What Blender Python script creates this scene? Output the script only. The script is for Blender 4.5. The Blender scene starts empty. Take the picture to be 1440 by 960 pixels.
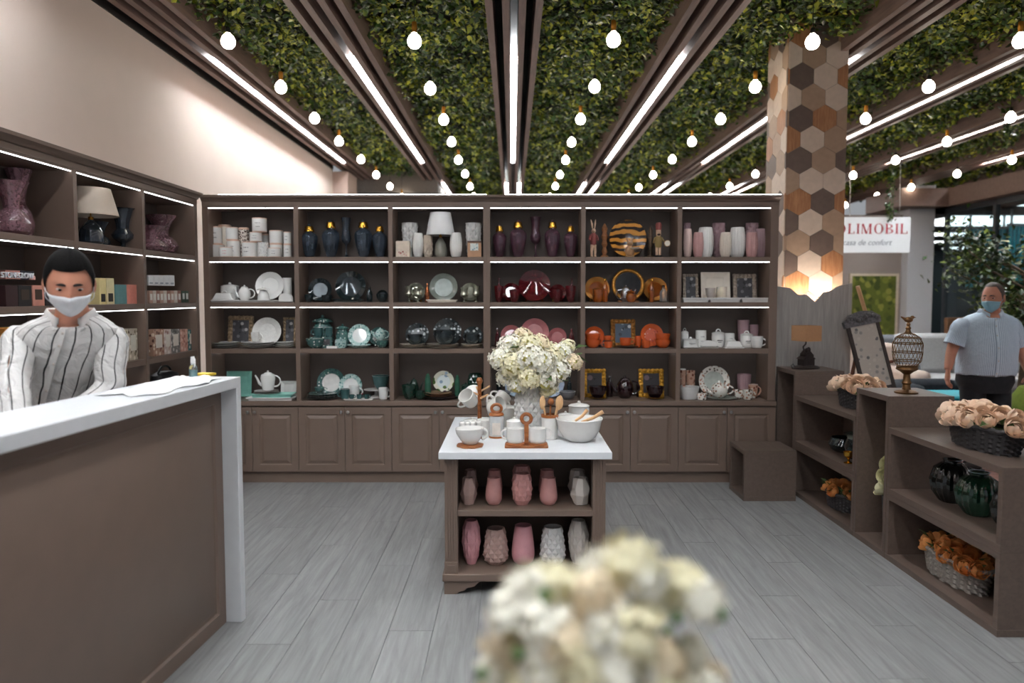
import bpy, bmesh, math, random
import numpy as np
from mathutils import Vector, Matrix, Euler
R = random.Random(11)
PI = math.pi
sc = bpy.context.scene
COL = sc.collection

# ------------------------------------------------------------------ camera
FPX, CAMH = 1050.0, 1.5
PITCH = math.atan(65 / FPX)
cam_d = bpy.data.cameras.new('camera'); cam = bpy.data.objects.new('camera', cam_d); COL.objects.link(cam)
cam.location = (0, 0, CAMH); cam.rotation_euler = (PI/2 - PITCH, 0, 0)
cam_d.sensor_width = 36; cam_d.lens = 36 * FPX / 1440
cam_d.clip_start = 0.05; cam_d.clip_end = 200
cam_d.dof.use_dof = True; cam_d.dof.focus_distance = 4.3; cam_d.dof.aperture_fstop = 1.4
sc.camera = cam
# ------------------------------------------------------------------ world, exposure
W = bpy.data.worlds.new('world'); sc.world = W; W.use_nodes = True
W.node_tree.nodes['Background'].inputs[0].default_value = (0.90, 0.94, 1.0, 1)
W.node_tree.nodes['Background'].inputs[1].default_value = 0.34
sc.view_settings.view_transform = 'Standard'; sc.view_settings.look = 'None'
sc.view_settings.exposure = 0.0; sc.view_settings.gamma = 1.0; sc.view_settings.use_curve_mapping = False
TUBE_L, BULB_L, SHELF_L = 98.0, 24.0, 8.5

def at(px, py, Y):
    """the point at depth Y (metres in front of the camera) that the photo shows at pixel px, py"""
    u = (px - 720) / FPX; v = (480 - py) / FPX; c, s = math.cos(PITCH), math.sin(PITCH)
    t = Y / (c + v * s)
    return Vector((u * t, Y, CAMH + (-s + v * c) * t))
def atz(px, py, z):
    u = (px - 720) / FPX; v = (480 - py) / FPX; c, s = math.cos(PITCH), math.sin(PITCH)
    t = (z - CAMH) / (-s + v * c)
    return Vector((u * t, (c + v * s) * t, z))

# ------------------------------------------------------------------ materials
def lin(c):
    out = []
    for x in c[:3]:
        x = x / 255.0
        out.append(x / 12.92 if x <= 0.04045 else ((x + 0.055) / 1.055) ** 2.4)
    return (*out, 1.0)
MATS = {}
def newmat(name):
    m = bpy.data.materials.new(name); m.use_nodes = True
    nt = m.node_tree; return m, nt, nt.nodes, nt.links, nt.nodes['Principled BSDF']
def mat(name, col, rough=0.5, metal=0.0, var=0.10, scale=25.0, bump=0.0, trans=0.0, coat=0.0, spec=0.5, stretch=(1, 1, 1), sub=0.0, ior=1.45):
    """plain surface with a faint procedural mottling"""
    if name in MATS: return MATS[name]
    m, nt, N, L, P = newmat(name)
    tc = N.new('ShaderNodeTexCoord'); mp = N.new('ShaderNodeMapping'); mp.inputs['Scale'].default_value = stretch
    nz = N.new('ShaderNodeTexNoise'); nz.inputs['Scale'].default_value = scale; nz.inputs['Detail'].default_value = 4
    cr = N.new('ShaderNodeValToRGB'); c = lin(col)
    a = tuple(max(0, x * (1 - var)) for x in c[:3]) + (1,); b = tuple(min(1, x * (1 + var)) for x in c[:3]) + (1,)
    cr.color_ramp.elements[0].position = 0.3; cr.color_ramp.elements[0].color = a
    cr.color_ramp.elements[1].position = 0.7; cr.color_ramp.elements[1].color = b
    L.new(tc.outputs['Object'], mp.inputs[0]); L.new(mp.outputs[0], nz.inputs['Vector'])
    L.new(nz.outputs['Fac'], cr.inputs[0]); L.new(cr.outputs[0], P.inputs['Base Color'])
    P.inputs['Roughness'].default_value = rough; P.inputs['Metallic'].default_value = metal
    P.inputs['Transmission Weight'].default_value = trans; P.inputs['Coat Weight'].default_value = coat
    P.inputs['Coat Roughness'].default_value = 0.08; P.inputs['Specular IOR Level'].default_value = spec; P.inputs['IOR'].default_value = ior
    if sub: P.inputs['Subsurface Weight'].default_value = sub; P.inputs['Subsurface Radius'].default_value = (0.02, 0.01, 0.006)
    if bump:
        bp = N.new('ShaderNodeBump'); bp.inputs['Strength'].default_value = bump; bp.inputs['Distance'].default_value = 0.004
        L.new(nz.outputs['Fac'], bp.inputs['Height']); L.new(bp.outputs[0], P.inputs['Normal'])
    MATS[name] = m; return m
def emit(name, col, strength):
    if name in MATS: return MATS[name]
    m, nt, N, L, P = newmat(name)
    P.inputs['Base Color'].default_value = (0.8, 0.8, 0.8, 1)
    P.inputs['Emission Color'].default_value = (*col, 1); P.inputs['Emission Strength'].default_value = strength
    MATS[name] = m; return m
def woodmat(name, c1, c2, rough=0.5, scale=3.0, stretch=(12, 1, 12), rnd=0.0, coat=0.0, bump=0.15):
    """streaky grain along the axis with the small stretch"""
    if name in MATS: return MATS[name]
    m, nt, N, L, P = newmat(name)
    tc = N.new('ShaderNodeTexCoord'); mp = N.new('ShaderNodeMapping'); mp.inputs['Scale'].default_value = stretch
    oi = N.new('ShaderNodeObjectInfo'); ad = N.new('ShaderNodeVectorMath'); ad.operation = 'ADD'
    ml = N.new('ShaderNodeMath'); ml.operation = 'MULTIPLY'; ml.inputs[1].default_value = 37.0
    L.new(oi.outputs['Random'], ml.inputs[0]); L.new(tc.outputs['Object'], mp.inputs[0])
    L.new(mp.outputs[0], ad.inputs[0]); L.new(ml.outputs[0], ad.inputs[1])
    nz = N.new('ShaderNodeTexNoise'); nz.inputs['Scale'].default_value = scale; nz.inputs['Detail'].default_value = 8; nz.inputs['Roughness'].default_value = 0.65; nz.inputs['Distortion'].default_value = 0.6
    L.new(ad.outputs[0], nz.inputs['Vector'])
    cr = N.new('ShaderNodeValToRGB'); cr.color_ramp.elements[0].position = 0.32; cr.color_ramp.elements[0].color = lin(c1)
    cr.color_ramp.elements[1].position = 0.68; cr.color_ramp.elements[1].color = lin(c2)
    L.new(nz.outputs['Fac'], cr.inputs[0])
    hs = N.new('ShaderNodeHueSaturation')
    mr = N.new('ShaderNodeMapRange'); mr.inputs[3].default_value = 1 - rnd; mr.inputs[4].default_value = 1 + rnd
    L.new(oi.outputs['Random'], mr.inputs[0]); L.new(mr.outputs[0], hs.inputs['Value']); L.new(cr.outputs[0], hs.inputs['Color'])
    L.new(hs.outputs[0], P.inputs['Base Color']); P.inputs['Roughness'].default_value = rough; P.inputs['Coat Weight'].default_value = coat
    bp = N.new('ShaderNodeBump'); bp.inputs['Strength'].default_value = bump; bp.inputs['Distance'].default_value = 0.002
    L.new(nz.outputs['Fac'], bp.inputs['Height']); L.new(bp.outputs[0], P.inputs['Normal'])
    MATS[name] = m; return m
def printmat(name, base, cols, scale=30.0, thr=0.45, rough=0.25, coat=0.3):
    """glazed ground with scattered coloured motifs (flat print)"""
    if name in MATS: return MATS[name]
    m, nt, N, L, P = newmat(name)
    tc = N.new('ShaderNodeTexCoord'); vo = N.new('ShaderNodeTexVoronoi'); vo.inputs['Scale'].default_value = scale
    L.new(tc.outputs['Object'], vo.inputs['Vector'])
    cr = N.new('ShaderNodeValToRGB'); cr.color_ramp.interpolation = 'CONSTANT'
    sx = N.new('ShaderNodeSeparateColor'); L.new(vo.outputs['Color'], sx.inputs[0]); L.new(sx.outputs[0], cr.inputs[0])
    e = cr.color_ramp.elements; e[0].color = lin(cols[0]); e[0].position = 0
    e[1].position = 1 / len(cols); e[1].color = lin(cols[1 % len(cols)])
    for i in range(2, len(cols)):
        q = e.new(i / len(cols)); q.color = lin(cols[i])
    lt = N.new('ShaderNodeMath'); lt.operation = 'LESS_THAN'; lt.inputs[1].default_value = thr
    L.new(vo.outputs['Distance'], lt.inputs[0])
    mx = N.new('ShaderNodeMix'); mx.data_type = 'RGBA'; mx.inputs[6].default_value = lin(base)
    L.new(lt.outputs[0], mx.inputs[0]); L.new(cr.outputs[0], mx.inputs[7]); L.new(mx.outputs[2], P.inputs['Base Color'])
    P.inputs['Roughness'].default_value = rough; P.inputs['Coat Weight'].default_value = coat
    MATS[name] = m; return m
def stripemat(name, base, line, n, wdt, warp=0.0, rough=0.75, soft=0.02, bump=0.3):
    """cloth with stripes along the second UV axis, n of them round the garment"""
    m, nt, N, L, P = newmat(name)
    uv = N.new('ShaderNodeUVMap'); sp = N.new('ShaderNodeSeparateXYZ'); L.new(uv.outputs[0], sp.inputs[0])
    tc = N.new('ShaderNodeTexCoord'); nz = N.new('ShaderNodeTexNoise'); nz.inputs['Scale'].default_value = 6; nz.inputs['Detail'].default_value = 2
    L.new(tc.outputs['Object'], nz.inputs['Vector'])
    w = N.new('ShaderNodeMath'); w.operation = 'MULTIPLY_ADD'; w.inputs[1].default_value = warp
    L.new(nz.outputs['Fac'], w.inputs[0]); L.new(sp.outputs[0], w.inputs[2])
    k = N.new('ShaderNodeMath'); k.operation = 'MULTIPLY'; k.inputs[1].default_value = n; L.new(w.outputs[0], k.inputs[0])
    fr = N.new('ShaderNodeMath'); fr.operation = 'FRACT'; L.new(k.outputs[0], fr.inputs[0])
    lt = N.new('ShaderNodeMapRange'); lt.inputs[1].default_value = wdt; lt.inputs[2].default_value = wdt + soft; lt.inputs[3].default_value = 1; lt.inputs[4].default_value = 0
    L.new(fr.outputs[0], lt.inputs[0])
    mx = N.new('ShaderNodeMix'); mx.data_type = 'RGBA'; mx.inputs[6].default_value = lin(base); mx.inputs[7].default_value = lin(line)
    L.new(lt.outputs[0], mx.inputs[0]); L.new(mx.outputs[2], P.inputs['Base Color'])
    P.inputs['Roughness'].default_value = rough
    n2 = N.new('ShaderNodeTexNoise'); n2.inputs['Scale'].default_value = 14; n2.inputs['Detail'].default_value = 3; n2.inputs['Distortion'].default_value = 1.2
    L.new(tc.outputs['Object'], n2.inputs['Vector'])
    bp = N.new('ShaderNodeBump'); bp.inputs['Strength'].default_value = bump; bp.inputs['Distance'].default_value = 0.03
    L.new(n2.outputs['Fac'], bp.inputs['Height']); L.new(bp.outputs[0], P.inputs['Normal'])
    return m
def leafmat(name, dark, mid, light):
    if name in MATS: return MATS[name]
    m, nt, N, L, P = newmat(name)
    g = N.new('ShaderNodeNewGeometry'); wn = N.new('ShaderNodeTexWhiteNoise')
    tc = N.new('ShaderNodeTexCoord'); nz = N.new('ShaderNodeTexNoise'); nz.inputs['Scale'].default_value = 4.5; nz.inputs['Detail'].default_value = 3
    L.new(tc.outputs['Object'], nz.inputs['Vector'])
    ad = N.new('ShaderNodeMath'); ad.operation = 'MULTIPLY_ADD'; ad.inputs[1].default_value = 0.55
    sb = N.new('ShaderNodeMath'); sb.operation = 'MULTIPLY_ADD'; sb.inputs[1].default_value = 0.9; sb.inputs[2].default_value = -0.22
    L.new(nz.outputs['Fac'], sb.inputs[0]); L.new(g.outputs['Random Per Island'], ad.inputs[0]); L.new(sb.outputs[0], ad.inputs[2])
    cr = N.new('ShaderNodeValToRGB'); e = cr.color_ramp.elements
    e[0].position = 0.12; e[0].color = lin(dark); e[1].position = 0.55; e[1].color = lin(mid); q = e.new(0.82); q.color = lin(light)
    L.new(ad.outputs[0], cr.inputs[0]); L.new(cr.outputs[0], P.inputs['Base Color'])
    P.inputs['Roughness'].default_value = 0.32
    MATS[name] = m; return m

# ------------------------------------------------------------------ mesh building
class MB:
    def __init__(s): s.v = []; s.f = []; s.uv = {}
    def q(s, pts, faces, uvs=None):
        b = len(s.v); s.v += [tuple(p) for p in pts]; s.f += [tuple(b + i for i in f) for f in faces]
        if uvs:
            for i, t in enumerate(uvs): s.uv[b + i] = t
        return s
    def box(s, x0, x1, y0, y1, z0, z1, M=None):
        p = [Vector((x, y, z)) for x in (x0, x1) for y in (y0, y1) for z in (z0, z1)]
        if M is not None: p = [M @ a for a in p]
        return s.q(p, [(0, 1, 3, 2), (4, 6, 7, 5), (0, 4, 5, 1), (2, 3, 7, 6), (0, 2, 6, 4), (1, 5, 7, 3)])
    def lathe(s, prof, n=24, c=(0, 0, 0), disp=None, sx=1, sy=1, M=None, cap=True, a0=0.0):
        pts = []; k = len(prof); b = []
        for j, (r, z) in enumerate(prof):
            for i in range(n):
                a = a0 + 2 * PI * i / n; rr = r * (1 + (disp(a, j / (k - 1), i, j) if disp else 0))
                p = Vector((c[0] + rr * math.cos(a) * sx, c[1] + rr * math.sin(a) * sy, c[2] + z)); pts.append(M @ p if M is not None else p)
        fc = [(j*n + i, j*n + (i+1) % n, (j+1)*n + (i+1) % n, (j+1)*n + i) for j in range(k-1) for i in range(n)]
        if cap:
            fc.append(tuple(reversed(range(n)))); fc.append(tuple((k-1)*n + i for i in range(n)))
        return s.q(pts, fc)
    def tube(s, pts, r, n=8, closed=False, cap=True, M=None, flat=1.0, uvn=False, up=None):
        P = [Vector(p) for p in pts]; k = len(P); rs = r if isinstance(r, (list, tuple)) else [r] * k
        out = []; uvs = []; nrm = None; m = n + 1 if uvn else n; ln = 0
        for j in range(k):
            a = P[(j-1) % k] if (closed or j > 0) else P[j]; b = P[(j+1) % k] if (closed or j < k-1) else P[j]
            t = (b - a).normalized() if (b - a).length > 1e-9 else Vector((0, 0, 1))
            if nrm is None:
                h = Vector(up) if up else (Vector((0, 0, 1)) if abs(t.z) < 0.9 else Vector((0, 1, 0)))
                nrm = (h - t * h.dot(t)).normalized()
            else:
                nn = nrm - t * nrm.dot(t); nrm = nn.normalized() if nn.length > 1e-6 else nrm
            bn = t.cross(nrm); ln += (P[j] - P[j-1]).length if j else 0
            for i in range(m):
                an = 2 * PI * i / n; p = P[j] + (nrm * math.cos(an) * flat + bn * math.sin(an)) * rs[j]
                out.append(M @ p if M is not None else p); uvs.append((i / n, ln))
        fc = []
        for j in range(k if closed else k-1):
            j2 = (j+1) % k
            for i in range(n):
                i2 = i + 1 if uvn else (i+1) % n
                fc.append((j*m + i, j*m + i2, j2*m + i2, j2*m + i))
        if cap and not closed:
            fc.append(tuple(reversed(range(n)))); fc.append(tuple((k-1)*m + i for i in range(n)))
        return s.q(out, fc, uvs if uvn else None)
    def prism(s, outl, d0, d1, axes='xz', M=None):
        """closed 2-D outline (counter-clockwise) given depth d0..d1 along the third axis"""
        def mk(a, b, d):
            p = {'xz': (a, d, b), 'xy': (a, b, d), 'yz': (d, a, b)}[axes]; p = Vector(p)
            return M @ p if M is not None else p
        n = len(outl); pts = [mk(a, b, d0) for a, b in outl] + [mk(a, b, d1) for a, b in outl]
        fc = [tuple(range(n)), tuple(reversed(range(n, 2*n)))] + [(i, i + n, (i+1) % n + n, (i+1) % n) for i in range(n)]
        return s.q(pts, fc)
    def ball(s, c, r, n=14, k=9, M=None):
        r = (r, r, r) if not isinstance(r, (tuple, list)) else r
        pr = [(max(1e-4, math.sin(PI * j / k)), -math.cos(PI * j / k)) for j in range(k + 1)]
        m = Matrix.Translation(c) @ (M if M is not None else Matrix()) @ Matrix.Diagonal((*r, 1))
        return s.lathe(pr, n, M=m, cap=False)
    def rings(s, x0, x1, z0, z1, steps, y=0.0):
        """a moulded rectangular panel facing -y: steps = (inset, y offset) from the rim inwards"""
        pts = []; fc = []
        for ins, d in steps:
            pts += [(x0+ins, y+d, z0+ins), (x1-ins, y+d, z0+ins), (x1-ins, y+d, z1-ins), (x0+ins, y+d, z1-ins)]
        for j in range(len(steps)-1):
            for i in range(4): fc.append((j*4 + i, j*4 + (i+1) % 4, j*4 + 4 + (i+1) % 4, j*4 + 4 + i))
        b = (len(steps)-1)*4; fc.append((b, b+1, b+2, b+3))
        return s.q(pts, fc)
    def mesh(s, name, m=None, smooth=True, ang=0.7):
        me = bpy.data.meshes.new(name); me.from_pydata(s.v, [], s.f); me.validate(clean_customdata=False)
        bm = bmesh.new(); bm.from_mesh(me); bmesh.ops.recalc_face_normals(bm, faces=bm.faces); bm.to_mesh(me); bm.free()
        if s.uv:
            ul = me.uv_layers.new(name='UVMap')
            for lp in me.loops:
                ul.data[lp.index].uv = s.uv.get(lp.vertex_index, (0, 0))
        if smooth:
            me.shade_smooth(); me.set_sharp_from_angle(angle=ang)
        if m: me.materials.append(m)
        me.update(); return me

LABELS = {}
def tag(o, label=None, cat=None, group=None, kind=None):
    if label:
        o['label'] = label
        if group is None and kind is None:
            if label in LABELS: print('DUPLICATE LABEL', label)
            LABELS[label] = 1
        if len(label.split()) > 16 or len(label.split()) < 4: print('LABEL LENGTH', label)
    if cat: o['category'] = cat
    if group: o['group'] = group
    if kind: o['kind'] = kind
    return o
def thing(name, label, cat, loc=(0, 0, 0), rz=0.0, group=None, kind=None):
    o = bpy.data.objects.new(name, None); COL.objects.link(o); o.empty_display_size = 0.05
    o.location = loc; o.rotation_euler = (0, 0, rz); return tag(o, label, cat, group, kind)
def part(p, name, mb, m=None, loc=(0, 0, 0), rot=(0, 0, 0), smooth=True, label=None, bevel=0.0, ang=0.7):
    me = mb.mesh(name, m, smooth, ang) if isinstance(mb, MB) else mb
    o = bpy.data.objects.new(name, me); COL.objects.link(o); o.parent = p; o.location = loc; o.rotation_euler = rot
    if bevel:
        b = o.modifiers.new('bevel', 'BEVEL'); b.width = bevel; b.segments = 2; b.limit_method = 'ANGLE'
    if label: o['label'] = label
    return o
def solo(name, mb, m, label, cat, loc=(0, 0, 0), rot=(0, 0, 0), group=None, kind=None, smooth=True, bevel=0.0):
    o = part(None, name, mb, m, loc, rot, smooth, None, bevel); return tag(o, label, cat, group, kind)
def struct(name, mb, m, smooth=False, bevel=0.0, label=None, parent=None):
    o = part(parent, name, mb, m, smooth=smooth, bevel=bevel)
    if parent is None: o['kind'] = 'structure'
    if label: o['label'] = label
    return o
def copy_tree(o, parent=None):
    c = o.copy(); COL.objects.link(c); c.parent = parent
    for ch in o.children: copy_tree(ch, c)
    return c
def text_mesh(body, size, depth=0.001, shear=0.0, align='LEFT', space=1.0):
    cu = bpy.data.curves.new('lettering', 'FONT'); cu.body = body; cu.size = size; cu.extrude = depth; cu.shear = shear; cu.align_x = align
    cu.space_character = space; cu.resolution_u = 3
    t = bpy.data.objects.new('lettering', cu); COL.objects.link(t); dg = bpy.context.evaluated_depsgraph_get(); dg.update()
    me = bpy.data.meshes.new_from_object(t.evaluated_get(dg)); bpy.data.objects.remove(t); bpy.data.curves.remove(cu)
    return me

# ------------------------------------------------------------------ palette
TAUPE = mat('taupe_lacquer', (118, 100, 89), 0.42, var=0.04, scale=8, bump=0.03)
TAUPE_W = woodmat('taupe_laminate', (92, 78, 70), (106, 90, 81), 0.45, 3.0, (14, 1.2, 14), bump=0.06)
WHITE = mat('white_stone', (218, 220, 223), 0.3, var=0.025, scale=18)
CERAM = mat('white_ceramic', (236, 235, 232), 0.22, var=0.02, coat=0.5)
CREAM = mat('cream_ceramic', (226, 216, 202), 0.3, var=0.04, coat=0.3)
BROWNWOOD = woodmat('acacia_wood', (124, 66, 30), (176, 108, 58), 0.4, 5, (2, 14, 14))
PALEWOOD = woodmat('beech_wood', (206, 160, 112), (226, 186, 142), 0.5, 5, (10, 10, 2))
GOLD = mat('gold_metal', (212, 160, 66), 0.25, 1.0, var=0.1)
BRASS = mat('brass', (186, 130, 52), 0.3, 1.0, var=0.1)
BRONZE = mat('bronze', (122, 92, 62), 0.4, 0.9, var=0.25, scale=40, bump=0.3)
STEEL = mat('brushed_steel', (205, 203, 200), 0.28, 1.0, var=0.06)
SILVER = mat('silver_lustre', (188, 190, 194), 0.14, 1.0, var=0.3, scale=30)
BLACK = mat('black_plastic', (22, 22, 24), 0.4, var=0.15)
LED = emit('led_strip', (0.93, 0.97, 1.0), SHELF_L)
# ------------------------------------------------------------------ the setting
D = 5.92                                  # front plane of the back shelves
ZC = 3.79                                 # ceiling board
WALLX = -2.86
FLOORM = woodmat('grey_oak_plank', (122, 122, 122), (152, 152, 152), 0.42, 2.2, (16, 1.0, 16), rnd=0.05, bump=0.2)
fl = struct('floor', MB().box(-3.2, 3.05, -1.5, 6.9, -0.06, -0.008), mat('grey_underlay', (96, 97, 98), 0.7))
pm = {}
for wname, ln in (('a', 1.28),):
    pm[wname] = MB().box(-0.0985, 0.0985, -ln/2 + 0.0012, ln/2 - 0.0012, -0.010, 0.0).mesh('plank', FLOORM, False)
for i in range(32):
    x = -3.14 + i * 0.199 + 0.0995
    if x > 3.05: break
    off = (i * 0.47) % 1.28
    y = 0.35 + off - 1.28
    while y < 6.9:
        if y + 0.64 > 0.4:
            o = part(fl, 'plank', pm['a'], loc=(x, y, 0))
        y += 1.28
fl2 = struct('floor_hall', MB().box(3.05, 26, -1.5, 32, -0.06, -0.008), mat('hall_underlay', (90, 70, 64), 0.7))
HALLM = woodmat('rosy_plank', (132, 96, 88), (168, 128, 118), 0.45, 2.5, (1, 14, 14), rnd=0.08, bump=0.15)
hp = {ln: MB().box(0.0, ln - 0.003, -0.0985, 0.0985, -0.010, 0.0).mesh('plank', HALLM, False) for ln in (0.7, 1.35, 2.0)}
for i in range(40):
    x = 3.052
    for ln in ((0.7, 1.35, 2.0)[i % 3], 2.0, 2.0):
        part(fl2, 'plank', hp[ln], loc=(x, 0.9 + i * 0.199, 0)); x += ln
struct('floor_rear', MB().box(-3.2, 3.05, 6.9, 32, -0.06, -0.002), FLOORM)
BOARD = mat('dark_ceiling_board', (20, 24, 16), 0.9, var=0.3)
struct('ceiling', MB().box(-3.1, 15, -2.5, 17.5, ZC, ZC + 0.08), BOARD)
WALLM = mat('blush_plaster', (230, 214, 204), 0.85, var=0.02, scale=3, bump=0.02)
struct('wall_left', MB().box(WALLX - 0.2, WALLX, -2.5, 12.05, 0, ZC), WALLM)
struct('wall_pier', MB().box(WALLX - 0.2, WALLX + 0.24, 12.05, 12.75, 0, 3.47), mat('grey_pink_plaster', (196, 172, 160), 0.8, var=0.03))
wb = struct('wall_back', MB().box(-8, 7.0, 16.8, 17.0, 0, ZC), mat('taupe_plaster', (120, 106, 100), 0.85, var=0.05, scale=4))
struct('trim_1', MB().box(-2.86, -1.3, 13.2, 16.7, 3.30, 3.78), mat('grey_bulkhead', (120, 112, 106), 0.8))
struct('trim_2', MB().box(WALLX - 0.001, WALLX + 0.012, -2.5, 12.05, 3.5, 3.78), mat('dark_edge', (40, 34, 32), 0.6))

# ------------------------------------------------------------------ shelving units
ROWZ = [1.802, 1.444, 1.077, 0.662]       # tops of the shelves, from the top row down
def knob_mesh():
    M = Matrix.Rotation(PI/2, 4, 'X')
    return MB().lathe([(0.004, 0), (0.004, 0.008), (0.012, 0.012), (0.014, 0.018), (0.011, 0.024), (0.001, 0.026)], 14, M=M).mesh('knob', STEEL)
KNOB = knob_mesh()
def door_mesh(w, z0, z1):
    st = [(0, 0.02), (0, 0.0), (0.055, 0.0), (0.062, 0.008), (0.068, 0.008), (0.088, 0.001), (0.09, 0.0)]
    return MB().rings(-w/2, w/2, z0, z1, st).mesh('door', TAUPE, True, 0.3)
def shelf_unit(name, label, loc, rz, xs, doors=True, ends=(0.045, 0.045), crown_ret=(True, True), top_led=True):
    """xs: the divider centre lines; front plane at local y = 0, facing -y"""
    t = thing(name, label, 'shelf unit', loc, rz)
    xa, xb = xs[0], xs[-1]; DP = 0.295
    part(t, 'plinth', MB().box(xa, xb, 0.0, DP, 0, 0.088), TAUPE, bevel=0.002)
    part(t, 'base_carcass', MB().box(xa, xb, -0.012, DP, 0.088, 0.622), TAUPE)
    part(t, 'base_top', MB().box(xa - 0.0, xb + 0.0, -0.04, DP, 0.624, 0.662), TAUPE, bevel=0.003)
    part(t, 'back_panel', MB().box(xa, xb, DP - 0.015, DP, 0.662, 2.20), mat('shade_toned_back_board', (84, 73, 67), 0.6, var=0.04, scale=8))  # back taupe darkened: shade of the deep bays put into the colour
    for i, x in enumerate(xs):
        w = ends[0] if i == 0 else ends[1] if i == len(xs)-1 else 0.036
        a, b = (x, x + w) if i == 0 else (x - w, x) if i == len(xs)-1 else (x - w/2, x + w/2)
        part(t, 'side_panel' if i in (0, len(xs)-1) else 'divider', MB().box(a, b, -0.004, DP, 0.662, 2.20), TAUPE, bevel=0.0015)
    for i in range(len(xs)-1):
        a = xs[i] + (ends[0] if i == 0 else 0.018); b = xs[i+1] - (ends[1] if i == len(xs)-2 else 0.018)
        for z in ROWZ[:3]:
            part(t, 'shelf', MB().box(a, b, 0.0, DP - 0.015, z - 0.038, z), TAUPE, bevel=0.0015)
        part(t, 'top_panel', MB().box(a, b, 0.0, DP - 0.015, 2.186, 2.20), TAUPE)
        for r, z in enumerate([2.186] + [q - 0.038 for q in ROWZ[:3]]):
            yy = 0.004 if r < 3 else 0.16
            part(t, 'led_strip', MB().box(a + 0.002, b - 0.002, yy, yy + 0.006, z - 0.0040, z - 0.0005), LED)
        if doors:
            w = (xs[i+1] - xs[i]) / 2
            for k in (0, 1):
                dm = part(t, 'door', door_mesh(w - 0.004, 0.095, 0.612), loc=(xs[i] + w * (k + 0.5), -0.034, 0))
                part(dm, 'knob', KNOB, loc=((w/2 - 0.028) * (1 if k == 0 else -1), 0.0, 0.575))
    prof = [(0.0, 2.20), (-0.006, 2.20), (-0.006, 2.232), (-0.018, 2.236), (-0.022, 2.244), (-0.040, 2.258), (-0.052, 2.262), (-0.056, 2.280), (0.12, 2.280), (0.12, 2.20)]
    part(t, 'cornice', MB().prism([(y, z) for y, z in prof], xa - 0.0, xb + 0.0, 'yz'), TAUPE)
    if top_led:
        part(t, 'cornice_led', MB().box(xa + 0.15, xb, -0.050, -0.044, 2.2803, 2.2838), LED)
    return t
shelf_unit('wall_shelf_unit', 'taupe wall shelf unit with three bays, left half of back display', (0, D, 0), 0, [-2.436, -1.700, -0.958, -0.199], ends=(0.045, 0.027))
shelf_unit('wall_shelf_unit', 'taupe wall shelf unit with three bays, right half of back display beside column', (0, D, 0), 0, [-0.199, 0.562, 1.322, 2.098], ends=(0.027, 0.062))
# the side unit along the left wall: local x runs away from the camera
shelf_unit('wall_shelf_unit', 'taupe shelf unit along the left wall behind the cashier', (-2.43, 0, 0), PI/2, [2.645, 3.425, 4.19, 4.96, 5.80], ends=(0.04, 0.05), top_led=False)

# ------------------------------------------------------------------ ceiling baffles, tube lights, bulbs
SLATM = woodmat('dark_stained_slat', (96, 76, 68), (128, 104, 94), 0.5, 2.5, (14, 1, 14), rnd=0.1)
TUBE = emit('tube_light', (0.92, 0.97, 1.0), TUBE_L)
ORD = ['first', 'second', 'third', 'fourth', 'fifth', 'sixth', 'seventh', 'eighth', 'ninth', 'tenth']
slat_me = MB().box(-0.026, 0.026, -2.4, 16.7, 3.50, ZC).mesh('slat', SLATM, False)
tube_me = {}
def tube_mesh(y0, y1):
    k = (y0, y1)
    if k not in tube_me: tube_me[k] = MB().box(-0.024, 0.024, y0, y1, 3.535, 3.56).mesh('tube_light', TUBE, False)
    return tube_me[k]
chan_me = MB().box(-0.028, 0.028, -2.4, 16.7, 3.62, ZC).mesh('channel', mat('channel_grey', (62, 58, 56), 0.5), False)
baffX = [-2.55, -1.36, 0.015, 1.43, 2.90, 4.28, 5.72, 7.2, 8.65, 10.1]
bname = ['along the left wall', 'left of centre', 'over the display table', 'right of centre', 'behind the hexagon column', 'first right of the column', 'second right of the column', 'third right of the column', 'fourth right of the column', 'farthest right']
for i, x in enumerate(baffX):
    t = thing('ceiling_baffle', 'dark wood slat ceiling baffle with light tube, ' + bname[i], 'ceiling baffle', (x, 0, 0))
    for dx in (-0.175, -0.058, 0.058, 0.175): part(t, 'slat', slat_me, loc=(dx, 0, 0))
    part(t, 'channel', chan_me)
    part(t, 'tube_light', tube_mesh(6.58, 11.62))
    if i < 4 or i > 5: part(t, 'tube_light', tube_mesh(-0.75, 4.3))  # unseen near tubes, added per row to brighten store, wall and hall
    if i < 7:
        for dx in (-0.117, 0.117): part(t, 'tube_light', tube_mesh(13.9, 16.4), loc=(dx, 0, 0))
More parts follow.
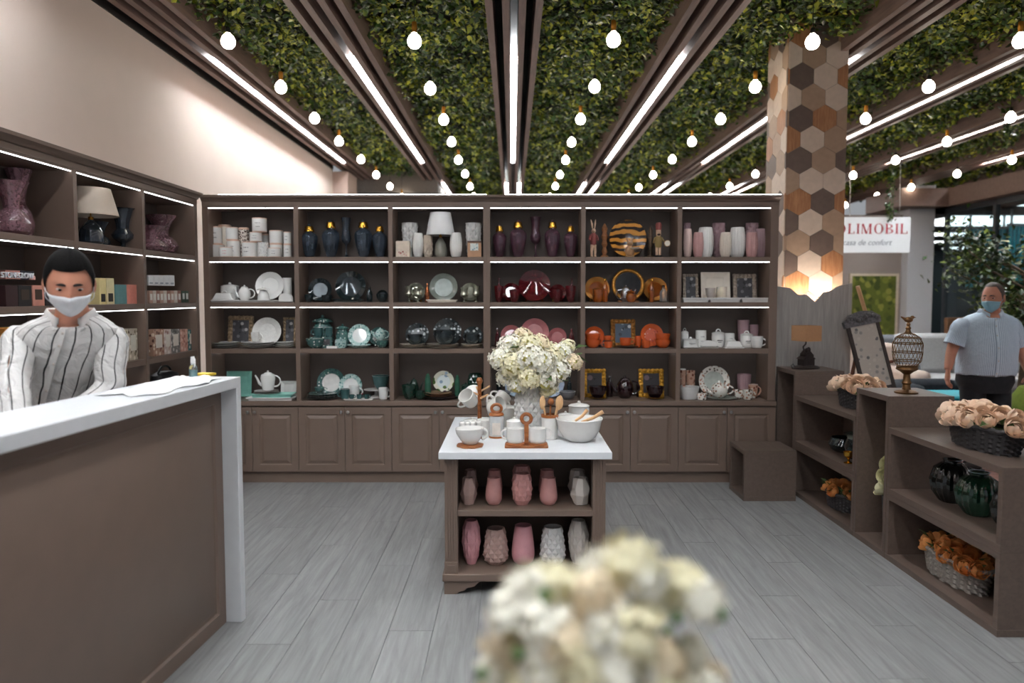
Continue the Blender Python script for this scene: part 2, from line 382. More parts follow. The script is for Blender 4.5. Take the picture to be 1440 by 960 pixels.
# foliage between the baffles: real leaves, uncountable
LEAFM = leafmat('ivy_leaf', (14, 26, 9), (60, 94, 24), (196, 200, 66))
def leaf_field(x0, x1, y0, y1, dens, rng, zt, zb, size):
    n = int((x1 - x0) * (y1 - y0) * dens)
    x = rng.uniform(x0, x1, n); y = rng.uniform(y0, y1, n)
    h = 0.5 + 0.5 * np.sin(x * 9.1 + 1.7 * np.sin(y * 5.3)) * np.sin(y * 8.3 + 1.3 * np.sin(x * 6.1))
    z = zt - (zt - zb) * np.clip(rng.beta(2.0, 1.6, n) * (0.45 + 0.75 * h), 0, 1)
    return x, y, z, size * rng.uniform(0.65, 1.35, n)
def leaves_mesh(name, x, y, z, s, rng, m, droop=0.6):
    n = len(x); a = rng.uniform(0, 2*PI, n); b = rng.normal(0, droop, n); c = rng.normal(0, droop, n)
    ux = np.stack([np.cos(a), np.sin(a), b], 1); ux /= np.linalg.norm(ux, axis=1)[:, None]
    w = np.stack([-np.sin(a), np.cos(a), c], 1); w -= ux * (w * ux).sum(1)[:, None]; w /= np.linalg.norm(w, axis=1)[:, None]
    nn = np.cross(ux, w); p = np.stack([x, y, z], 1); s = s[:, None]
    V = np.stack([p - ux*s*0.5, p - ux*s*0.05 + w*s*0.34 + nn*s*0.1, p + ux*s*0.55 - nn*s*0.1, p - ux*s*0.05 - w*s*0.34 + nn*s*0.1], 1).reshape(-1, 3)
    me = bpy.data.meshes.new(name); me.vertices.add(4*n); me.vertices.foreach_set('co', V.ravel())
    idx = np.arange(4*n).reshape(n, 4); F = np.concatenate([idx[:, [0, 1, 2]], idx[:, [0, 2, 3]]], 1).reshape(-1)
    me.loops.add(6*n); me.loops.foreach_set('vertex_index', F)
    me.polygons.add(2*n); me.polygons.foreach_set('loop_start', np.arange(0, 6*n, 3)); 
    me.update(calc_edges=True); me.validate(); me.materials.append(m); return me
rng = np.random.default_rng(5)
edges = [WALLX] + baffX
for i in range(1, len(edges)):
    a = edges[i-1] + (0.20 if i > 1 else 0.03); b = edges[i] - 0.20
    if b - a < 0.25: continue
    y_near = max(4.4, a / 0.72 if a > 0 else 4.4)
    xs, ys, zs, ss = [], [], [], []
    for (u, v, dens, size) in ((y_near, 8.0, 1500, 0.052), (8.0, 11.5, 900, 0.062), (11.5, 16.6, 480, 0.078)):
        u = max(u, y_near)
        if v <= u: continue
        q = leaf_field(a, b, u, v, dens, rng, ZC - 0.005, 3.525, size)
        xs.append(q[0]); ys.append(q[1]); zs.append(q[2]); ss.append(q[3])
    me = leaves_mesh('ceiling_foliage', *(np.concatenate(t) for t in (xs, ys, zs, ss)), rng, LEAFM)
    o = part(None, 'ceiling_foliage', me); where = ['', 'by the left wall', 'left of centre', 'left of the centre baffle', 'right of the centre baffle', 'above the hexagon column', 'right of the column', 'second right of the column', 'third right of the column', 'far right', 'farthest right'][i]
    tag(o, 'dense green ivy leaves covering the ceiling strip ' + where, 'foliage', kind='stuff')
# bulbs hang in a regular grid
GLOBE = emit('bulb_glow', (1.0, 0.90, 0.76), BULB_L)
zg = 3.21
gl = MB().lathe([(0.015, 0.060), (0.020, 0.050), (0.036, 0.036), (0.0465, 0.012), (0.0475, -0.004), (0.042, -0.024), (0.028, -0.040), (0.010, -0.0465), (0.001, -0.0475)], 18).mesh('globe', GLOBE)
sk_b = MB().lathe([(0.006, 0.135), (0.017, 0.128), (0.0185, 0.085), (0.0165, 0.080), (0.0165, 0.056)], 14).mesh('socket', BRASS)
sk_k = MB().lathe([(0.004, 0.100), (0.012, 0.096), (0.0165, 0.080), (0.0165, 0.056)], 14).mesh('socket', BLACK)
cord_me = MB().tube([(0, 0, 0.10), (0, 0, ZC - zg)], 0.0025, 6).mesh('cord', BLACK)
rowsX = [(-1.92, 'left of the centre left baffle'), (-0.665, 'just left of the centre baffle'), (0.672, 'just right of the centre baffle'), (2.02, 'in the row before the hexagon column'), (3.45, 'in the first row right of the column'), (4.86, 'in the second row right of the column'), (6.33, 'in the third row right of the column'), (7.72, 'in the fourth row right of the column'), (9.1, 'in the fifth row right of the column')]
ysB = [5.17, 6.28, 7.38, 8.45, 9.6, 10.75, 11.95, 13.1, 14.3]
for i, (x, rn) in enumerate(rowsX):
    for k, y in enumerate(ysB):
        if x / y > 0.715: continue
        if i == 4 and k in (3,): continue
        brass = (k + i) % 2 == (1 if i in (0,) else 0) if i != 1 else k % 2 == 0
        t = thing('pendant_bulb', 'glowing globe bulb, %s socket, %s nearest, %s' % ('brass' if brass else 'black', ORD[k], rn), 'light bulb', (x + R.uniform(-.015, .015), y, zg + R.uniform(-.012, .012)), group='globe bulbs hanging from the leafy ceiling')
        part(t, 'globe', gl); part(t, 'socket', sk_b if brass else sk_k); part(t, 'cord', cord_me)

# ------------------------------------------------------------------ hexagon column
cx0, cx1, cyf, cyb = 2.275, 2.765, 6.27, 6.75
t = struct('wall_column', MB().box(cx0, cx1, cyf, cyb, 0, ZC), mat('column_grout', (150, 138, 128), 0.7))
hexm = {'d': mat('hex_taupe', (112, 96, 88), 0.5, var=0.08), 't': mat('hex_tan', (176, 150, 128), 0.5, var=0.06), 'c': mat('hex_cream', (216, 198, 182), 0.5, var=0.05), 'w': woodmat('hex_oak', (158, 106, 70), (190, 140, 100), 0.5, 4, (12, 12, 1.5))}
def clip(poly, x0, x1, z0, z1):
    def cut(P, f, inter):
        out = []
        for i in range(len(P)):
            a, b = P[i-1], P[i]
            if f(b):
                if not f(a): out.append(inter(a, b))
                out.append(b)
            elif f(a): out.append(inter(a, b))
        return out
    for ax, lim, sg in ((0, x0, 1), (0, x1, -1), (1, z0, 1), (1, z1, -1)):
        if not poly: return poly
        def it(a, b):
            k = (lim - a[ax]) / (b[ax] - a[ax]); return (a[0] + k*(b[0]-a[0]), a[1] + k*(b[1]-a[1]))
        poly = cut(poly, lambda p: (p[ax] - lim) * sg >= -1e-9, it)
    return poly
s6 = 0.1135; wx = math.sqrt(3) * s6
rows6 = ['wcdt', 'cdtw', 'wdt', 'ctc', 'dcw', 'ctc', 'dwt', 'wct', 'dtd', 'tcc', 'wdw', 'dct', 'tdt', 'dcw', 'wct', 'tdc', 'cwt', 'dct', 'twd', 'cdt']
for face in ('front', 'left'):
    for r, pat in enumerate(rows6):
        zc = at(1140, 48, cyf).z + 0.0 - (r - 2) * 1.5 * s6
        if zc < 1.15: break
        for k in range(-1, 4):
            u = cx0 + (0.11 if r % 2 == 0 else 0.012) + k * wx if face == 'front' else cyf + 0.03 + (0.0 if r % 2 else wx/2) + k * wx
            lo, hi = (cx0, cx1) if face == 'front' else (cyf, cyb)
            hx = [(u + (s6 - 0.0015) * math.sin(a), zc + (s6 - 0.0015) * math.cos(a)) for a in (-k2 * PI / 3 for k2 in range(6))]
            hx = clip(hx, lo, hi, 1.0, ZC - 0.02)
            if len(hx) < 3: continue
            ch = pat[(k + (0 if r % 2 == 0 else 0)) % len(pat)] if face == 'front' else pat[(k + 1) % len(pat)]
            mb = MB().prism(hx, cyf - 0.006, cyf + 0.001, 'xz') if face == 'front' else MB().prism(hx, cx0 - 0.006, cx0 + 0.001, 'yz')
            part(t, 'hexagon_tile', mb, hexm[ch], smooth=False)
# grey board cladding with a jagged top, lit from inside
CLAD = woodmat('grey_barn_board', (150, 146, 142), (180, 176, 172), 0.6, 3, (14, 14, 1.2))
yf = 6.14
tx = [(1088, 402), (1110, 404.5), (1121, 414), (1133, 414), (1145, 424.5), (1157, 411), (1166, 409.5), (1178, 402), (1197, 398)]
top = [(at(a, b, yf).x, at(a, b, yf).z) for a, b in tx]
outl = [(top[0][0], 0.0), (top[-1][0], 0.0)] + list(reversed(top))
cl = thing('column_cladding', 'grey wood cladding with jagged top edge around the column base', 'cladding')
part(cl, 'front_board', MB().prism(outl, yf - 0.02, yf, 'xz'), CLAD, smooth=False)
part(cl, 'side_board', MB().box(top[-1][0] - 0.02, top[-1][0], yf, 6.85, 0, top[-1][1] - 0.02), CLAD, smooth=False)
part(cl, 'side_board', MB().box(top[0][0], top[0][0] + 0.02, yf, 6.85, 0, top[0][1] - 0.02), CLAD, smooth=False)
part(cl, 'uplight', MB().box(top[0][0] + 0.06, top[-1][0] - 0.05, yf + 0.03, yf + 0.07, 1.40, 1.412), emit('warm_uplight', (1.0, 0.86, 0.72), 90.0))
# ------------------------------------------------------------------ tableware builders (local origin at the foot of each thing)
def put(x0, x1, yt, row, dy, yb=None, z0=None):
    y = D + dy; a = at(x0, 415, y).x; b = at(x1, 415, y).x
    zb = z0 if z0 is not None else ROWZ[row] + 0.0008 if yb is None else at(720, yb, y).z
    return (a + b) / 2, y, zb, b - a, max(0.008, at(720, yt, y).z - zb)
SHELFN = ['top shelf', 'second shelf', 'third shelf', 'bottom shelf']
BAYN = ['first bay', 'second bay', 'third bay', 'fourth bay', 'fifth bay', 'sixth bay']
CUR = [0, 0]
def L_(desc): return '%s, %s, %s' % (desc, SHELFN[CUR[1]], BAYN[CUR[0]])
def bay(b, r): CUR[0] = b; CUR[1] = r
def body_prof(pts, w, h): return [(max(0.0008, r * w / 2), z * h) for r, z in pts]
def shell(pts, w, h, t=0.004):
    """outer profile then back down inside, for open vessels; pts are (radius 0..1, height 0..1) foot to rim"""
    o = body_prof(pts, w, h); i = [(max(0.0008, r - t), z) for r, z in reversed(o)]
    i[-1] = (i[-1][0], o[0][1] + t)
    return [(0.0008, o[0][1])] + o + i + [(0.0008, o[0][1] + t)]
def T0(name, desc, cat, p, rz=0.0, group=None, raw=False):
    return thing(name, desc if raw else L_(desc), cat, (p[0], p[1], p[2]), rz, group)
INKM = mat('grey_ink', (86, 84, 84), 0.6)
PINKINK = mat('red_ink', (206, 92, 84), 0.6)
LIDM = mat('peach_band', (226, 190, 168), 0.45)
def canister(p, desc, m=None, lid=True, print_c=None, rows=2, name='ceramic_canister', raw=False):
    x, y, z, w, h = p; t = T0(name, desc, 'canister', p, R.uniform(-.2, .2), raw=raw); r = w/2; m = m or CERAM
    part(t, 'body', MB().lathe([(r*.94, 0), (r*.99, h*.03), (r, h*.08), (r, h*.88), (r*.98, h*.93), (r*.9, h*.94)], 24), m)
    part(t, 'base_ring', MB().lathe([(r*.96, -0.0005), (r*1.005, .002), (r*1.005, h*.05)], 24), LIDM)
    if lid: part(t, 'lid', MB().lathe([(r*.97, h*.93), (r*.99, h*.95), (r*.97, h*.99), (r*.8, h)], 24), LIDM if lid == 1 else CERAM)
    if print_c:
        mb = MB()
        for k in range(rows):
            zz = h * (0.62 - 0.26 * k); a1 = R.uniform(.5, .75)
            n = 7
            for j in range(n):
                an = -PI/2 - a1/2 + a1 * (j + .5) / n + R.uniform(-.03, .03); hw = a1 / n * 0.30; hh = h * R.uniform(.012, .035); rr = r + 0.0004
                mb.q([(rr*math.cos(an-hw), rr*math.sin(an-hw), zz-hh), (rr*math.cos(an+hw), rr*math.sin(an+hw), zz-hh), (rr*math.cos(an+hw), rr*math.sin(an+hw), zz+hh), (rr*math.cos(an-hw), rr*math.sin(an-hw), zz+hh)], [(0, 1, 2, 3)])
        part(t, 'print', mb, print_c, smooth=False)
    return t
URN = [(.42, 0), (.46, .02), (.62, .12), (.86, .36), (1, .58), (.96, .68), (.70, .76), (.46, .79), (.44, .82)]
def glass_jar(p, desc, m, cap=GOLD, raw=False):
    x, y, z, w, h = p; t = T0('glass_jar', desc, 'jar', p, R.uniform(0, 1), raw=raw)
    part(t, 'body', MB().lathe(body_prof(URN, w, h), 28, disp=lambda a, v, i, j: 0.075 * abs(math.cos(6 * a)) if v < .85 else 0), m, ang=.3)
    lid = part(t, 'lid', MB().lathe(body_prof([(.50, .82), (.60, .83), (.60, .87), (.52, .90), (.50, .97), (.40, 1.0)], w, h), 22), cap)
    part(lid, 'knob', MB().ball((0, 0, h * 1.01), w * .12), m)
    return t
def goblet(p, desc, m, raw=False, wide=1.0):
    x, y, z, w, h = p; t = T0('glass_goblet', desc, 'goblet', p, raw=raw)
    part(t, 'foot', MB().lathe(body_prof([(.62, 0), (.66, .015), (.30, .05), (.13, .10), (.13, .30), (.20, .33)], w, h), 22), m)
    part(t, 'bowl', MB().lathe(shell([(.2, .33), (.70, .40), (.86, .50), (.72, .60), (.62, .72), (.70, .88), (.86 * wide, 1.0)], w, h, .003), 24, disp=lambda a, v, i, j: 0.03 * math.cos(9 * a)), m)
    return t
VP = {'tall': [(.50, 0), (.56, .01), (.70, .10), (.88, .32), (1.0, .55), (.96, .75), (.82, .90), (.66, .985), (.64, 1)],
      'barrel': [(.60, 0), (.66, .01), (.84, .12), (.97, .32), (1.0, .52), (.95, .75), (.84, .93), (.78, 1)],
      'low': [(.58, 0), (.66, .01), (.88, .08), (.99, .2), (1.0, .32), (.93, .55), (.83, .78), (.75, .94), (.70, .975), (.70, 1)],
      'cone': [(.72, 0), (.76, .01), (.86, .3), (.96, .7), (1.0, .97), (1.0, 1)],
      'slim': [(.62, 0), (.70, .02), (.95, .16), (1.0, .32), (.92, .6), (.8, .85), (.76, .97), (.78, 1)]}
def resample(pts, n):
    out = []; zz = [p[1] for p in pts]; rr = [p[0] for p in pts]
    for i in range(n + 1):
        z = i / n; out.append((float(np.interp(z, zz, rr)), z))
    return out
def diamond_wall(prof, w, h, n, rows, amp):
    """quilted wall: every diamond is a little four-sided pyramid"""
    pr = resample(prof, rows); pts = []; fc = []
    for j, (r, z) in enumerate(pr):
        for i in range(n):
            q = r*w/2 * (1 + (amp*.5 if (i + j) % 2 else -amp*.5) * (0 if j in (0, rows) else 1)); a = 2*PI*i/n; pts.append((q*math.cos(a), q*math.sin(a), z*h))
    for j in range(rows):
        for i in range(n):
            a, b, c, d = j*n + i, j*n + (i+1) % n, (j+1)*n + (i+1) % n, (j+1)*n + i
            fc += [(a, b, c), (a, c, d)] if (i + j) % 2 == 0 else [(a, b, d), (b, c, d)]
    mb = MB().q(pts, fc); inn = [(max(.001, r*w/2*.86), z*h) for r, z in reversed(prof)]; inn = [(prof[-1][0]*w/2, h)] + inn + [(.0008, .004)]
    mb.lathe(inn, n, cap=False); mb.lathe([(prof[0][0]*w/2, 0), (.0008, 0)], n, cap=False); return mb
def vase(p, desc, m, shape='tall', pat='plain', n=None, name='ceramic_vase', raw=False, group=None, k=9, amp=.15):
    x, y, z, w, h = p; t = T0(name, desc, 'vase', p, R.uniform(0, .3), raw=raw, group=group)
    if pat == 'plain':
        part(t, 'body', MB().lathe(shell(VP[shape], w, h), 28), m)
    elif pat == 'rib':
        part(t, 'body', MB().lathe(shell(VP[shape], w, h), 64, disp=lambda a, v, i, j: amp * .55 * (abs(math.cos(k * a)) - .6)), m)
    else:
        nv = max(3, round(k * h / (PI * w) / (1.15 if pat == 'diamond' else 1.7))); nn = 2 * k
        if pat == 'facet':     # long twisted facets
            nn = 8; part(t, 'body', MB().lathe(shell([(.55, 0), (.72, .02), (1.0, .38), (.98, .62), (.70, .98), (.70, 1)], w, h), nn, disp=lambda a, v, i, j: .12 * (1 if (i + j) % 2 else -1) if 1 < j < 6 else 0), m, ang=0.1)
        else:
            part(t, 'body', diamond_wall(VP[shape], w, h, nn, 2 * nv, amp), m, ang=0.12)
    part(t, 'rim', MB().lathe([(VP[shape][-1][0]*w/2*.96 if pat != 'facet' else w*.335, h*.985), (VP[shape][-1][0]*w/2*1.03 if pat != 'facet' else w*.36, h), (VP[shape][-1][0]*w/2*.95 if pat != 'facet' else w*.33, h*1.008)], 28, cap=False), m)
    return t
def plate_up(p, desc, rim, well, foot=None, raw=False, scallop=0, lean=0.22, square=False, stand=True, name='display_plate', deep=.02):
    """a plate stood on edge against a little stand, facing the room"""
    x, y, z, w, h = p; t = T0(name, desc, 'plate', p, raw=raw)
    M = Matrix.Translation((0, 0, w/2 * math.cos(lean) + .006)) @ Matrix.Rotation(-lean, 4, 'X') @ Matrix.Rotation(PI/2, 4, 'X')
    r = w/2; n = 4 if square else 40; a0 = PI/4 if square else 0; k = math.sqrt(2) if square else 1
    ds = (lambda a, v, i, j: scallop * math.cos(12 * a)) if scallop else None
    part(t, 'rim', MB().lathe([(r*.62*k, -deep*.35), (r*.97*k, deep*.5), (r*k, deep*.62), (r*.985*k, deep*.75), (r*.66*k, 0.0), (r*.62*k, -.001)], n, M=M, disp=ds, cap=False, a0=a0), rim, ang=.5)
    part(t, 'well', MB().lathe([(r*.60*k, -deep*.5), (r*.64*k, -deep*.3), (r*.645*k, .0006), (r*.60*k, -deep*.12), (r*.05*k, -deep*.15)], n, M=M, a0=a0), well, ang=.5)
    if stand:
        mb = MB()
        for sx in (-.28, .28):
            mb.tube([(sx*w, -.022, .014), (sx*w, -.026, .003), (sx*w*.95, .004, .004), (sx*w*.5, w*.16 + .015, w*.42), (sx*w*.95, w*.30, .003)], .0028, 6)
        part(t, 'stand', mb, foot or BLACK)
    return t
def flat_plate(p, desc, m, edge=None, hgt=None, raw=False, name='plate', group=None):
    x, y, z, w, h = p; t = T0(name, desc, 'plate', p, raw=raw, group=group); r = w/2; h = hgt or h
    part(t, 'body', MB().lathe([(r*.55, 0), (r*.6, .001), (r*.96, h*.8), (r, h*.92), (r*.985, h), (r*.62, h*.45), (r*.05, h*.4)], 32), m)
    part(t, 'edge', MB().lathe([(r*.985, h*.86), (r*1.006, h*.93), (r*.985, h*1.02)], 32, cap=False), edge or m)
    return t
def plate_stack(p, desc, m, edge=None, n=3):
    x, y, z, w, h = p; hh = h / n
    for i in range(n):
        d = ['lowest', 'middle', 'topmost'][i] if n == 3 else ['lower', 'upper'][i]
        flat_plate((x + R.uniform(-.003, .003), y, z + i * hh, w * (1 - .02 * i), hh), d + ' plate of ' + desc, m, edge, hgt=hh * .96)
def bowl(p, desc, m, name='bowl', raw=False, inner=None, rib=0):
    x, y, z, w, h = p; t = T0(name, desc, 'bowl', p, raw=raw)
    ds = (lambda a, v, i, j: rib * abs(math.cos(11 * a))) if rib else None
    part(t, 'body', MB().lathe(shell([(.45, 0), (.5, .04), (.66, .14), (.86, .42), (.96, .75), (1, 1)], w, h, .004), 32, disp=ds), m)
    part(t, 'foot_ring', MB().lathe([(w*.21, -.0004), (w*.235, 0), (w*.24, h*.06)], 28), m)
    part(t, 'lip', MB().lathe([(w*.485, h*.985), (w*.505, h), (w*.485, h*1.015)], 32, cap=False), inner or m)
    return t
def arc(cx, cz, rx, rz, a0, a1, n=10, y=0.0): return [(cx + rx * math.cos(a0 + (a1 - a0) * i / n), y, cz + rz * math.sin(a0 + (a1 - a0) * i / n)) for i in range(n + 1)]
def mug(p, desc, m, side=1, name='mug', raw=False, hm=None, inner=None, prof=None):
    """p width includes the handle"""
    x, y, z, w, h = p; bw = w * .74; off = -side * w * .13
    t = T0(name, desc, 'mug', p, raw=raw)
    part(t, 'body', MB().lathe(shell(prof or [(.70, 0), (.78, .03), (.9, .2), (.98, .6), (1, 1)], bw, h, .003), 28, c=(off, 0, 0)), m)
    hx = off + side * bw * .42
    part(t, 'handle', MB().tube(arc(hx, h*.52, side * w * .27, h * .30, PI/2, -PI/2, 10), h * .055 + .001, 8), hm or m)
    part(t, 'lip', MB().lathe([(bw*.485, h*.985), (bw*.505, h), (bw*.485, h*1.012)], 28, c=(off, 0, 0), cap=False), inner or m)
    return t
def teapot(p, desc, m, side=1, lidm=None, raw=False, prof=None, name='teapot', knob=None):
    """spout to -side, handle to +side; w covers both"""
    x, y, z, w, h = p; bw = w * .56; bh = h * .80; lm = lidm or m
    t = T0(name, desc, 'teapot', p, raw=raw)
    part(t, 'body', MB().lathe(body_prof(prof or [(.55, 0), (.6, .03), (.86, .2), (1, .48), (.92, .75), (.66, .95), (.55, 1)], bw, bh), 30), m)
    lid = part(t, 'lid', MB().lathe([(bw*.29, bh*.985), (bw*.30, bh*1.01), (bw*.22, bh*1.08), (bw*.06, bh*1.12), (.001, bh*1.13)], 24), lm)
    part(lid, 'knob', MB().ball((0, 0, bh*1.15), bw*.075), knob or lm)
    part(t, 'spout', MB().tube([(-side*bw*.40, 0, bh*.30), (-side*bw*.60, 0, bh*.42), (-side*bw*.72, 0, bh*.68), (-side*bw*.88, 0, bh*.92)], [bw*.13, bw*.10, bw*.07, bw*.055], 10), m)
    part(t, 'handle', MB().tube(arc(side*bw*.44, bh*.56, side*bw*.40, bh*.34, PI*.55, -PI*.55, 12), bw*.05, 8), m)
    return t
def lidded(p, desc, m, ring=True, raw=False, name='lidded_pot', printc=None, prof=None, cat='pot', lidm=None):
    x, y, z, w, h = p; t = T0(name, desc, cat, p, raw=raw); bh = h * .74
    part(t, 'body', MB().lathe(body_prof(prof or [(.80, 0), (.86, .03), (.95, .3), (1, .8), (.96, .98), (.9, 1)], w, bh), 28), m)
    lid = part(t, 'lid', MB().lathe([(w*.50, bh*.99), (w*.515, bh*1.03), (w*.42, bh*1.10), (w*.12, bh*1.17), (.001, bh*1.18)], 26), lidm or m)
    if ring: part(lid, 'handle', MB().tube(arc(0, bh*1.16, w*.17, h*.13, 0, PI, 10), w*.045, 8), lidm or m)
    else: part(lid, 'knob', MB().ball((0, 0, bh*1.21), w*.085), lidm or m)
    if printc:
        part(t, 'print', MB().box(-w*.2, w*.2, -w*.502, -w*.498, bh*.50, bh*.56).box(-w*.13, w*.13, -w*.502, -w*.498, bh*.38, bh*.42), printc, smooth=False)
    return t
def boxy(p, desc, m, depth=.07, name='gift_box', lab=None, top=None, cat='box', raw=False, rz=0.0, labz=(.25, .8)):
    x, y, z, w, h = p; t = T0(name, desc, cat, p, rz, raw=raw)
    part(t, 'carton', MB().box(-w/2, w/2, -depth/2, depth/2, 0, h), m, smooth=False, bevel=.0012)
    if lab: part(t, 'label_panel', MB().box(-w*.30, w*.30, -depth/2 - .0012, -depth/2 + .001, h*labz[0], h*labz[1]), lab, smooth=False)
    if top: part(t, 'lid_flap', MB().box(-w*.505, w*.505, -depth*.51, depth*.51, h*.88, h*1.002), top, smooth=False)
    return t
def orn_frame(p, desc, m, pic, lean=.14, raw=False):
    """ornate picture frame on the shelf, leaning back a little"""
    x, y, z, w, h = p; t = T0('picture_frame', desc, 'picture frame', p, raw=raw)
    M = Matrix.Rotation(-lean, 4, 'X'); b = w * .17; mb = MB()
    for (a, c_, e, f) in ((-w/2, -w/2 + b, 0, h), (w/2 - b, w/2, 0, h), (-w/2 + b, w/2 - b, 0, b), (-w/2 + b, w/2 - b, h - b, h)): mb.box(a, c_, -.008, .008, e, f, M)
    part(t, 'moulding', mb, m, smooth=False)
    sc_ = MB(); nx = 6; nz = 8
    for i in range(nx):
        for zz in (b*.45, h - b*.45):
            sc_.ball((0, 0, 0), 1, 8, 6, Matrix.Identity(4) @ M @ Matrix.Translation((-w/2 + w*(i+.5)/nx, -.008, zz)) @ Matrix.Rotation(R.uniform(-.8, .8), 4, 'Y') @ Matrix.Diagonal((w*.105, .009, b*.55, 1)))
    for i in range(nz):
        for xx in (-w/2 + b*.45, w/2 - b*.45):
            sc_.ball((0, 0, 0), 1, 8, 6, M @ Matrix.Translation((xx, -.008, h*(i+.5)/nz)) @ Matrix.Rotation(R.uniform(-.8, .8), 4, 'Y') @ Matrix.Diagonal((b*.55, .009, h*.078, 1)))
    part(t, 'scrollwork', sc_, m)
    part(t, 'picture', MB().box(-w/2 + b, w/2 - b, -.003, .002, b, h - b, M), pic, smooth=False)
    part(t, 'prop', MB().tube([(0, .01, h*.7), (0, h*.42, .003)], .004, 6), BLACK)
    return t
def bottle(p, desc, m, stop=None, raw=False, name='bottle', prof=None):
    x, y, z, w, h = p; t = T0(name, desc, 'bottle', p, raw=raw)
    part(t, 'body', MB().lathe(body_prof(prof or [(.9, 0), (1, .03), (1, .5), (.86, .66), (.42, .78), (.36, .88), (.42, .9)], w, h), 22), m)
    part(t, 'stopper', MB().lathe(body_prof([(.3, .9), (.44, .91), (.5, .95), (.3, 1.0)], w, h), 16), stop or m)
    return t
def tray(p, desc, m, depth=.14, raw=False, rim=.004):
    x, y, z, w, h = p; t = T0('serving_tray', desc, 'tray', p, raw=raw); d = depth/2
    part(t, 'base', MB().box(-w/2*.9, w/2*.9, -d*.85, d*.85, 0, h*.5), m, smooth=False, bevel=.001)
    mb = MB(); mb.q([(-w*.45, -d*.85, h*.4), (w*.45, -d*.85, h*.4), (w*.45, d*.85, h*.4), (-w*.45, d*.85, h*.4), (-w/2, -d, h), (w/2, -d, h), (w/2, d, h), (-w/2, d, h), (-w*.49, -d*.97, h + rim), (w*.49, -d*.97, h + rim), (w*.49, d*.97, h + rim), (-w*.49, d*.97, h + rim), (-w*.44, -d*.83, h*.55), (w*.44, -d*.83, h*.55), (w*.44, d*.83, h*.55), (-w*.44, d*.83, h*.55)],
         [(j*4 + i, j*4 + (i+1) % 4, j*4 + 4 + (i+1) % 4, j*4 + 4 + i) for j in range(3) for i in range(4)])
    part(t, 'rim', mb, m, smooth=False); return t
def cup_small(p, desc, m, raw=False): return mug(p, desc, m, 1, 'espresso_cup', raw)
def table_lamp(p, desc, basem, shadem, raw=False, wire=None, sh=(.50, 1.0)):
    x, y, z, w, h = p; t = T0('table_lamp', desc, 'lamp', p, raw=raw)
    part(t, 'base', MB().lathe(body_prof([(.30, 0), (.33, .015), (.44, .06), (.44, .16), (.36, .30), (.20, .40), (.12, .43), (.10, .45)], w, h), 26, disp=lambda a, v, i, j: .03 * math.cos(9*a)), basem)
    part(t, 'stem', MB().lathe([(w*.05, h*.44), (w*.05, h*.50), (.004, h*.51), (.004, h*.9)], 12), BRASS)
    part(t, 'shade', MB().lathe([(w*.5, h*sh[0]), (w*.36, h*sh[1]), (w*.355, h*sh[1]), (w*.495, h*sh[0])], 36, cap=False), shadem)
    return t
# ------------------------------------------------------------------ goods on the back shelves
def glassm(name, c, tr=.6, rough=.06): return mat(name, c, rough, var=.15, scale=14, trans=tr, coat=.6, ior=1.5)
G_BLUE = glassm('smoky_blue_glass', (74, 88, 104)); G_PURP = glassm('plum_glass', (112, 76, 92)); G_DARK = glassm('dark_teal_glass', (52, 66, 70), .6)
G_SMOKE = glassm('grey_green_glass', (142, 150, 140), .35, .12); G_RUBY = glassm('ruby_glass', (120, 34, 42), .55); G_AMB = glassm('amber_glass', (176, 92, 30), .5)
G_CLEAR = glassm('clear_glass', (225, 230, 232), .85); G_PINK = mat('mauve_glass', (186, 142, 154), .1, var=.2, scale=70, trans=.6, coat=.6, bump=.8)
SHADE = mat('white_lampshade', (232, 232, 232), .9, var=.02); SHADE2 = mat('cream_lampshade', (214, 200, 184), .9, var=.02)
PK = mat('pink_glaze', (212, 152, 158), .3, var=.05, coat=.4); PKL = mat('blush_glaze', (226, 198, 190), .35, var=.04, coat=.3); PKD = mat('dusty_pink_glaze', (196, 152, 150), .35, var=.06, coat=.3)
MAUVE = mat('mauve_glaze', (166, 136, 142), .35, var=.06, coat=.3); GREYW = mat('pale_grey_glaze', (214, 212, 210), .3, var=.04, coat=.4)
PRINTBLK = printmat('brown_spot_print', (232, 224, 214), [(70, 50, 46), (96, 70, 60)], 95, .5)
DOTS = printmat('grey_dot_print', (230, 230, 228), [(150, 150, 152), (190, 190, 192)], 120, .3)
bay(0, 0)
I_, PI_ = INKM, PINKINK
lower = [(294.5, 317, 343.5, .15, 'squat white round tin at the left end', CERAM, 1, None), (321, 339, 337.5, .14, 'white round tin with grey script under plain one', CERAM, 1, I_), (342, 363, 340, .12, 'wide white tin with grey lettering', CERAM, 1, I_),
         (363.5, 379, 339.5, .12, 'white tin dotted with grey spots', DOTS, 0, None), (380.5, 399, 343, .17, 'white tin behind the pink lettered one', CERAM, 1, None), (400, 411, 343.5, .12, 'white tin with grey letters at the right end', CERAM, 1, I_)]
for x0, x1, yt, dy, ds, m, lid, pc in lower: canister(put(x0, x1, yt, 0, dy), ds, m, lid, pc)
canister(put(310, 328, 347.5, 0, .06), 'small front tin with pink lettering', CERAM, 1, PI_); canister(put(378, 396, 348.5, 0, .06), 'small front tin with dark lettering, right side', CERAM, 1, I_)
upper = [(296.5, 314, 318.5, 343.4, .15, 'tall white tin stacked on the squat tin', CERAM, 1, I_), (320, 336.5, 319.5, 337.4, .14, 'plain white tin stacked second from the left', CERAM, 1, None), (353, 370, 326.5, 339.9, .12, 'short white label tin stacked under the highest tin', CERAM, 1, I_),
         (380.5, 399.5, 324, 343, .17, 'white tin stacked on the right pile', CERAM, 1, None), (400.5, 411, 326, 343.4, .12, 'slim white tin stacked at the right end', CERAM, 1, I_), (357, 377, 306.5, 326.4, .12, 'tall white tin on top of the pile', CERAM, 1, I_)]
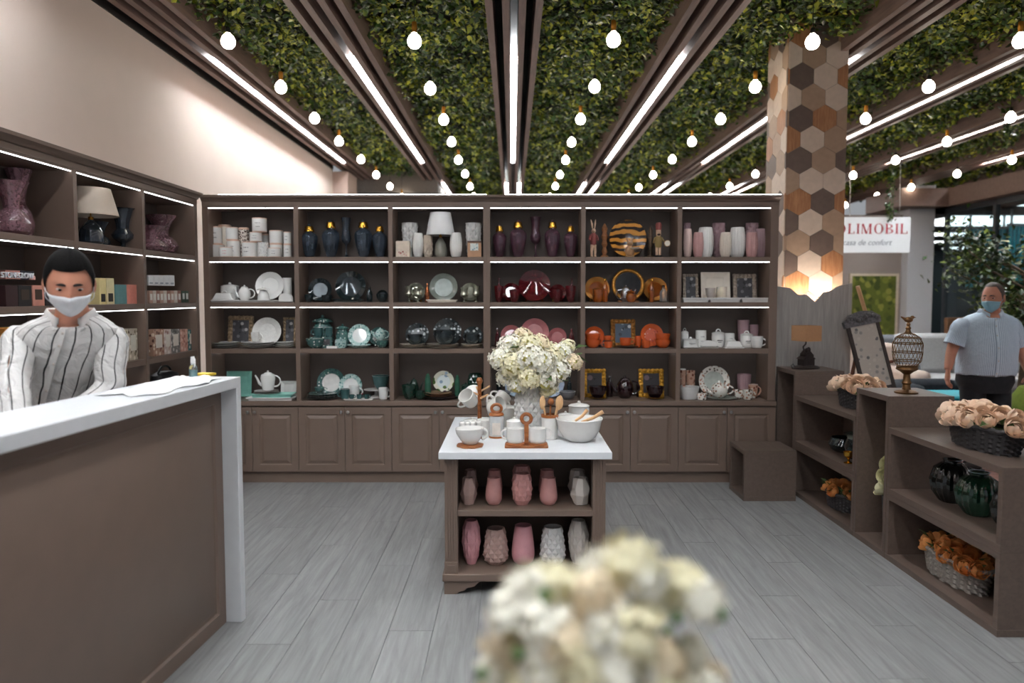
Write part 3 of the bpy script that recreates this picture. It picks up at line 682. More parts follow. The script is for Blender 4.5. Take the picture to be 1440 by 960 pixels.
for x0, x1, yt, yb, dy, ds, m, lid, pc in upper: canister(put(x0, x1, yt, 0, dy, yb), ds, m, lid, pc)
canister(put(337.5, 352, 320, 0, .2), 'tall tin printed with brown spots', PRINTBLK, 1, None); canister(put(309, 327, 316, 0, .225), 'tall cream tin at the back', CREAM, 1, None)
canister(put(369, 379, 328.5, 0, .215), 'grey tin behind the white stack', GREYW, 1, None)
for b, m, xs, nm in ((1, G_BLUE, [(425, 448, 318), (455, 478, 312), (480, 496, 306), (500, 524, 312), (525, 545, 318)], 'smoky blue'), (3, G_PURP, [(693, 712, 318), (717, 740, 312), (744, 762, 305), (766, 787, 312), (793, 811, 318)], 'plum')):
    bay(b, 0)
    for i, (x0, x1, yt) in enumerate(xs):
        q = put(x0, x1, yt, 0, .15 if i != 2 else .19)
        if i == 2: goblet(q, 'tall %s glass footed vase in the middle' % nm, m)
        else: glass_jar(q, '%s faceted glass jar with gold lid, %s of four' % (nm, ['leftmost', 'second', '', 'third', 'rightmost'][i]), m)
bay(2, 0)
vase(put(566, 588, 314, 0, .2), 'tall white quilted vase at the left back', GREYW, 'cone', 'diamond', k=9)
vase(put(655, 677, 314, 0, .2), 'tall white quilted vase at the right back', GREYW, 'cone', 'diamond', k=9)
GBP = printmat('gift_box_print', (222, 204, 188), [(150, 70, 66), (236, 226, 214), (206, 150, 140)], 60, .4, .6, 0)
boxy(put(558, 577, 339, 0, .07), 'cream gift box with floral print', mat('cream_card', (226, 210, 192), .7), .06, lab=GBP, labz=(.05, .4))
boxy(put(658, 677, 339, 0, .07), 'kraft gift box with pale blue print', mat('kraft_card', (190, 148, 116), .7), .06, lab=printmat('blue_gift_print', (206, 216, 214), [(120, 150, 160), (230, 226, 216)], 70, .4, .6, 0), labz=(.4, .85), top=mat('brown_card', (96, 72, 60), .7))
vase(put(581, 596, 328, 0, .10), 'small white ribbed vase left of the lamp', CERAM, 'barrel', 'rib', k=9); vase(put(633, 650, 327.5, 0, .10), 'small white ribbed vase right of the lamp', CERAM, 'barrel', 'rib', k=9)
vase(put(595, 609, 331, 0, .13), 'beige faceted small vase beside the lamp', mat('beige_glaze', (198, 182, 166), .4), 'barrel', 'diamond', k=7)
table_lamp(put(600, 640, 299, 0, .145), 'table lamp with white cone shade and grey base', mat('grey_celadon', (140, 138, 128), .3, var=.25, scale=10), SHADE)
bay(4, 0)
BROWNF = mat('figurine_brown', (150, 98, 62), .6, var=.3, scale=60); FLESH = mat('figurine_flesh', (206, 172, 146), .6, var=.15, scale=60); VEST = mat('figurine_red', (130, 66, 62), .6)
def rabbit(p, desc, coat, lean=0, staff=True):
    x, y, z, w, h = p; t = T0('rabbit_figurine', desc, 'figurine', p, .2)
    mb = MB(); k = h
    for s in (-1, 1):
        mb.tube([(s*.045*k, 0, 0), (s*.05*k, 0, .15*k), (s*.035*k, .0, .33*k)], [.028*k, .035*k, .05*k], 8); mb.ball((s*.045*k, -.03*k, .02*k), (.03*k, .055*k, .022*k), 8, 6)
        mb.tube([(s*.03*k, 0, .75*k), (s*.045*k, .0, .88*k), (s*.065*k + lean*k, .01, .99*k)], [.014*k, .024*k, .006*k], 8)
    mb.ball((0, -.01*k, .69*k), (.055*k, .07*k, .065*k), 12, 8); mb.ball((0, -.065*k, .675*k), (.03*k, .04*k, .03*k), 8, 6)
    part(t, 'body', mb, FLESH)
    c = MB().lathe([(.06*k, .32*k), (.085*k, .38*k), (.085*k, .52*k), (.06*k, .62*k), (.03*k, .65*k)], 14, sy=.8)
    for s in (-1, 1): c.tube([(s*.07*k, 0, .58*k), (s*.12*k, -.03*k, .47*k), (s*.10*k, -.09*k, .44*k)], [.035*k, .03*k, .022*k], 8)
    part(t, 'jacket', c, coat)
    if staff: part(t, 'staff', MB().tube([(.12*k, -.1*k, 0), (.12*k, -.09*k, .55*k)], .007*k, 6), BLACK)
    return t
rabbit(put(826, 842, 308, 0, .09), 'standing rabbit figurine in red waistcoat with staff', VEST)
def turned(p, desc, m, name='candlestick'):
    x, y, z, w, h = p; t = T0(name, desc, 'figurine', p)
    part(t, 'base', MB().lathe(body_prof([(1, 0), (1, .05), (.5, .09), (.75, .18), (.4, .3)], w, h), 16), m)
    part(t, 'stem', MB().lathe(body_prof([(.4, .3), (.8, .4), (.5, .5), (.9, .62), (.5, .72), (.8, .84), (.35, .95), (.1, 1)], w, h), 16), m)
    return t
turned(put(844, 855, 314, 0, .17), 'carved brown wooden column left of striped plate', BROWNF); turned(put(909, 918, 318, 0, .17), 'dark carved column behind the nutcracker', mat('dark_carving', (84, 66, 50), .6, var=.3))
m, nt, N, Lk, Pb = newmat('tiger_stripe_glaze')
tcn = N.new('ShaderNodeTexCoord'); wv = N.new('ShaderNodeTexWave'); wv.bands_direction = 'Z'; wv.inputs['Scale'].default_value = 5.5; wv.inputs['Distortion'].default_value = 5; wv.inputs['Detail'].default_value = 2; wv.inputs['Detail Scale'].default_value = 1.2
crn = N.new('ShaderNodeValToRGB'); crn.color_ramp.elements[0].position = .40; crn.color_ramp.elements[0].color = lin((40, 24, 14)); crn.color_ramp.elements[1].position = .48; crn.color_ramp.elements[1].color = lin((204, 140, 60))
Lk.new(tcn.outputs['Object'], wv.inputs['Vector']); Lk.new(wv.outputs['Fac'], crn.inputs[0]); Lk.new(crn.outputs[0], Pb.inputs['Base Color']); Pb.inputs['Roughness'].default_value = .2; TIGER = m
plate_up(put(856, 908, 313, 0, .15), 'large round plate with gold and black tiger stripes', TIGER, TIGER, lean=.12)
def hare_bust(p, desc):
    x, y, z, w, h = p; t = T0('hare_figurine', desc, 'figurine', p)
    mb = MB().lathe(body_prof([(.7, 0), (.75, .06), (.55, .1), (.8, .3), (.62, .5), (.3, .6)], w, h), 16); mb.ball((0, -.01, h*.68), (w*.26, w*.32, h*.12), 12, 8)
    for s in (-1, 1): mb.tube([(s*w*.1, 0, h*.74), (s*w*.16, .01, h*.9), (s*w*.3, .015, h)], [w*.07, w*.1, w*.02], 8)
    part(t, 'body', mb, mat('tan_resin', (176, 136, 100), .5, var=.15))
    part(t, 'dish', MB().lathe(shell([(.3, 0), (.8, .5), (1, 1)], w*.8, h*.1), 16, c=(w*.35, -.03, h*.38)), CREAM); return t
hare_bust(put(876, 894, 334, 0, .04), 'tan hare figurine holding a dish before the striped plate')
def nutcracker(p, desc):
    x, y, z, w, h = p; t = T0('nutcracker_figurine', desc, 'figurine', p); k = h
    part(t, 'base', MB().lathe([(.12*k, 0), (.12*k, .05*k), (.1*k, .06*k)], 16), BLACK)
    b = MB()
    for s in (-1, 1): b.tube([(s*.045*k, 0, .06*k), (s*.045*k, 0, .3*k)], [.035*k, .04*k], 8)
    part(t, 'legs', b, FLESH)
    part(t, 'coat', MB().lathe([(.07*k, .28*k), (.1*k, .34*k), (.1*k, .5*k), (.085*k, .6*k), (.03*k, .62*k)], 14).tube([(-.09*k, 0, .57*k), (-.14*k, -.02*k, .42*k)], .03*k, 8).tube([(.09*k, 0, .57*k), (.15*k, -.04*k, .45*k)], .03*k, 8), mat('olive_coat', (142, 120, 76), .6))
    part(t, 'head', MB().lathe([(.05*k, .6*k), (.075*k, .65*k), (.075*k, .78*k), (.06*k, .8*k)], 14), FLESH)
    part(t, 'beard', MB().ball((0, -.06*k, .655*k), (.05*k, .025*k, .035*k), 8, 6), mat('beard_dark', (52, 36, 28), .8))
    part(t, 'hat', MB().lathe([(.085*k, .79*k), (.08*k, .82*k), (.09*k, .95*k), (.06*k, 1.0*k)], 14), VEST)
    d = part(t, 'drum', MB().lathe([(.09*k, -.03*k), (.09*k, .03*k)], 20, M=Matrix.Translation((.24*k, -.07*k, .40*k)) @ Matrix.Rotation(PI/2, 4, 'X')), BRASS)
    part(d, 'drum_skin', MB().lathe([(.08*k, .0), (.08*k, .004)], 20, M=Matrix.Translation((.24*k, -.1*k, .40*k)) @ Matrix.Rotation(PI/2, 4, 'X')), CREAM); return t
nutcracker(put(915, 935, 313, 0, .09), 'nutcracker soldier figurine with small round drum')
bay(5, 0)
for x0, x1, yt, dy, ds, m, sh, pt in [(960, 972, 322, .12, 'pale pink ribbed vase at the left edge', PKL, 'barrel', 'rib'), (960, 969.5, 314, .22, 'mauve quilted vase at the left back', MAUVE, 'cone', 'diamond'), (973.5, 988, 327, .07, 'small pink ribbed vase left of the big white one', PKD, 'barrel', 'rib'), (980, 1002, 320, .14, 'big white ribbed vase, left one of two', CERAM, 'barrel', 'rib'),
                                   (1000.5, 1018, 314, .22, 'mauve quilted vase at the middle back', MAUVE, 'cone', 'diamond'), (1011, 1027, 327, .07, 'small cream ribbed vase in the middle', CREAM, 'barrel', 'rib'), (1024.5, 1046.5, 320, .14, 'big white ribbed vase, right one of two', CERAM, 'barrel', 'rib'), (1047, 1064, 314, .22, 'mauve quilted vase at the right back', MAUVE, 'cone', 'diamond'),
                                   (1047.5, 1064, 327, .07, 'small pink ribbed vase right of the big white one', PKD, 'barrel', 'rib'), (1060, 1075.5, 322, .15, 'dusky pink ribbed vase at the right edge', MAUVE, 'barrel', 'rib')]: vase(put(x0, x1, yt, 0, dy), ds, m, sh, pt, k=8, amp=.13)
# ---- second row
bay(0, 1)
TR = mat('grey_tray', (196, 192, 188), .4)
tray(put(293, 401, 422.5, 1, .11), 'long white tray under the tea things', GREYW, .2); zt = ROWZ[1] + .012
lidded(put(311, 336, 396, 1, .19, z0=zt), 'white round casserole with leaf knob', CERAM, False, name='casserole', cat='casserole')
def butter(p, desc, ring=False):
    x, y, z, w, h = p; t = T0('butter_dish', desc, 'butter dish', p); d = w * .3
    part(t, 'dish', MB().box(-w/2, w/2, -d, d, 0, h*.12), CERAM, bevel=.002)
    part(t, 'cover', MB().q([(-w*.44, -d*.85, h*.12), (w*.44, -d*.85, h*.12), (w*.44, d*.85, h*.12), (-w*.44, d*.85, h*.12), (-w*.3, -d*.6, h*.8), (w*.3, -d*.6, h*.8), (w*.3, d*.6, h*.8), (-w*.3, d*.6, h*.8)], [(0, 1, 5, 4), (1, 2, 6, 5), (2, 3, 7, 6), (3, 0, 4, 7), (4, 5, 6, 7), (3, 2, 1, 0)]), CERAM, bevel=.006)
    part(t, 'handle', MB().tube(arc(0, h*.78, w*.1, h*.22, 0, PI, 8), w*.03, 8), CERAM); return t
butter(put(299, 332, 409, 1, .08, z0=zt), 'white covered butter dish with bird knob')
teapot(put(329, 359, 400, 1, .12, z0=zt), 'small round white teapot with bird lid', CERAM); plate_up(put(360, 400, 385, 1, .17, z0=zt), 'white dinner plate stood upright', CERAM, CERAM)
lidded(put(362, 379, 402, 1, .06, z0=zt), 'small white bell shaped cheese cover', CERAM, False, name='cheese_bell', cat='dish', prof=[(1, 0), (.98, .1), (.9, .5), (.6, .9), (.3, 1)])
mug(put(393, 411, 391, 1, .2), 'white jug at the right end', CERAM, -1, 'jug')
def rack(p, desc):
    x, y, z, w, h = p; t = T0('napkin_holder', desc, 'napkin holder', p)
    o = [(-w/2, 0), (w/2, 0)] + [(w/2 * math.cos(a), h*.45 + h*.55 * math.sin(a)) for a in [PI * i / 10 for i in range(11)]]
    for yy in (-.022, .016): part(t, 'side_plate', MB().prism(o, yy, yy + .006, 'xz'), CERAM)
    part(t, 'base', MB().box(-w/2, w/2, -.022, .022, 0, .006), CERAM); return t
rack(put(393, 411, 412, 1, .035), 'white rounded napkin holder at the front right')
bay(1, 1)
for x0, x1, yt, dy, ds in [(434, 467, 398, .16, 'dark glass plate with silver glints, left'), (472, 515, 385, .17, 'large dark glass plate in the middle'), (530, 546, 398, .17, 'dark glass plate at the right edge')]: plate_up(put(x0, x1, yt, 1, dy), ds, G_DARK, mat('dark_mirror', (70, 76, 80), .12, .6, var=.2, scale=12), SILVER)
bowl(put(428, 441, 414, 1, .08), 'small dark glass bowl at the left', G_DARK); bowl(put(452, 467, 415, 1, .07), 'small dark glass bowl before the left plate', G_DARK); bottle(put(515.5, 524, 403, 1, .1), 'small dark perfume bottle with silver cap', G_DARK, SILVER)
tray(put(469, 510, 421, 1, .08), 'dark glass tray before the large plate', G_DARK, .1); bowl(put(529, 546, 413, 1, .07), 'small dark glass bowl at the right', G_DARK)
bay(2, 1)
MG = mat('mercury_glass', (166, 166, 150), .16, .65, var=.3, scale=30)
plate_up(put(604, 644, 384, 1, .17), 'large grey green glass plate in the middle', G_SMOKE, mat('celadon_well', (176, 186, 182), .15, var=.1), GOLD)
for x0, x1, sd in ((572, 598, 'left'), (648, 674, 'right')): plate_up(put(x0, x1, 395, 1, .2), 'grey green glass plate on the ' + sd, MG, MG, GOLD)
for x0, x1, yt, dy, sd in ((568.5, 582, 402, .13, 'outer left'), (580, 595, 404, .06, 'inner left'), (646, 660, 404, .06, 'inner right'), (663, 676, 402, .13, 'outer right')): goblet(put(x0, x1, yt, 1, dy), 'smoky silvered goblet, %s one' % sd, MG)
tray(put(600, 643, 422, 1, .07), 'pale oval tray before the large plate', CREAM, .09); bottle(put(597.5, 604, 398, 1, .1), 'copper toned slim bottle beside the plate', mat('copper', (176, 106, 72), .25, .9))
bay(3, 1)
plate_up(put(729, 774, 388, 1, .17), 'large ruby glass plate in gold stand', G_RUBY, G_RUBY, GOLD)
for x0, x1, sd in ((706, 732, 'left'), (772, 796, 'right')): plate_up(put(x0, x1, 397, 1, .2), 'smaller ruby glass plate on the ' + sd, G_RUBY, G_RUBY, GOLD)
for x0, x1, yt, dy, sd in ((695, 708, 402, .1, 'far left'), (716, 731, 407, .06, 'inner left'), (776, 790, 407, .06, 'inner right'), (795, 810, 402, .1, 'far right')): bowl(put(x0, x1, yt, 1, dy), 'ruby glass tumbler, %s one' % sd, G_RUBY, 'tumbler')
for x0, x1, sd in ((699, 705, 'left'), (801, 807, 'right')): bottle(put(x0, x1, 391, 1, .2), 'slim ruby glass bottle at the %s back' % sd, G_RUBY)
bay(4, 1)
plate_up(put(822, 857, 383, 1, .18), 'amber lustre plate on the left', mat('amber_lustre', (186, 126, 62), .18, .7, var=.25, scale=14), G_AMB, GOLD)
plate_up(put(904, 938, 386, 1, .18), 'amber lustre plate on the right', MATS['amber_lustre'], G_AMB, GOLD)
def wreath(p, desc):
    x, y, z, w, h = p; t = T0('wreath_mirror', desc, 'mirror', p); r = w/2*.86
    M = Matrix.Translation((0, 0, w/2)) @ Matrix.Rotation(-.12, 4, 'X')
    part(t, 'ring', MB().tube([(r*math.cos(a), 0, r*math.sin(a)) for a in [2*PI*i/36 for i in range(36)]], w*.055, 10, closed=True, M=M), mat('gilt_leaf', (186, 132, 60), .35, .7, var=.4, scale=70, bump=.6))
    lv = MB()
    for i in range(40):
        a = 2*PI*i/40; lv.ball((0, 0, 0), 1, 6, 5, M @ Matrix.Translation((r*math.cos(a), -w*.04, r*math.sin(a))) @ Matrix.Rotation(-a + R.uniform(-.6, .6), 4, 'Y') @ Matrix.Diagonal((w*.05, w*.02, w*.025, 1)))
    part(t, 'leaves', lv, MATS['gilt_leaf'])
    part(t, 'glass', MB().lathe([(r*.96, 0), (r*.96, .004)], 36, M=M @ Matrix.Rotation(PI/2, 4, 'X')), mat('dark_glass', (36, 34, 36), .12, var=.2)); 
    part(t, 'foot', MB().box(-w*.3, w*.3, -.04, .03, 0, .012), BROWNF, bevel=.003); return t
wreath(put(859, 907, 376, 1, .16), 'round gilt leaf wreath frame in the middle')
lidded(put(833, 848, 401, 1, .07), 'amber glass lidded jar in front of the left plate', G_AMB, False, name='glass_jar', cat='jar'); bottle(put(847, 855, 392, 1, .09), 'slim amber bottle left of the wreath', G_AMB, GOLD); bottle(put(913, 920, 392, 1, .08), 'slim amber bottle before the right plate', G_AMB, GOLD)
teapot(put(866, 894, 400, 1, .1), 'silver teapot before the wreath', SILVER, -1); lidded(put(880, 895, 406, 1, .03), 'amber glass pumpkin shaped jar', G_AMB, False, name='pumpkin_jar', cat='jar', prof=[(.6, 0), (.95, .2), (1, .5), (.9, .8), (.5, 1)]); bottle(put(927.5, 938, 401, 1, .06), 'clear glass spray bottle at the right end', G_CLEAR, SILVER)
bay(5, 1)
PEWT = mat('antique_pewter', (164, 150, 136), .4, .25, var=.35, scale=60, bump=.5); PHOTO = printmat('grey_photo', (64, 62, 66), [(170, 166, 166), (110, 108, 112), (40, 40, 44)], 26, .34, .5, 0)
for x0, x1, dep, sd in ((958, 996, 0, 'left'), (995, 1040, 0, 'middle'), (1040, 1081, 0, 'right')): tray(put(x0, x1, 419.5, 1, .075), 'shallow grey ribbed dish, %s one of three' % sd, GREYW, .11, rim=.006)
zq = ROWZ[1] + .022
orn_frame(put(961, 982, 385, 1, .2), 'pewter ornate photo frame on the left', PEWT, PHOTO); orn_frame(put(1031, 1064, 385, 1, .2), 'pewter ornate photo frame on the right', PEWT, PHOTO)
plate_up(put(985, 1026, 380, 1, .19), 'square ivory plate with scalloped edge', CREAM, CREAM, square=True, lean=.15, scallop=0)
canister(put(1008, 1022, 402, 1, .075, z0=zq), 'ivory candle in a glass on the middle dish', mat('candle_wax', (236, 222, 204), .5, sub=.2), False, None, name='candle')
bowl(put(992, 1006, 405, 1, .075, z0=zq), 'small pearly bowl on the middle dish', mat('pearl', (206, 198, 192), .15, .3))
# ---- third row
bay(0, 2)
LACE = mat('white_embossed', (228, 226, 222), .28, var=.06, scale=60, bump=.5, coat=.4); GREYEDGE = mat('grey_edge', (108, 104, 102), .4)
orn_frame(put(319, 354, 444, 2, .21), 'bronze scrolled photo frame, whole one', mat('antique_bronze', (146, 124, 98), .4, .25, var=.4, scale=60, bump=.5), PHOTO); orn_frame(put(397, 414.5, 446, 2, .21), 'bronze scrolled photo frame at the right edge', MATS['antique_bronze'], PHOTO)
plate_up(put(354, 395, 446, 2, .19), 'round white embossed plate stood upright', LACE, LACE)
for x0, x1, sd in ((295, 336, 'left'), (337, 384, 'middle'), (385, 413, 'right')): plate_stack(put(x0, x1, 480.5, 2, .11 if sd != 'middle' else .10), 'the %s white stack' % sd, CERAM, GREYEDGE, 3)
mug(put(352, 368, 467, 2, .08, z0=ROWZ[2] + .052), 'white embossed cup on the middle stack', LACE, 1, 'cup')
bay(1, 2)
TEAL = mat('teal_glaze', (58, 90, 90), .2, var=.15, coat=.5); TEALP = printmat('teal_floral', (72, 104, 102), [(44, 76, 76), (206, 214, 206), (88, 140, 124)], 55, .34); PALEP = printmat('pale_teal_floral', (176, 204, 200), [(96, 146, 142), (222, 230, 226), (70, 120, 116)], 60, .38); ROSEP = printmat('rose_print', (226, 226, 224), [(206, 92, 112), (228, 228, 226), (226, 228, 226), (222, 226, 222)], 16, .42); TRIM = mat('gold_trim_white', (230, 224, 206), .25)
lidded(put(439, 467, 440, 2, .2), 'large teal ginger jar with bird lid', TEALP, False, name='ginger_jar', cat='jar', prof=[(.6, 0), (.75, .1), (1, .5), (.95, .8), (.6, 1)])
boxy(put(453, 467, 473.5, 2, .1), 'small teal gift box with photo front', TEALP, .06, lab=PHOTO); boxy(put(459, 474, 486.2, 2, .035), 'flat white box at the front', CERAM, .05)
boxy(put(436, 452, 474, 2, .12), 'teal carton supporting the left cup', TEALP, .06)
mug(put(436, 453, 460, 2, .12, yb=474), 'teal cup with white rim, left of two', TEAL, -1, inner=CERAM); mug(put(453, 467, 460, 2, .1, yb=473.5), 'teal cup with white rim, right of two', TEAL, -1, inner=CERAM)
bowl(put(429, 455, 475.5, 2, .06), 'dark teal bowl with pale rim at the left', TEALP, inner=TRIM); lidded(put(472, 490, 453, 2, .16), 'teal floral jar with pink finial', TEALP, False, name='tea_jar', cat='jar', prof=[(.8, 0), (1, .2), (1, .7), (.7, 1)])
lidded(put(470, 486, 474, 2, .06), 'small teal floral sugar bowl', PALEP, False, name='sugar_bowl', cat='bowl'); flat_plate(put(487, 521, 484, 2, .08), 'pale teal saucer before the rose plate', PALEP)
plate_up(put(489, 521, 455, 2, .15), 'teal rimmed plate with pink rose centre', PALEP, ROSEP); plate_up(put(519, 546, 447, 2, .2), 'dark teal rimmed plate at the back right', TEALP, mat('grey_well', (170, 172, 172), .25))
bowl(put(527, 546, 477.5, 2, .1), 'teal floral bowl under the teapot', TEALP, inner=TRIM); teapot(put(521, 547, 460, 2, .1, z0=ROWZ[2] + .062), 'teal teapot with pink rose print', PALEP, 1)
bay(2, 2)
SILP = printmat('silver_rose_print', (60, 66, 68), [(210, 214, 216), (150, 156, 160), (30, 34, 36)], 38, .40, .12, .6)
plate_up(put(609, 649, 444, 2, .19), 'large black and silver patterned plate', SILP, SILP, SILVER); plate_up(put(570, 603, 455, 2, .19), 'black and silver patterned plate on the left', SILP, SILP, SILVER); plate_up(put(651, 679, 455, 2, .19), 'black and silver patterned plate on the right', SILP, SILP, SILVER)
for x0, x1, sd in ((561, 598, 'left'), (598, 645, 'middle'), (647, 679, 'right')): plate_stack(put(x0, x1, 483, 2, .1), 'the %s cream stack' % sd, CREAM, mat('taupe_edge', (120, 100, 86), .4), 2)
for x0, x1, yt, sd in ((572, 594, 470, 'left'), (609, 641, 464, 'middle'), (652, 675, 470, 'right')): bowl(put(x0, x1, yt, 2, .1, z0=ROWZ[2] + .037), 'dark silver lustre bowl on the %s stack' % sd, mat('dark_lustre', (74, 82, 86), .12, .7, var=.4, scale=24), inner=SILVER)
bay(3, 2)
PKP = mat('rose_plate', (176, 106, 108), .2, var=.08, coat=.5)
plate_up(put(732, 772, 446, 2, .17), 'large dusty rose plate in the middle', PKP, PKP); plate_up(put(704, 734, 455, 2, .2), 'dusty rose plate on the left', PKP, PKP); plate_up(put(771, 797, 455, 2, .2), 'dusty rose plate on the right', PKP, PKP)
for x0, x1, sd in ((724, 746, 'left'), (772, 796, 'right')): bowl(put(x0, x1, 479, 2, .08), 'dusty rose bowl on the %s behind the bouquet' % sd, PKP)
for x0, x1, sd in ((696, 702, 'left'), (800, 808, 'right')): bottle(put(x0, x1, 461, 2, .16), 'slim rose glass bottle at the %s' % sd, G_RUBY, SILVER)
bay(4, 2)
ORN = mat('orange_glaze', (206, 92, 44), .25, var=.08, coat=.5); ORNP = printmat('orange_floral', (196, 84, 46), [(150, 50, 34), (230, 200, 180), (206, 96, 50)], 45, .3)
GILT = mat('dark_gilt', (150, 100, 40), .35, .35, var=.5, scale=55, bump=.6)
plate_up(put(822, 850, 455, 2, .2), 'orange plate at the left back', ORN, ORN); plate_up(put(901, 933, 455, 2, .19), 'orange plate with white flowers at the right', ORN, ORNP)
for (x0, x1, sd, yt) in ((823, 845, 'left', 469), (922, 944, 'right', 469)):
    bowl(put(x0, x1, 477.3, 2, .1), 'lower orange bowl of the %s pair' % sd, ORN); bowl(put(x0, x1 - .5, yt, 2, .1, z0=ROWZ[2] + .047), 'upper orange bowl of the %s pair' % sd, ORN)
mug(put(846, 862, 480, 2, .07), 'orange mug under another, left of the frame', ORN, -1); mug(put(849, 864, 472, 2, .07, z0=ROWZ[2] + .060), 'orange mug stacked on another', ORN, 1)
orn_frame(put(860, 894, 449, 2, .2), 'dark gilt ornate picture frame', GILT, printmat('city_print', (70, 84, 100), [(200, 204, 206), (50, 56, 66), (140, 150, 160)], 22, .3, .5, 0))
flat_plate(put(866, 899, 487, 2, .09), 'dark saucer under the orange cup', mat('dark_brown_glaze', (52, 36, 32), .3), hgt=.014); mug(put(872, 894, 475, 2, .09, z0=ROWZ[2] + .018), 'wide orange teacup in front of the frame', ORN, 1, 'teacup')
mug(put(893, 906, 472.5, 2, .14), 'orange mug behind the small one', ORN, 1); mug(put(903, 919, 479, 2, .06), 'small orange mug in front of the floral plate', ORN, 1)
bay(5, 2)
tray(put(959, 1012, 488.6, 2, .08), 'long flat white tray at the front', CERAM, .12, rim=.002); zt = ROWZ[2] + .010
lidded(put(958, 969, 461, 2, .16), 'white canister with ring lid at the left edge', CERAM, True, name='canister', cat='canister', printc=I_); lidded(put(961, 983, 474, 2, .07, z0=zt), 'white sugar box with knob on the tray', CERAM, False, name='sugar_box', cat='box', printc=I_, prof=[(1, 0), (1, 1)])
canister(put(979, 994, 464, 2, .18), 'tall white canister with grey print, no knob', CERAM, 2, I_); rack(put(987, 1008, 478.5, 2, .07, z0=zt), 'white half round napkin holder on the tray')
lidded(put(1002, 1020, 462.5, 2, .15), 'white canister with ring handle lid, left one', CERAM, True, name='canister', cat='canister', printc=I_); canister(put(1020, 1034, 468, 2, .2), 'white canister at the back behind the butter dish', CERAM, 2, I_)
butter(put(1019, 1046, 477, 2, .06), 'white butter dish with ring handle and slanted sides'); lidded(put(1042, 1060, 465, 2, .13), 'white canister with ring handle lid, right one', CERAM, True, name='canister', cat='canister', printc=I_)
mug(put(1057, 1080, 473, 2, .07), 'white mug with grey lettering at the right', CERAM, 1)
for x0, x1, yt, sd in ((1038, 1054, 450, 'taller'), (1055, 1067, 456.5, 'shorter')): vase(put(x0, x1, yt, 2, .22), '%s mauve ribbed vase at the back' % sd, MAUVE, 'cone', 'rib', k=9, amp=.12)
# ---- bottom row
bay(0, 3)
AQUA = mat('aqua_glaze', (126, 186, 172), .2, var=.12, scale=12, coat=.5)
plate_up(put(316, 352, 513, 3, .19), 'square aqua plate stood upright', AQUA, AQUA, square=True, lean=.15); plate_up(put(393, 415, 513, 3, .19), 'square white plate stood upright', CERAM, GREYW, square=True, lean=.15)
tray(put(347, 414, 558, 3, .06), 'white rectangular tray, lower of two', CERAM, .16); tray(put(352, 412, 553, 3, .08, z0=ROWZ[3] + .019), 'aqua rectangular tray, upper of two', AQUA, .13)
zt = ROWZ[3] + .040; plate_stack((at(374, 500, D + .1).x, D + .1, zt, .20, .03), 'the white stack under the teapot', CERAM, GREYEDGE, 3)
teapot(put(356, 393, 520, 3, .1, z0=zt + .032), 'tall white teapot with gold trim', CERAM, 1, prof=[(.7, 0), (.75, .04), (.85, .3), (1, .75), (.9, .95), (.75, 1)])
bay(1, 3)
plate_up(put(444, 484, 513, 3, .2), 'large teal rimmed dinner plate', TEALP, mat('white_well', (226, 224, 220), .2)); plate_up(put(475, 508, 524, 3, .16), 'teal rimmed side plate with rose print', PALEP, ROSEP)
plate_stack(put(429, 473, 552, 3, .1), 'the teal stack', TEALP, GREYEDGE, 3); mug(put(440, 459, 544, 3, .1, z0=ROWZ[3] + .066), 'teal cup with rose on the plate stack', TEALP, 1, 'cup', inner=CERAM)
mug(put(472, 490, 546.5, 3, .07), 'plain dark teal mug with white rim', TEAL, -1, inner=CERAM); mug(put(489, 509, 542, 3, .12), 'mug with large pink rose, centre', ROSEP, 1, inner=CERAM)
tray(put(482, 524, 561, 3, .035), 'small white tray carrying three tiny cups', CERAM, .07, rim=.002)
for x0, x1, sd in ((489, 499, 'left'), (499.5, 509.5, 'middle'), (510.5, 520, 'right')): cup_small(put(x0, x1, 554.5, 3, .035, z0=ROWZ[3] + .0095), 'tiny teal cup with pale rim, %s one on the tray' % sd, TEAL)
def cake(p, desc, m):
    x, y, z, w, h = p; t = T0('cake_stand', desc, 'cake stand', p)
    part(t, 'pedestal', MB().lathe([(w*.26, 0), (w*.27, .006), (w*.08, h*.35), (w*.07, h*.8), (w*.16, h*.92)], 24), m); part(t, 'plate', MB().lathe([(w*.1, h*.9), (w*.49, h*.95), (w*.5, h), (w*.48, h), (.01, h*.97)], 32), m); return t
cake(put(510, 546, 547, 3, .17), 'white pedestal cake stand', GREYW); bowl(put(522, 546, 528, 3, .17, yb=546.6), 'deep teal bowl on the cake stand', TEAL, inner=mat('pale_rim', (150, 172, 168), .3))
mug(put(531, 549, 545, 3, .05), 'mug with large pink rose, right', ROSEP, 1, inner=CERAM)
bay(2, 3)
DGR = mat('dark_green_glaze', (24, 52, 42), .15, var=.25, coat=.6); GRB = mat('green_glass_glaze', (52, 96, 78), .18, var=.2, coat=.5)
bowl(put(564, 584, 541, 3, .08), 'dark green shell dish at the left', DGR, rib=.08); teapot(put(568, 594, 530, 3, .17), 'dark green teapot at the back left', DGR, -1); bowl(put(582, 597, 550, 3, .06), 'small dark green bowl by the left bottle', DGR)
PR2 = [(.8, 0), (.95, .04), (1, .3), (.9, .7), (.7, .86), (.75, .92)]
bottle(put(596, 605.5, 525, 3, .14), 'green glazed bottle with spout, left of plate', GRB, prof=PR2); bottle(put(638.5, 646.5, 527, 3, .14), 'green glazed bottle, right of plate', GRB, prof=PR2)
flat_plate(put(592, 644, 558.5, 3, .13), 'large dark brown platter', mat('dark_brown_glaze', (52, 36, 32), .3), hgt=.02)
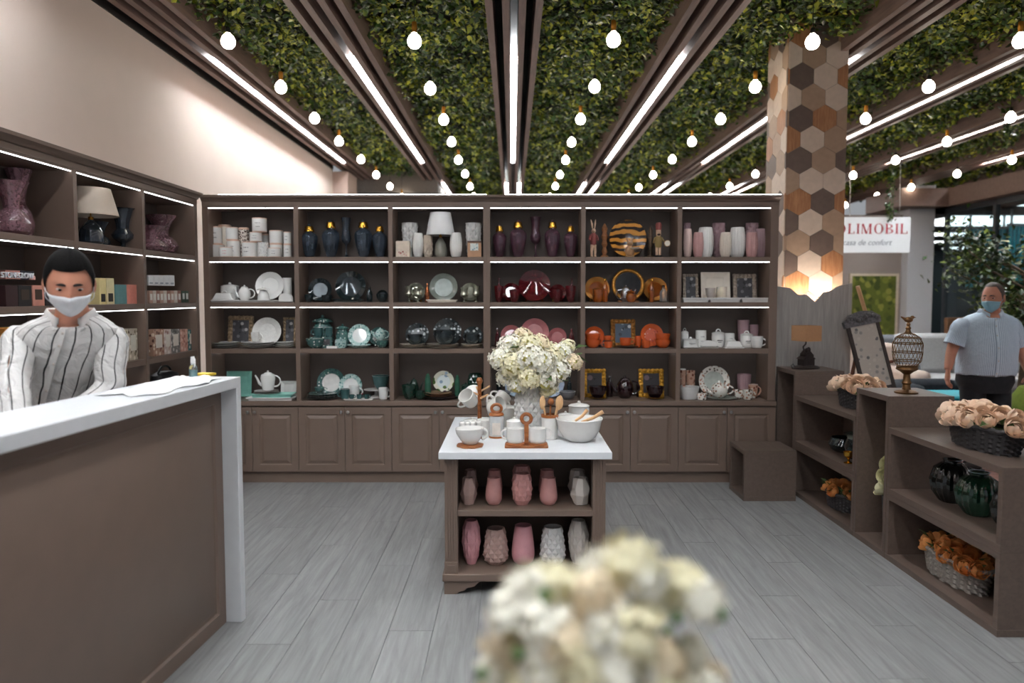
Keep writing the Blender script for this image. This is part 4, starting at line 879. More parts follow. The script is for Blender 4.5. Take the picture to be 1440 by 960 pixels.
plate_stack((at(617, 500, D + .12).x, D + .11, ROWZ[3] + .018, .215, .036), 'the tan stack on the platter', mat('tan_glaze', (186, 160, 126), .3), mat('rust_edge', (124, 72, 48), .4), 2)
plate_up(put(608, 638, 524, 3, .15, z0=ROWZ[3] + .045), 'plate painted with vines and purple grapes', printmat('vine_paint', (206, 206, 190), [(66, 92, 40), (70, 40, 62), (150, 170, 190), (110, 130, 60)], 22, .42), printmat('vine_centre', (196, 206, 206), [(86, 110, 52), (120, 140, 160), (210, 214, 206)], 26, .4), stand=False)
lidded(put(648, 661, 536, 3, .09), 'dark green lidded jar, front one', DGR, False, name='ceramic_jar', cat='jar'); vase(put(657, 679, 525, 3, .19), 'dark green jar studded with knobs', DGR, 'barrel', 'diamond', name='studded_jar', k=9); bowl(put(660, 678, 549, 3, .06), 'rust brown bowl with wooden spoons, partly hidden', mat('rust_glaze', (126, 62, 40), .4))
bay(3, 3)
BLP = mat('blue_grey_lace', (150, 164, 184), .25, var=.12, scale=50, bump=.3, coat=.4)
plate_up(put(709, 747, 526, 3, .17), 'blue grey embossed plate left of the bouquet vase', BLP, BLP, scallop=.02); plate_up(put(757, 794, 527, 3, .17), 'blue grey embossed plate right of the bouquet vase', BLP, BLP, scallop=.02)
for x0, x1, sd in ((695, 718, 'left'), (787, 810, 'right')): bowl(put(x0, x1, 550, 3, .08), 'flat grey bowl with pale rim on the %s' % sd, mat('steel_grey_glaze', (112, 112, 116), .3), inner=GREYW)
for x0, x1, sd in ((698, 705, 'left'), (798, 805, 'right')): bottle(put(x0, x1, 529, 3, .2), 'slim dark glass bottle at the %s back' % sd, G_DARK)
bay(4, 3)
GGOLD = mat('bright_gilt', (206, 152, 50), .28, .45, var=.5, scale=60, bump=.8); PIC2 = printmat('portrait_print', (44, 38, 42), [(190, 172, 168), (110, 90, 96), (60, 52, 60)], 14, .3, .5, 0); PLUM = mat('black_plum_glaze', (34, 16, 20), .1, var=.2, coat=.8)
orn_frame(put(821, 853, 519, 3, .19), 'bright gold rococo frame on the left', GGOLD, PIC2); orn_frame(put(900, 935, 519, 3, .19), 'bright gold rococo frame on the right', GGOLD, PIC2)
for x0, x1, sd in ((829, 854, 'left'), (910, 935, 'right')):
    flat_plate(put(x0 - 1, x1 + 1, 562, 3, .08), 'dark saucer under the %s plum bowl' % sd, PLUM, hgt=.012); bowl(put(x0, x1, 543, 3, .08, z0=ROWZ[3] + .014), 'black plum bowl on the %s' % sd, PLUM)
teapot(put(858, 902, 527, 3, .14), 'round black plum teapot in the middle', PLUM, 1); 
for x0, x1, sd in ((854, 863, 'left'), (896, 905, 'right')): bottle(put(x0, x1, 528, 3, .22), 'dark bottle with silver cap, %s of the teapot' % sd, PLUM, SILVER)
bay(5, 3)
FLP = printmat('autumn_floral', (226, 222, 214), [(150, 106, 84), (96, 86, 72), (190, 140, 116), (220, 214, 206)], 48, .42); COFF = printmat('coffee_tin_print', (190, 150, 130), [(120, 70, 54), (222, 206, 192), (160, 110, 92)], 40, .4)
plate_up(put(984, 1028, 514, 3, .19), 'round plate with floral border', FLP, mat('sage_well', (186, 192, 184), .2)); 
boxy(put(957, 981, 543, 3, .2), 'low striped carton at the back carrying two tins', printmat('grey_carton', (190, 184, 178), [(150, 140, 134), (210, 204, 198)], 30, .3, .6, 0), .09)
canister(put(957, 966, 518, 3, .18, z0=at(0, 543, D+.2).z + .001), 'slim brown printed tin with white lid', COFF, 2, None); canister(put(966.5, 979, 519, 3, .2, z0=at(0, 543, D+.2).z + .001), 'printed tin beside the slim one', COFF, 0, None)
vase(put(957, 985, 543, 3, .09), 'ribbed grey utensil crock with heart', GREYW, 'cone', 'rib', name='utensil_crock', k=14, amp=.06); lidded(put(982, 996, 551, 3, .05), 'small floral sugar pot with lid', FLP, False, name='sugar_pot', cat='pot')
flat_plate(put(996, 1039, 558.5, 3, .1), 'floral saucer under the teapot', mat('grey_green_rim', (150, 156, 148), .3), hgt=.014); teapot(put(992, 1035, 535, 3, .1, z0=ROWZ[3] + .014), 'white teapot with autumn flower print', FLP, 1)
vase(put(1039, 1058, 526, 3, .2), 'mauve ribbed vase at the bottom back', MAUVE, 'cone', 'rib', k=9, amp=.12); bowl(put(1035, 1048, 548, 3, .08), 'small white floral creamer', FLP); mug(put(1047, 1066, 548, 3, .05), 'square white mug with floral letters', FLP, 1); mug(put(1055, 1073, 540, 3, .14), 'brown printed mug with white lid', COFF, 1, inner=CERAM)
# ------------------------------------------------------------------ goods on the side unit by the left wall
def putL(x0, x1, yt, row, dx, z0=None):
    X = -2.43 - dx
    def yy(px): return X * FPX * math.cos(PITCH) / (px - 720) * 1.0
    y0, y1 = yy(x0), yy(x1); yc = (y0 + y1) / 2
    zb = ROWZ[row] + .0008 if z0 is None else z0
    return X, yc, zb, y1 - y0, max(.01, at(720, yt, yc).z - zb)
def turn(t): t.rotation_euler = (0, 0, PI/2); return t
def flare(p, desc, m, prof):
    p = p[:3] + (p[3] * .66, p[4])
    t = T0('glass_vase', desc, 'vase', p, raw=True)
    part(t, 'bulb', MB().lathe(body_prof([q for q in prof if q[1] <= .5], p[3], p[4]), 28, disp=lambda a, v, i, j: .05 * math.cos(14*a + 9*v)), m)
    nk = [q for q in prof if q[1] >= .5]; nk = nk + [(max(.02, r - .05), z) for r, z in reversed(nk)]
    part(t, 'neck', MB().lathe(body_prof(nk, p[3], p[4]), 28, disp=lambda a, v, i, j: .06 * math.cos(10*a), cap=False), m); return t
FA = [(.55, 0), (.9, .08), (1, .22), (.8, .38), (.5, .48), (.42, .5), (.42, .6), (.6, .8), (.95, 1)]
FB = [(.4, 0), (.15, .06), (.2, .14), (.75, .25), (.85, .35), (.5, .48), (.46, .5), (.5, .65), (.8, .95), (1, 1)]
flare(putL(0, 46, 255, 0, .12), 'mauve glass vase with round bulb and flared neck, front one', G_PINK, FA); flare(putL(18, 52, 238, 0, .22), 'tall mauve glass vase at the back of side shelf', G_PINK, FA); flare(putL(-40, 6, 262, 0, .13), 'mauve glass bulb vase at the picture edge', G_PINK, FA)
turn(table_lamp(putL(113, 153, 265, 0, .12), 'table lamp with cream shade and blue glass base, side shelf', G_BLUE, SHADE2, raw=True, sh=(.52, 1)))
flare(putL(164, 191, 293, 0, .12), 'blue grey glass urn vase with foot beside the lamp', G_BLUE, FB); flare(putL(134, 156, 312, 0, .21), 'blue glass bulb vase behind the lamp', G_BLUE, FA); flare(putL(102, 116, 275, 0, .2), 'tall blue glass vase half behind the divider', G_BLUE, FB)
flare(putL(201, 232, 318, 0, .1), 'plum glass bulb vase, nearest in the third side bay', G_PINK, FA); flare(putL(216, 246, 303, 0, .2), 'plum glass flared vase at the back of third side bay', G_PINK, FA)
def card(c): return mat('card_%d_%d_%d' % c, c, .55, var=.06, scale=40)
def boxL(x0, x1, yt, row, desc, c, dx=.09, dep=.09, lab=None, z0=None, labz=(.3, .8), top=None):
    return turn(boxy(putL(x0, x1, yt, row, dx, z0), desc, card(c) if isinstance(c, tuple) else c, dep, 'candle_box', lab, top, raw=True, labz=labz))
zz1 = ROWZ[1]
boxL(-2, 15.5, 401, 1, 'dark maroon candle box, leftmost on side shelf', (58, 36, 38)); boxL(16, 35, 401, 1, 'black candle box second on side shelf', (34, 32, 34), lab=card((66, 54, 44))); boxL(36.5, 53, 401, 1, 'pink candle box with dark square label', (214, 150, 134), lab=card((70, 50, 40))); boxL(54.5, 70, 402, 1, 'dark brown candle box half behind the cashier', (46, 36, 40))
zb2 = zz1 + .137
boxL(-1, 20, 380, 1, 'dusty pink candle box on top of the dark boxes', (176, 120, 110), .13, z0=zb2); boxL(21, 40, 381, 1, 'midnight blue candle box on top of the dark boxes', (34, 38, 52), .13, z0=zb2)
turn(bottle(putL(45.5, 51, 385, 1, .08, zb2), 'small rose diffuser bottle beside the lettering', mat('rose_bottle', (216, 170, 160), .3), BLACK, raw=True))
me = text_mesh('STONEGLOW', .041, .004, space=.93); me.materials.append(mat('white_letter', (226, 230, 236), .4))
lt = part(None, 'lettering', me, loc=(-2.455, 3.60, zb2 + .004), rot=(PI/2, 0, PI/2)); tag(lt, 'white STONEGLOW letters standing on the candle boxes', 'lettering')
bpos = at(0, 0, 1)
XL = card((222, 200, 130))
boxL(132, 141.5, 391, 1, 'cream and yellow candle box left of the teal one', (226, 208, 150), lab=card((40, 34, 32)), labz=(.1, .4)); boxL(142, 153, 391, 1, 'pale yellow candle box with dark window', (218, 206, 164), lab=card((44, 38, 34)), labz=(.1, .42)); boxL(154.5, 170.5, 400, 1, 'teal candle box on side shelf', (98, 142, 144)); boxL(171, 185, 400, 1, 'salmon pink candle box on side shelf', (222, 142, 126))
for k in range(9):
    a = 206 + k * 5.0; boxL(a, a + 4.8, 408.5, 1, 'small printed soap box, %s from the left of nine in the front row' % ORD[k], [(184, 150, 134), (206, 196, 186), (150, 106, 94)][k % 3], .08, .06, lab=card((226, 222, 216)), labz=(.25, .75))
for k in range(2): boxL(252 + k*5, 256.5 + k*5, 409, 1, 'small green soap box beside the row of nine, %s one' % ['left', 'right'][k], (66, 84, 70), .08, .06, lab=card((216, 220, 214)))
for k in range(5):
    a = 204.5 + k * 7.4; boxL(a, a + 7.1, 387, 1, 'white soap box, %s from the left of the upper five' % ORD[k], (222, 222, 224), .10, .07, lab=card((150, 156, 166)), z0=zz1 + .125 + .0, labz=(.15, .3))
boxL(-6, 5, 461, 2, 'orange tall box at the picture edge', (232, 156, 76)); boxL(5.4, 17, 460, 2, 'yellow tall box beside the orange one', (236, 206, 96))
FLB = [printmat('box_floral_%d' % i, b, cs, 34, .42, .6, 0) for i, (b, cs) in enumerate([((190, 178, 160), [(90, 74, 60), (226, 216, 200), (130, 120, 96)]), ((176, 140, 120), [(96, 60, 50), (226, 206, 186), (140, 90, 76)]), ((206, 190, 182), [(150, 110, 100), (230, 220, 214), (190, 160, 150)]), ((120, 118, 114), [(70, 66, 66), (206, 200, 196), (150, 140, 134)]), ((206, 160, 144), [(150, 96, 84), (226, 196, 184), (190, 130, 116)]), ((52, 110, 112), [(30, 80, 84), (190, 206, 200), (70, 130, 126)])])]
boxL(160, 171, 463, 2, 'grey floral tall box half behind the cashier', FLB[0]); boxL(171.5, 184, 462, 2, 'grey floral tall box with cream label', FLB[0], lab=card((220, 216, 204)))
for k, (a, b) in enumerate([(207, 222), (222.5, 232), (232.5, 245), (245.5, 256), (256.5, 267)]): boxL(a, b, 463, 2, '%s floral tall box in the third side bay' % ['brown', 'pale pink', 'grey', 'salmon', 'teal'][k], FLB[k + 1], lab=card((224, 216, 206)) if k != 3 else None)
bg = thing('black_bag', 'black leather bag on the low ledge of the side unit', 'bag', (-2.50, 5.35, ROWZ[3] + .001), PI/2)
part(bg, 'body', MB().lathe([(.13, 0), (.155, .02), (.16, .2), (.14, .27), (.08, .29)], 24, sy=.55), mat('black_leather', (24, 24, 26), .4, var=.3, scale=60, bump=.4)); part(bg, 'handle', MB().tube(arc(0, .27, .1, .06, 0, PI, 10), .008, 8), MATS['black_leather'])

# ------------------------------------------------------------------ reception counter
TH = math.radians(4.2); cT = thing('reception_counter', 'taupe panelled reception counter with white stone waterfall top', 'counter', (-1.238, 3.39, 0), -TH)
part(cT, 'worktop', MB().box(-.30, 0, -3.3, 0, 1.083, 1.13), WHITE, bevel=.002)
part(cT, 'end_panel', MB().box(-.30, 0, -.045, 0, 0, 1.083), WHITE, bevel=.002)
part(cT, 'front_board', MB().box(-.26, -.085, -3.28, -.045, 0, 1.083), TAUPE)
st = [(0, .012), (0, 0), (.062, 0), (.070, .009), (.082, .009), (.088, .006)]
pn = part(cT, 'front_panel', MB().rings(-3.26, -.046, .0, 1.082, st), TAUPE, loc=(-.073, 0, 0), rot=(0, 0, PI/2))
part(cT, 'desk_top', MB().box(-.80, -.26, -3.28, -.80, .73, .76), WHITE, bevel=.002)
part(cT, 'desk_side', MB().box(-.78, -.26, -.84, -.805, 0, .73), TAUPE)
cl = thing('cleaning_cloth', 'crumpled white cloth lying on the counter top', 'cloth', (-1.395, 3.02, 1.1305), -TH)
vv = []; ff = []; nx, ny = 22, 34
for i in range(nx + 1):
    for j in range(ny + 1):
        u, v = i / nx - .5, j / ny - .5; e = 1 - (2*abs(u))**4; e2 = 1 - (2*abs(v))**4
        vv.append((u * .20 * (1 + .12*math.sin(9*v)) + .012*math.sin(14*v), v * .58 * (1 + .06*math.sin(11*u)), .002 + max(0, (.013 + .011*math.sin(17*u + 6*math.sin(5*v)) * math.cos(13*v + 3*u) + .006*math.sin(31*v + 9*u)) * (.25 + .75*e*e2))))
for i in range(nx):
    for j in range(ny): a = i*(ny+1) + j; ff.append((a, a+ny+1, a+ny+2, a+1))
m_ = MB().q(vv, ff); o = part(cl, 'fabric', m_, mat('white_cotton', (232, 232, 232), .85, var=.03)); o.modifiers.new('thick', 'SOLIDIFY').thickness = .002
sb = thing('sanitizer_bottle', 'small clear spray bottle with blue liquid on the counter', 'bottle', (*atz(272, 530, 1.131)[:2], 1.1305))
part(sb, 'liquid', MB().lathe([(.0155, .001), (.017, .004), (.017, .034)], 18), mat('blue_liquid', (120, 206, 214), .15, trans=.4))
part(sb, 'bottle', MB().lathe([(.017, 0), (.0185, .003), (.0185, .046), (.013, .056), (.008, .060)], 20), glassm('thin_clear_plastic', (232, 240, 242), .9))
cp = part(sb, 'spray_cap', MB().lathe([(.010, .060), (.011, .062), (.0105, .082), (.007, .088), (.007, .094)], 16), mat('white_plastic', (236, 236, 236), .4)); part(cp, 'nozzle', MB().box(-.004, .004, -.016, 0, .086, .094), MATS['white_plastic'])
nb = thing('sticky_note_pad', 'yellow note pad at the far end of the counter', 'note pad', (*atz(288, 527, 1.131)[:2], 1.1305), -.3); part(nb, 'pad', MB().box(-.04, .04, -.03, .03, 0, .008), mat('yellow_paper', (232, 196, 60), .7)); part(nb, 'top_sheet', MB().box(-.04, .04, -.03, .03, .008, .0092), mat('yellow_sheet', (240, 210, 90), .7))

# ------------------------------------------------------------------ display table in the middle
tb = thing('display_table', 'taupe display table with white top and open vase shelves', 'table', (.0655, 3.67, 0))
hw = .402; DL = .99
part(tb, 'table_top', MB().box(-.4275, .4275, -.04, DL + .04, .694, .729), WHITE, bevel=.002)
def fluted(x0, x1, y0, y1):
    mb = MB().box(x0, x1, y0 + .004, y1, .10, .694); n = 4; w = (x1 - x0 - .012) / n
    for i in range(n): mb.box(x0 + .006 + i*w + .003, x0 + .006 + (i+1)*w - .003, y0, y0 + .006, .18, .68)
    mb.box(x0 - .002, x1 + .002, y0 - .004, y0 + .01, .10, .165); mb.box(x0 + .012, x1 - .012, y0 - .007, y0, .115, .15); return mb
for s in (-1, 1): part(tb, 'pilaster', fluted(s*hw if s < 0 else hw - .064, -hw + .064 if s < 0 else hw, 0, .07), TAUPE, smooth=False, bevel=.001)
for s in (-1, 1): part(tb, 'side_panel', MB().box(s*hw if s < 0 else hw - .022, -hw + .022 if s < 0 else hw, .07, DL, .10, .694), TAUPE)
part(tb, 'back_panel', MB().box(-hw + .02, hw - .02, .49, .51, .10, .694), TAUPE)
part(tb, 'shelf', MB().box(-hw + .064, hw - .064, .01, .49, .394, .424), TAUPE, bevel=.002)
part(tb, 'bottom_deck', MB().box(-hw - .012, hw + .012, -.012, DL + .01, .068, .105), TAUPE, bevel=.004)
fo = [(0, 0), (.06, 0), (.075, .012), (.10, .018), (.115, .032), (.15, .038), (.18, .068), (0, .068)]
for s in (-1, 1):
    for y0 in (0, DL - .022): part(tb, 'bracket_foot', MB().prism([(s*(-hw - .004 + a), b) for a, b in fo], y0, y0 + .022, 'xz'), TAUPE, smooth=False)
def putY(x0, x1, yt, Y, z0):
    a = at(x0, 415, Y).x; b = at(x1, 415, Y).x; return (a + b)/2, Y, z0, b - a, at(720, yt, Y).z - z0
TZ1, TZ0, TT = .4245, .1055, .7295
SALM = mat('salmon_glaze', (206, 150, 146), .3, var=.06, coat=.4); TAUPG = mat('taupe_pink_glaze', (182, 152, 144), .32, var=.05, coat=.4); LGREY = mat('warm_grey_glaze', (206, 198, 190), .3, var=.05, coat=.4)
for i, (x0, x1, yt, m, sh, pt, ds) in enumerate([(647, 669, 671, TAUPG, 'tall', 'facet', 'taupe pink folded facet vase'), (682, 706, 671, SALM, 'slim', 'plain', 'smooth salmon vase left of centre'), (720, 748.5, 665, SALM, 'barrel', 'diamond', 'salmon quilted vase in the middle'), (759.5, 785, 671, SALM, 'slim', 'plain', 'smooth salmon vase right of centre'), (804, 831.5, 671, LGREY, 'tall', 'facet', 'pale grey folded facet vase')]):
    for k in (0, 1): vase(putY(x0, x1, yt, 3.80, TZ1)[:1] + (3.80 + .17*k,) + (TZ1, (x1 - x0) * 3.8 / FPX, at(720, yt, 3.8).z - TZ1), ds + (', front row of table shelf' if not k else ', back row of table shelf'), m, sh, pt, raw=True, k=8 if pt == 'diamond' else 9)
for x0, x1, yt, m, sh, pt, ds in [(648, 675, 731, PK, 'tall', 'bead', 'tall pink quilted vase on the table bottom deck'), (679, 714.5, 742, TAUPG, 'low', 'diamond', 'pearly pink diamond cut vase on the bottom deck'), (719.5, 752.5, 738, PK, 'low', 'plain', 'smooth pink vase on the bottom deck'), (760.5, 796.5, 740, GREYW, 'low', 'diamond', 'white diamond cut vase on the bottom deck'), (800.5, 830, 731, LGREY, 'tall', 'bead', 'tall grey white quilted vase on the bottom deck')]:
    vase(putY(x0, x1, yt, 3.82, TZ0), ds, m, sh, pt, raw=True, k=9 if pt == 'diamond' else 8, amp=.17 if pt == 'diamond' else .12)
# ---- table-top goods
W2 = mat('white_stoneware', (238, 236, 232), .25, var=.03, coat=.4)
t = thing('sauce_bowl', 'white spouted sauce bowl on round wooden trivet', 'bowl', (*putY(642, 679, 600, 3.78, TT)[:2], TT), .3)
part(t, 'trivet', MB().lathe([(.066, 0), (.068, .004), (.068, .010), (.05, .013)], 30, disp=lambda a, v, i, j: .04*math.cos(8*a)), BROWNWOOD)
part(t, 'bowl', MB().lathe([(r, z + .013) for r, z in shell([(.45, 0), (.52, .05), (.72, .3), (.92, .7), (1, 1)], .145, .082)], 34, disp=lambda a, v, i, j: .22 * max(0, math.cos(a - PI*1.15))**10 if v > .3 and v < .75 else 0), W2)
part(t, 'handle', MB().tube(arc(.062, .06, .03, .026, PI/2, -PI/2, 8), .007, 8), W2)
t = thing('condiment_caddy', 'wooden caddy with ring handle holding two white pots', 'caddy', (*putY(710, 771, 600, 3.76, TT)[:2], TT))
part(t, 'base_board', MB().box(-.11, .11, -.035, .045, 0, .012), BROWNWOOD, bevel=.003)
for s in (-1, 1): part(t, 'saddle', MB().lathe([(.046, .008), (.05, .012), (.05, .022), (.04, .024)], 26, c=(s*.057, .005, 0)), BROWNWOOD)
part(t, 'handle', MB().box(-.011, .011, -.006, .008, .01, .12).tube([(.024*math.cos(a), .001, .145 + .024*math.sin(a)) for a in [2*PI*i/20 for i in range(20)]], .0095, 8, closed=True), BROWNWOOD)
for s in (-1, 1):
    pt_ = part(t, 'pot', MB().lathe([(r, z + .024) for r, z in shell([(.86, 0), (.92, .05), (1, .3), (.98, .9), (1.02, 1)], .09, .072)], 30, c=(s*.057, .005, 0)), W2)
    part(pt_, 'handle', MB().tube([(a + s*.057, .005, b) for a, _, b in arc(s*.042, .066, s*.03, .024, PI/2, -PI/2, 8)], .005, 8), W2)
t = thing('mixing_bowl', 'large white ceramic salad bowl on the table corner', 'bowl', (*putY(783, 848, 600, 3.93, TT)[:2], TT))
part(t, 'body', MB().lathe(shell([(.48, 0), (.52, .03), (.72, .18), (.9, .5), (.97, .85), (1.03, .97), (1.02, 1)], .243, .122, .006), 44), W2)
part(t, 'foot_ring', MB().lathe([(.055, -.0002), (.06, .002), (.062, .006)], 36), W2)
for k, (dx, dy, tx, ty) in enumerate(((.0, .01, .055, .01), (.03, -.03, .10, -.02))):
    s_ = thing('salad_server', 'wooden salad server in the white bowl, %s one' % ['left', 'right'][k], 'salad server', (t.location.x + dx - .01, t.location.y + dy, TT + .10)); 
    part(s_, 'shaft', MB().tube([(-.01, 0, .004), (tx*.5, ty*.5, .028), (tx, ty, .062)], [.007, .0085, .011], 10), PALEWOOD); part(s_, 'spoon_head', MB().ball((-.02, 0, -.004), (.026, .018, .007), 12, 8), PALEWOOD)
def jar_t(px, Y, w, h, desc, name='storage_jar', m=W2, lidm=W2, ring=False, cat='jar', printc=None): return lidded((at(px, 415, Y).x, Y, TT, w, h), desc, m, ring, raw=True, name=name, cat=cat, lidm=lidm, printc=printc)
t = thing('label_jar', 'clear glass storage jar with wooden ring stopper on the table', 'jar', (*putY(688, 708, 600, 4.02, TT)[:2], TT))
part(t, 'glass', MB().lathe(shell([(.95, 0), (1, .02), (1, .9), (.9, 1)], .082, .12, .003), 28), mat('frosted_jar', (226, 228, 228), .25, trans=.3)); part(t, 'base_band', MB().lathe([(.0415, 0), (.0425, .001), (.0425, .010)], 28), BROWNWOOD)
part(t, 'label_panel', MB().box(-.022, .022, -.0432, -.041, .02, .085), mat('paper_label', (216, 206, 196), .7)); part(t, 'stopper', MB().lathe([(.04, .12), (.042, .124), (.036, .134)], 26).tube([(.027*math.cos(a), 0, .158 + .022*math.sin(a)) for a in [2*PI*i/18 for i in range(18)]], .0085, 8, closed=True), BROWNWOOD)
t = thing('napkin_rack', 'small wooden rack with folded white napkins', 'napkin rack', (*putY(645, 677, 600, 4.0, TT)[:2], TT), .15)
part(t, 'base', MB().box(-.062, .062, -.03, .03, .018, .032), BROWNWOOD, bevel=.003)
for s in (-1, 1): part(t, 'leg', MB().box(s*.05 - .008, s*.05 + .008, -.028, .028, 0, .018), BROWNWOOD)
for k in range(5): part(t, 'roller', MB().tube([(-.055 + .0275*k, -.03, .036), (-.055 + .0275*k, .03, .036)], .010, 8), BROWNWOOD)
for k in range(4): part(t, 'napkin', MB().lathe([(.022, .046), (.026, .05), (.026, .085), (.016, .092)], 18, c=(-.045 + .03*k, 0, 0), sx=.6, sy=1.1), W2)
# mug tree
mt = thing('mug_tree', 'wooden mug tree on the table', 'mug tree', (at(674, 415, 4.32).x, 4.32, TT))
part(mt, 'base', MB().lathe([(.07, 0), (.072, .006), (.066, .014), (.015, .016)], 28), BROWNWOOD); part(mt, 'pole', MB().lathe([(.013, .014), (.011, .25), (.016, .262), (.02, .275), (.012, .292)], 14), BROWNWOOD)
pegs = [(.05, -.055, .17), (-.06, -.03, .19), (.06, .03, .21), (-.02, .06, .20)]
for k, (a, b, c_) in enumerate(pegs): part(mt, 'peg', MB().tube([(0, 0, c_), (a, b, c_ + .03)], .006, 8), PALEWOOD)
for k, (dx, dy, dz, rx, ry) in enumerate(((.055, -.07, .13, .5, .95), (-.05, -.075, .145, .7, -.6), (.085, .055, .13, -.5, .7), (-.045, .095, .14, -.8, -.3))):
    mg = mug((mt.location.x + dx, 4.32 + dy, TT + dz, .125, .085), 'white ribbed mug hanging on the mug tree, %s one' % ['front right', 'front left', 'rear right', 'rear left'][k], W2, -1, raw=True); mg.rotation_euler = (rx, ry, 0)
for k, (px, Y, w, h, ds) in enumerate([(712, 4.38, .115, .145, 'white ribbed canister with loop lid behind the jar')]): jar_t(px, Y, w, h, ds, 'canister', ring=True)
jar_t(723, 4.02, .085, .118, 'white honey pot with round knob before the vase', 'honey_pot'); 
jar_t(815, 4.42, .125, .150, 'white cookie jar with pointed lid at the back', 'cookie_jar')
jar_t(663, 4.18, .10, .085, 'low white butter crock by the mug tree', 'butter_crock'); jar_t(796, 4.3, .085, .105, 'white sugar jar beside the cookie jar', 'sugar_jar')
bowl((at(700, 415, 4.52).x, 4.52, TT, .15, .13), 'tall white bowl behind the mug tree', W2, raw=True); bowl((at(676, 415, 4.08).x + .02, 4.10, TT, .09, .085), 'small white ribbed cup by the napkin rack', W2, raw=True, rib=.03)
t = thing('utensil_holder', 'white utensil holder with wooden collar on the table', 'utensil holder', (*putY(762, 785, 600, 3.98, TT)[:2], TT))
part(t, 'body', MB().lathe(shell([(.9, 0), (.96, .02), (1, .5), (1, .97)], .087, .125), 30), W2); part(t, 'collar', MB().lathe([(.0435, .117), (.0465, .118), (.0465, .132), (.040, .133)], 30, cap=False), BROWNWOOD)
for k, (a, b, kind) in enumerate(((-.02, 0, 0), (.024, -.01, 1), (.004, .015, 2), (.03, .012, 0))):
    u = thing('wooden_utensil', ['pale wooden spatula leaning left in the holder', 'pale wooden spoon with star hole leaning right', 'steel whisk with brown handle in the holder', 'second pale wooden spatula at the right'][k], 'utensil', (t.location.x + a*.3, t.location.y + b, TT + .01))
    tp = (a*1.6, b, .205)
    part(u, 'shaft', MB().tube([(0, 0, 0), (a, b, .13), tp], .005, 8), BROWNWOOD if k == 2 else PALEWOOD)
    part(u, 'head', MB().ball((tp[0]*1.02, tp[1], .185), (.016, .005, .038) if kind != 2 else (.018, .018, .02), 12, 8), PALEWOOD if k != 2 else BROWNWOOD)
# bouquet
PETAL = [mat('ivory_petal', (246, 242, 226), .7, var=.06, scale=30), mat('cream_petal', (240, 232, 196), .7, var=.08, scale=30), mat('peach_petal', (240, 222, 190), .7, var=.08, scale=30)]
GREENL = mat('leaf_green', (70, 92, 44), .6, var=.3, scale=20); GREEND = mat('stem_green', (86, 110, 60), .6, var=.2)
def hydrangea(seed, n=95, r=.075):
    rr = random.Random(seed); mb = MB()
    for k in range(n):
        z = 1 - 1.55 * (k + .5) / n; a = k * 2.39996 + rr.uniform(-.2, .2); q = math.sqrt(max(0, 1 - z*z)); nr = Vector((q*math.cos(a), q*math.sin(a), z))
        c = nr * r * rr.uniform(.82, 1.1); tn = nr.orthogonal().normalized(); tn.rotate(Matrix.Rotation(rr.uniform(0, PI), 3, nr)); bn = nr.cross(tn)
        s = rr.uniform(.014, .021)
        for j in range(4):
            d = tn * math.cos(j*PI/2) + bn * math.sin(j*PI/2); e = nr.cross(d); up = nr * s * rr.uniform(.05, .5)
            mb.q([c, c + d*s*.6 + e*s*.48 + up*.5, c + d*s*1.15 + up, c + d*s*.6 - e*s*.48 + up*.5], [(0, 1, 2, 3)])
        
    return mb
HEADS = [hydrangea(3 + i).mesh('flower_head', PETAL[[0, 0, 1, 0, 1, 2][i]], False) for i in range(6)]
def bigpetals(seed, n=30, r=.075):
    rr = random.Random(seed); mb = MB()
    for k in range(n):
        z = 1 - 1.6 * (k + .5) / n; a = k * 2.39996 + rr.uniform(-.2, .2); q = math.sqrt(max(0, 1 - z*z)); nr = Vector((q*math.cos(a), q*math.sin(a), z))
        c = nr * r * rr.uniform(.75, 1.1); tn = nr.orthogonal().normalized(); tn.rotate(Matrix.Rotation(rr.uniform(0, PI), 3, nr)); bn = nr.cross(tn); s = rr.uniform(.026, .04)
        for j in range(4):
            d = tn * math.cos(j*PI/2) + bn * math.sin(j*PI/2); e = nr.cross(d); up = nr * s * rr.uniform(-.1, .5)
            mb.q([c, c + d*s*.45 + e*s*.5 + up*.4, c + d*s*1.0 + e*s*.3 + up, c + d*s*1.0 - e*s*.3 + up, c + d*s*.45 - e*s*.5 + up*.4], [(0, 1, 2, 3, 4)])
    return mb
HEADS_BIG = [bigpetals(30 + i).mesh('flower_head', PETAL[[0, 1, 0, 2, 0, 1][i]], False) for i in range(6)]
HEARTS = MB().ball((0, 0, 0), .052, 12, 8).mesh('flower_core', mat('flower_core', (212, 202, 124), .8, var=.2, scale=50))
LEAFB = MB().q([(0, 0, 0), (.03, .02, .012), (.085, 0, -.01), (.03, -.02, .012), (.04, 0, .0)], [(0, 1, 4), (1, 2, 4), (2, 3, 4), (3, 0, 4)]).mesh('leaf', GREENL)
def bouquet(t, z0, spots, seed, leaves=14, heads=None):
    rr = random.Random(seed)
    for i, (x, y, z, s) in enumerate(spots):
        h = part(t, 'flower_head', (heads or HEADS)[i % 6], loc=(x, y, z), rot=(rr.uniform(-.5, .5), rr.uniform(-.5, .5), rr.uniform(0, 6))); h.scale = (s, s, s)
        c = part(h, 'flower_core', HEARTS)
        part(t, 'stem', MB().tube([(x*.1, y*.1, z0 - .1), (x*.25, y*.25, z0 + .02), (x*.8, y*.8, z - .04)], .003, 6), GREEND)
    for k in range(leaves):
        a = rr.uniform(0, 6.28); q = rr.choice(spots); o = part(t, 'leaf', LEAFB, loc=(q[0] + .05*math.cos(a), q[1] + .05*math.sin(a), q[2] + rr.uniform(-.06, .03)), rot=(rr.uniform(-.6, .6), rr.uniform(-.8, .3), a)); 
yb_ = 4.18; zb_ = TT
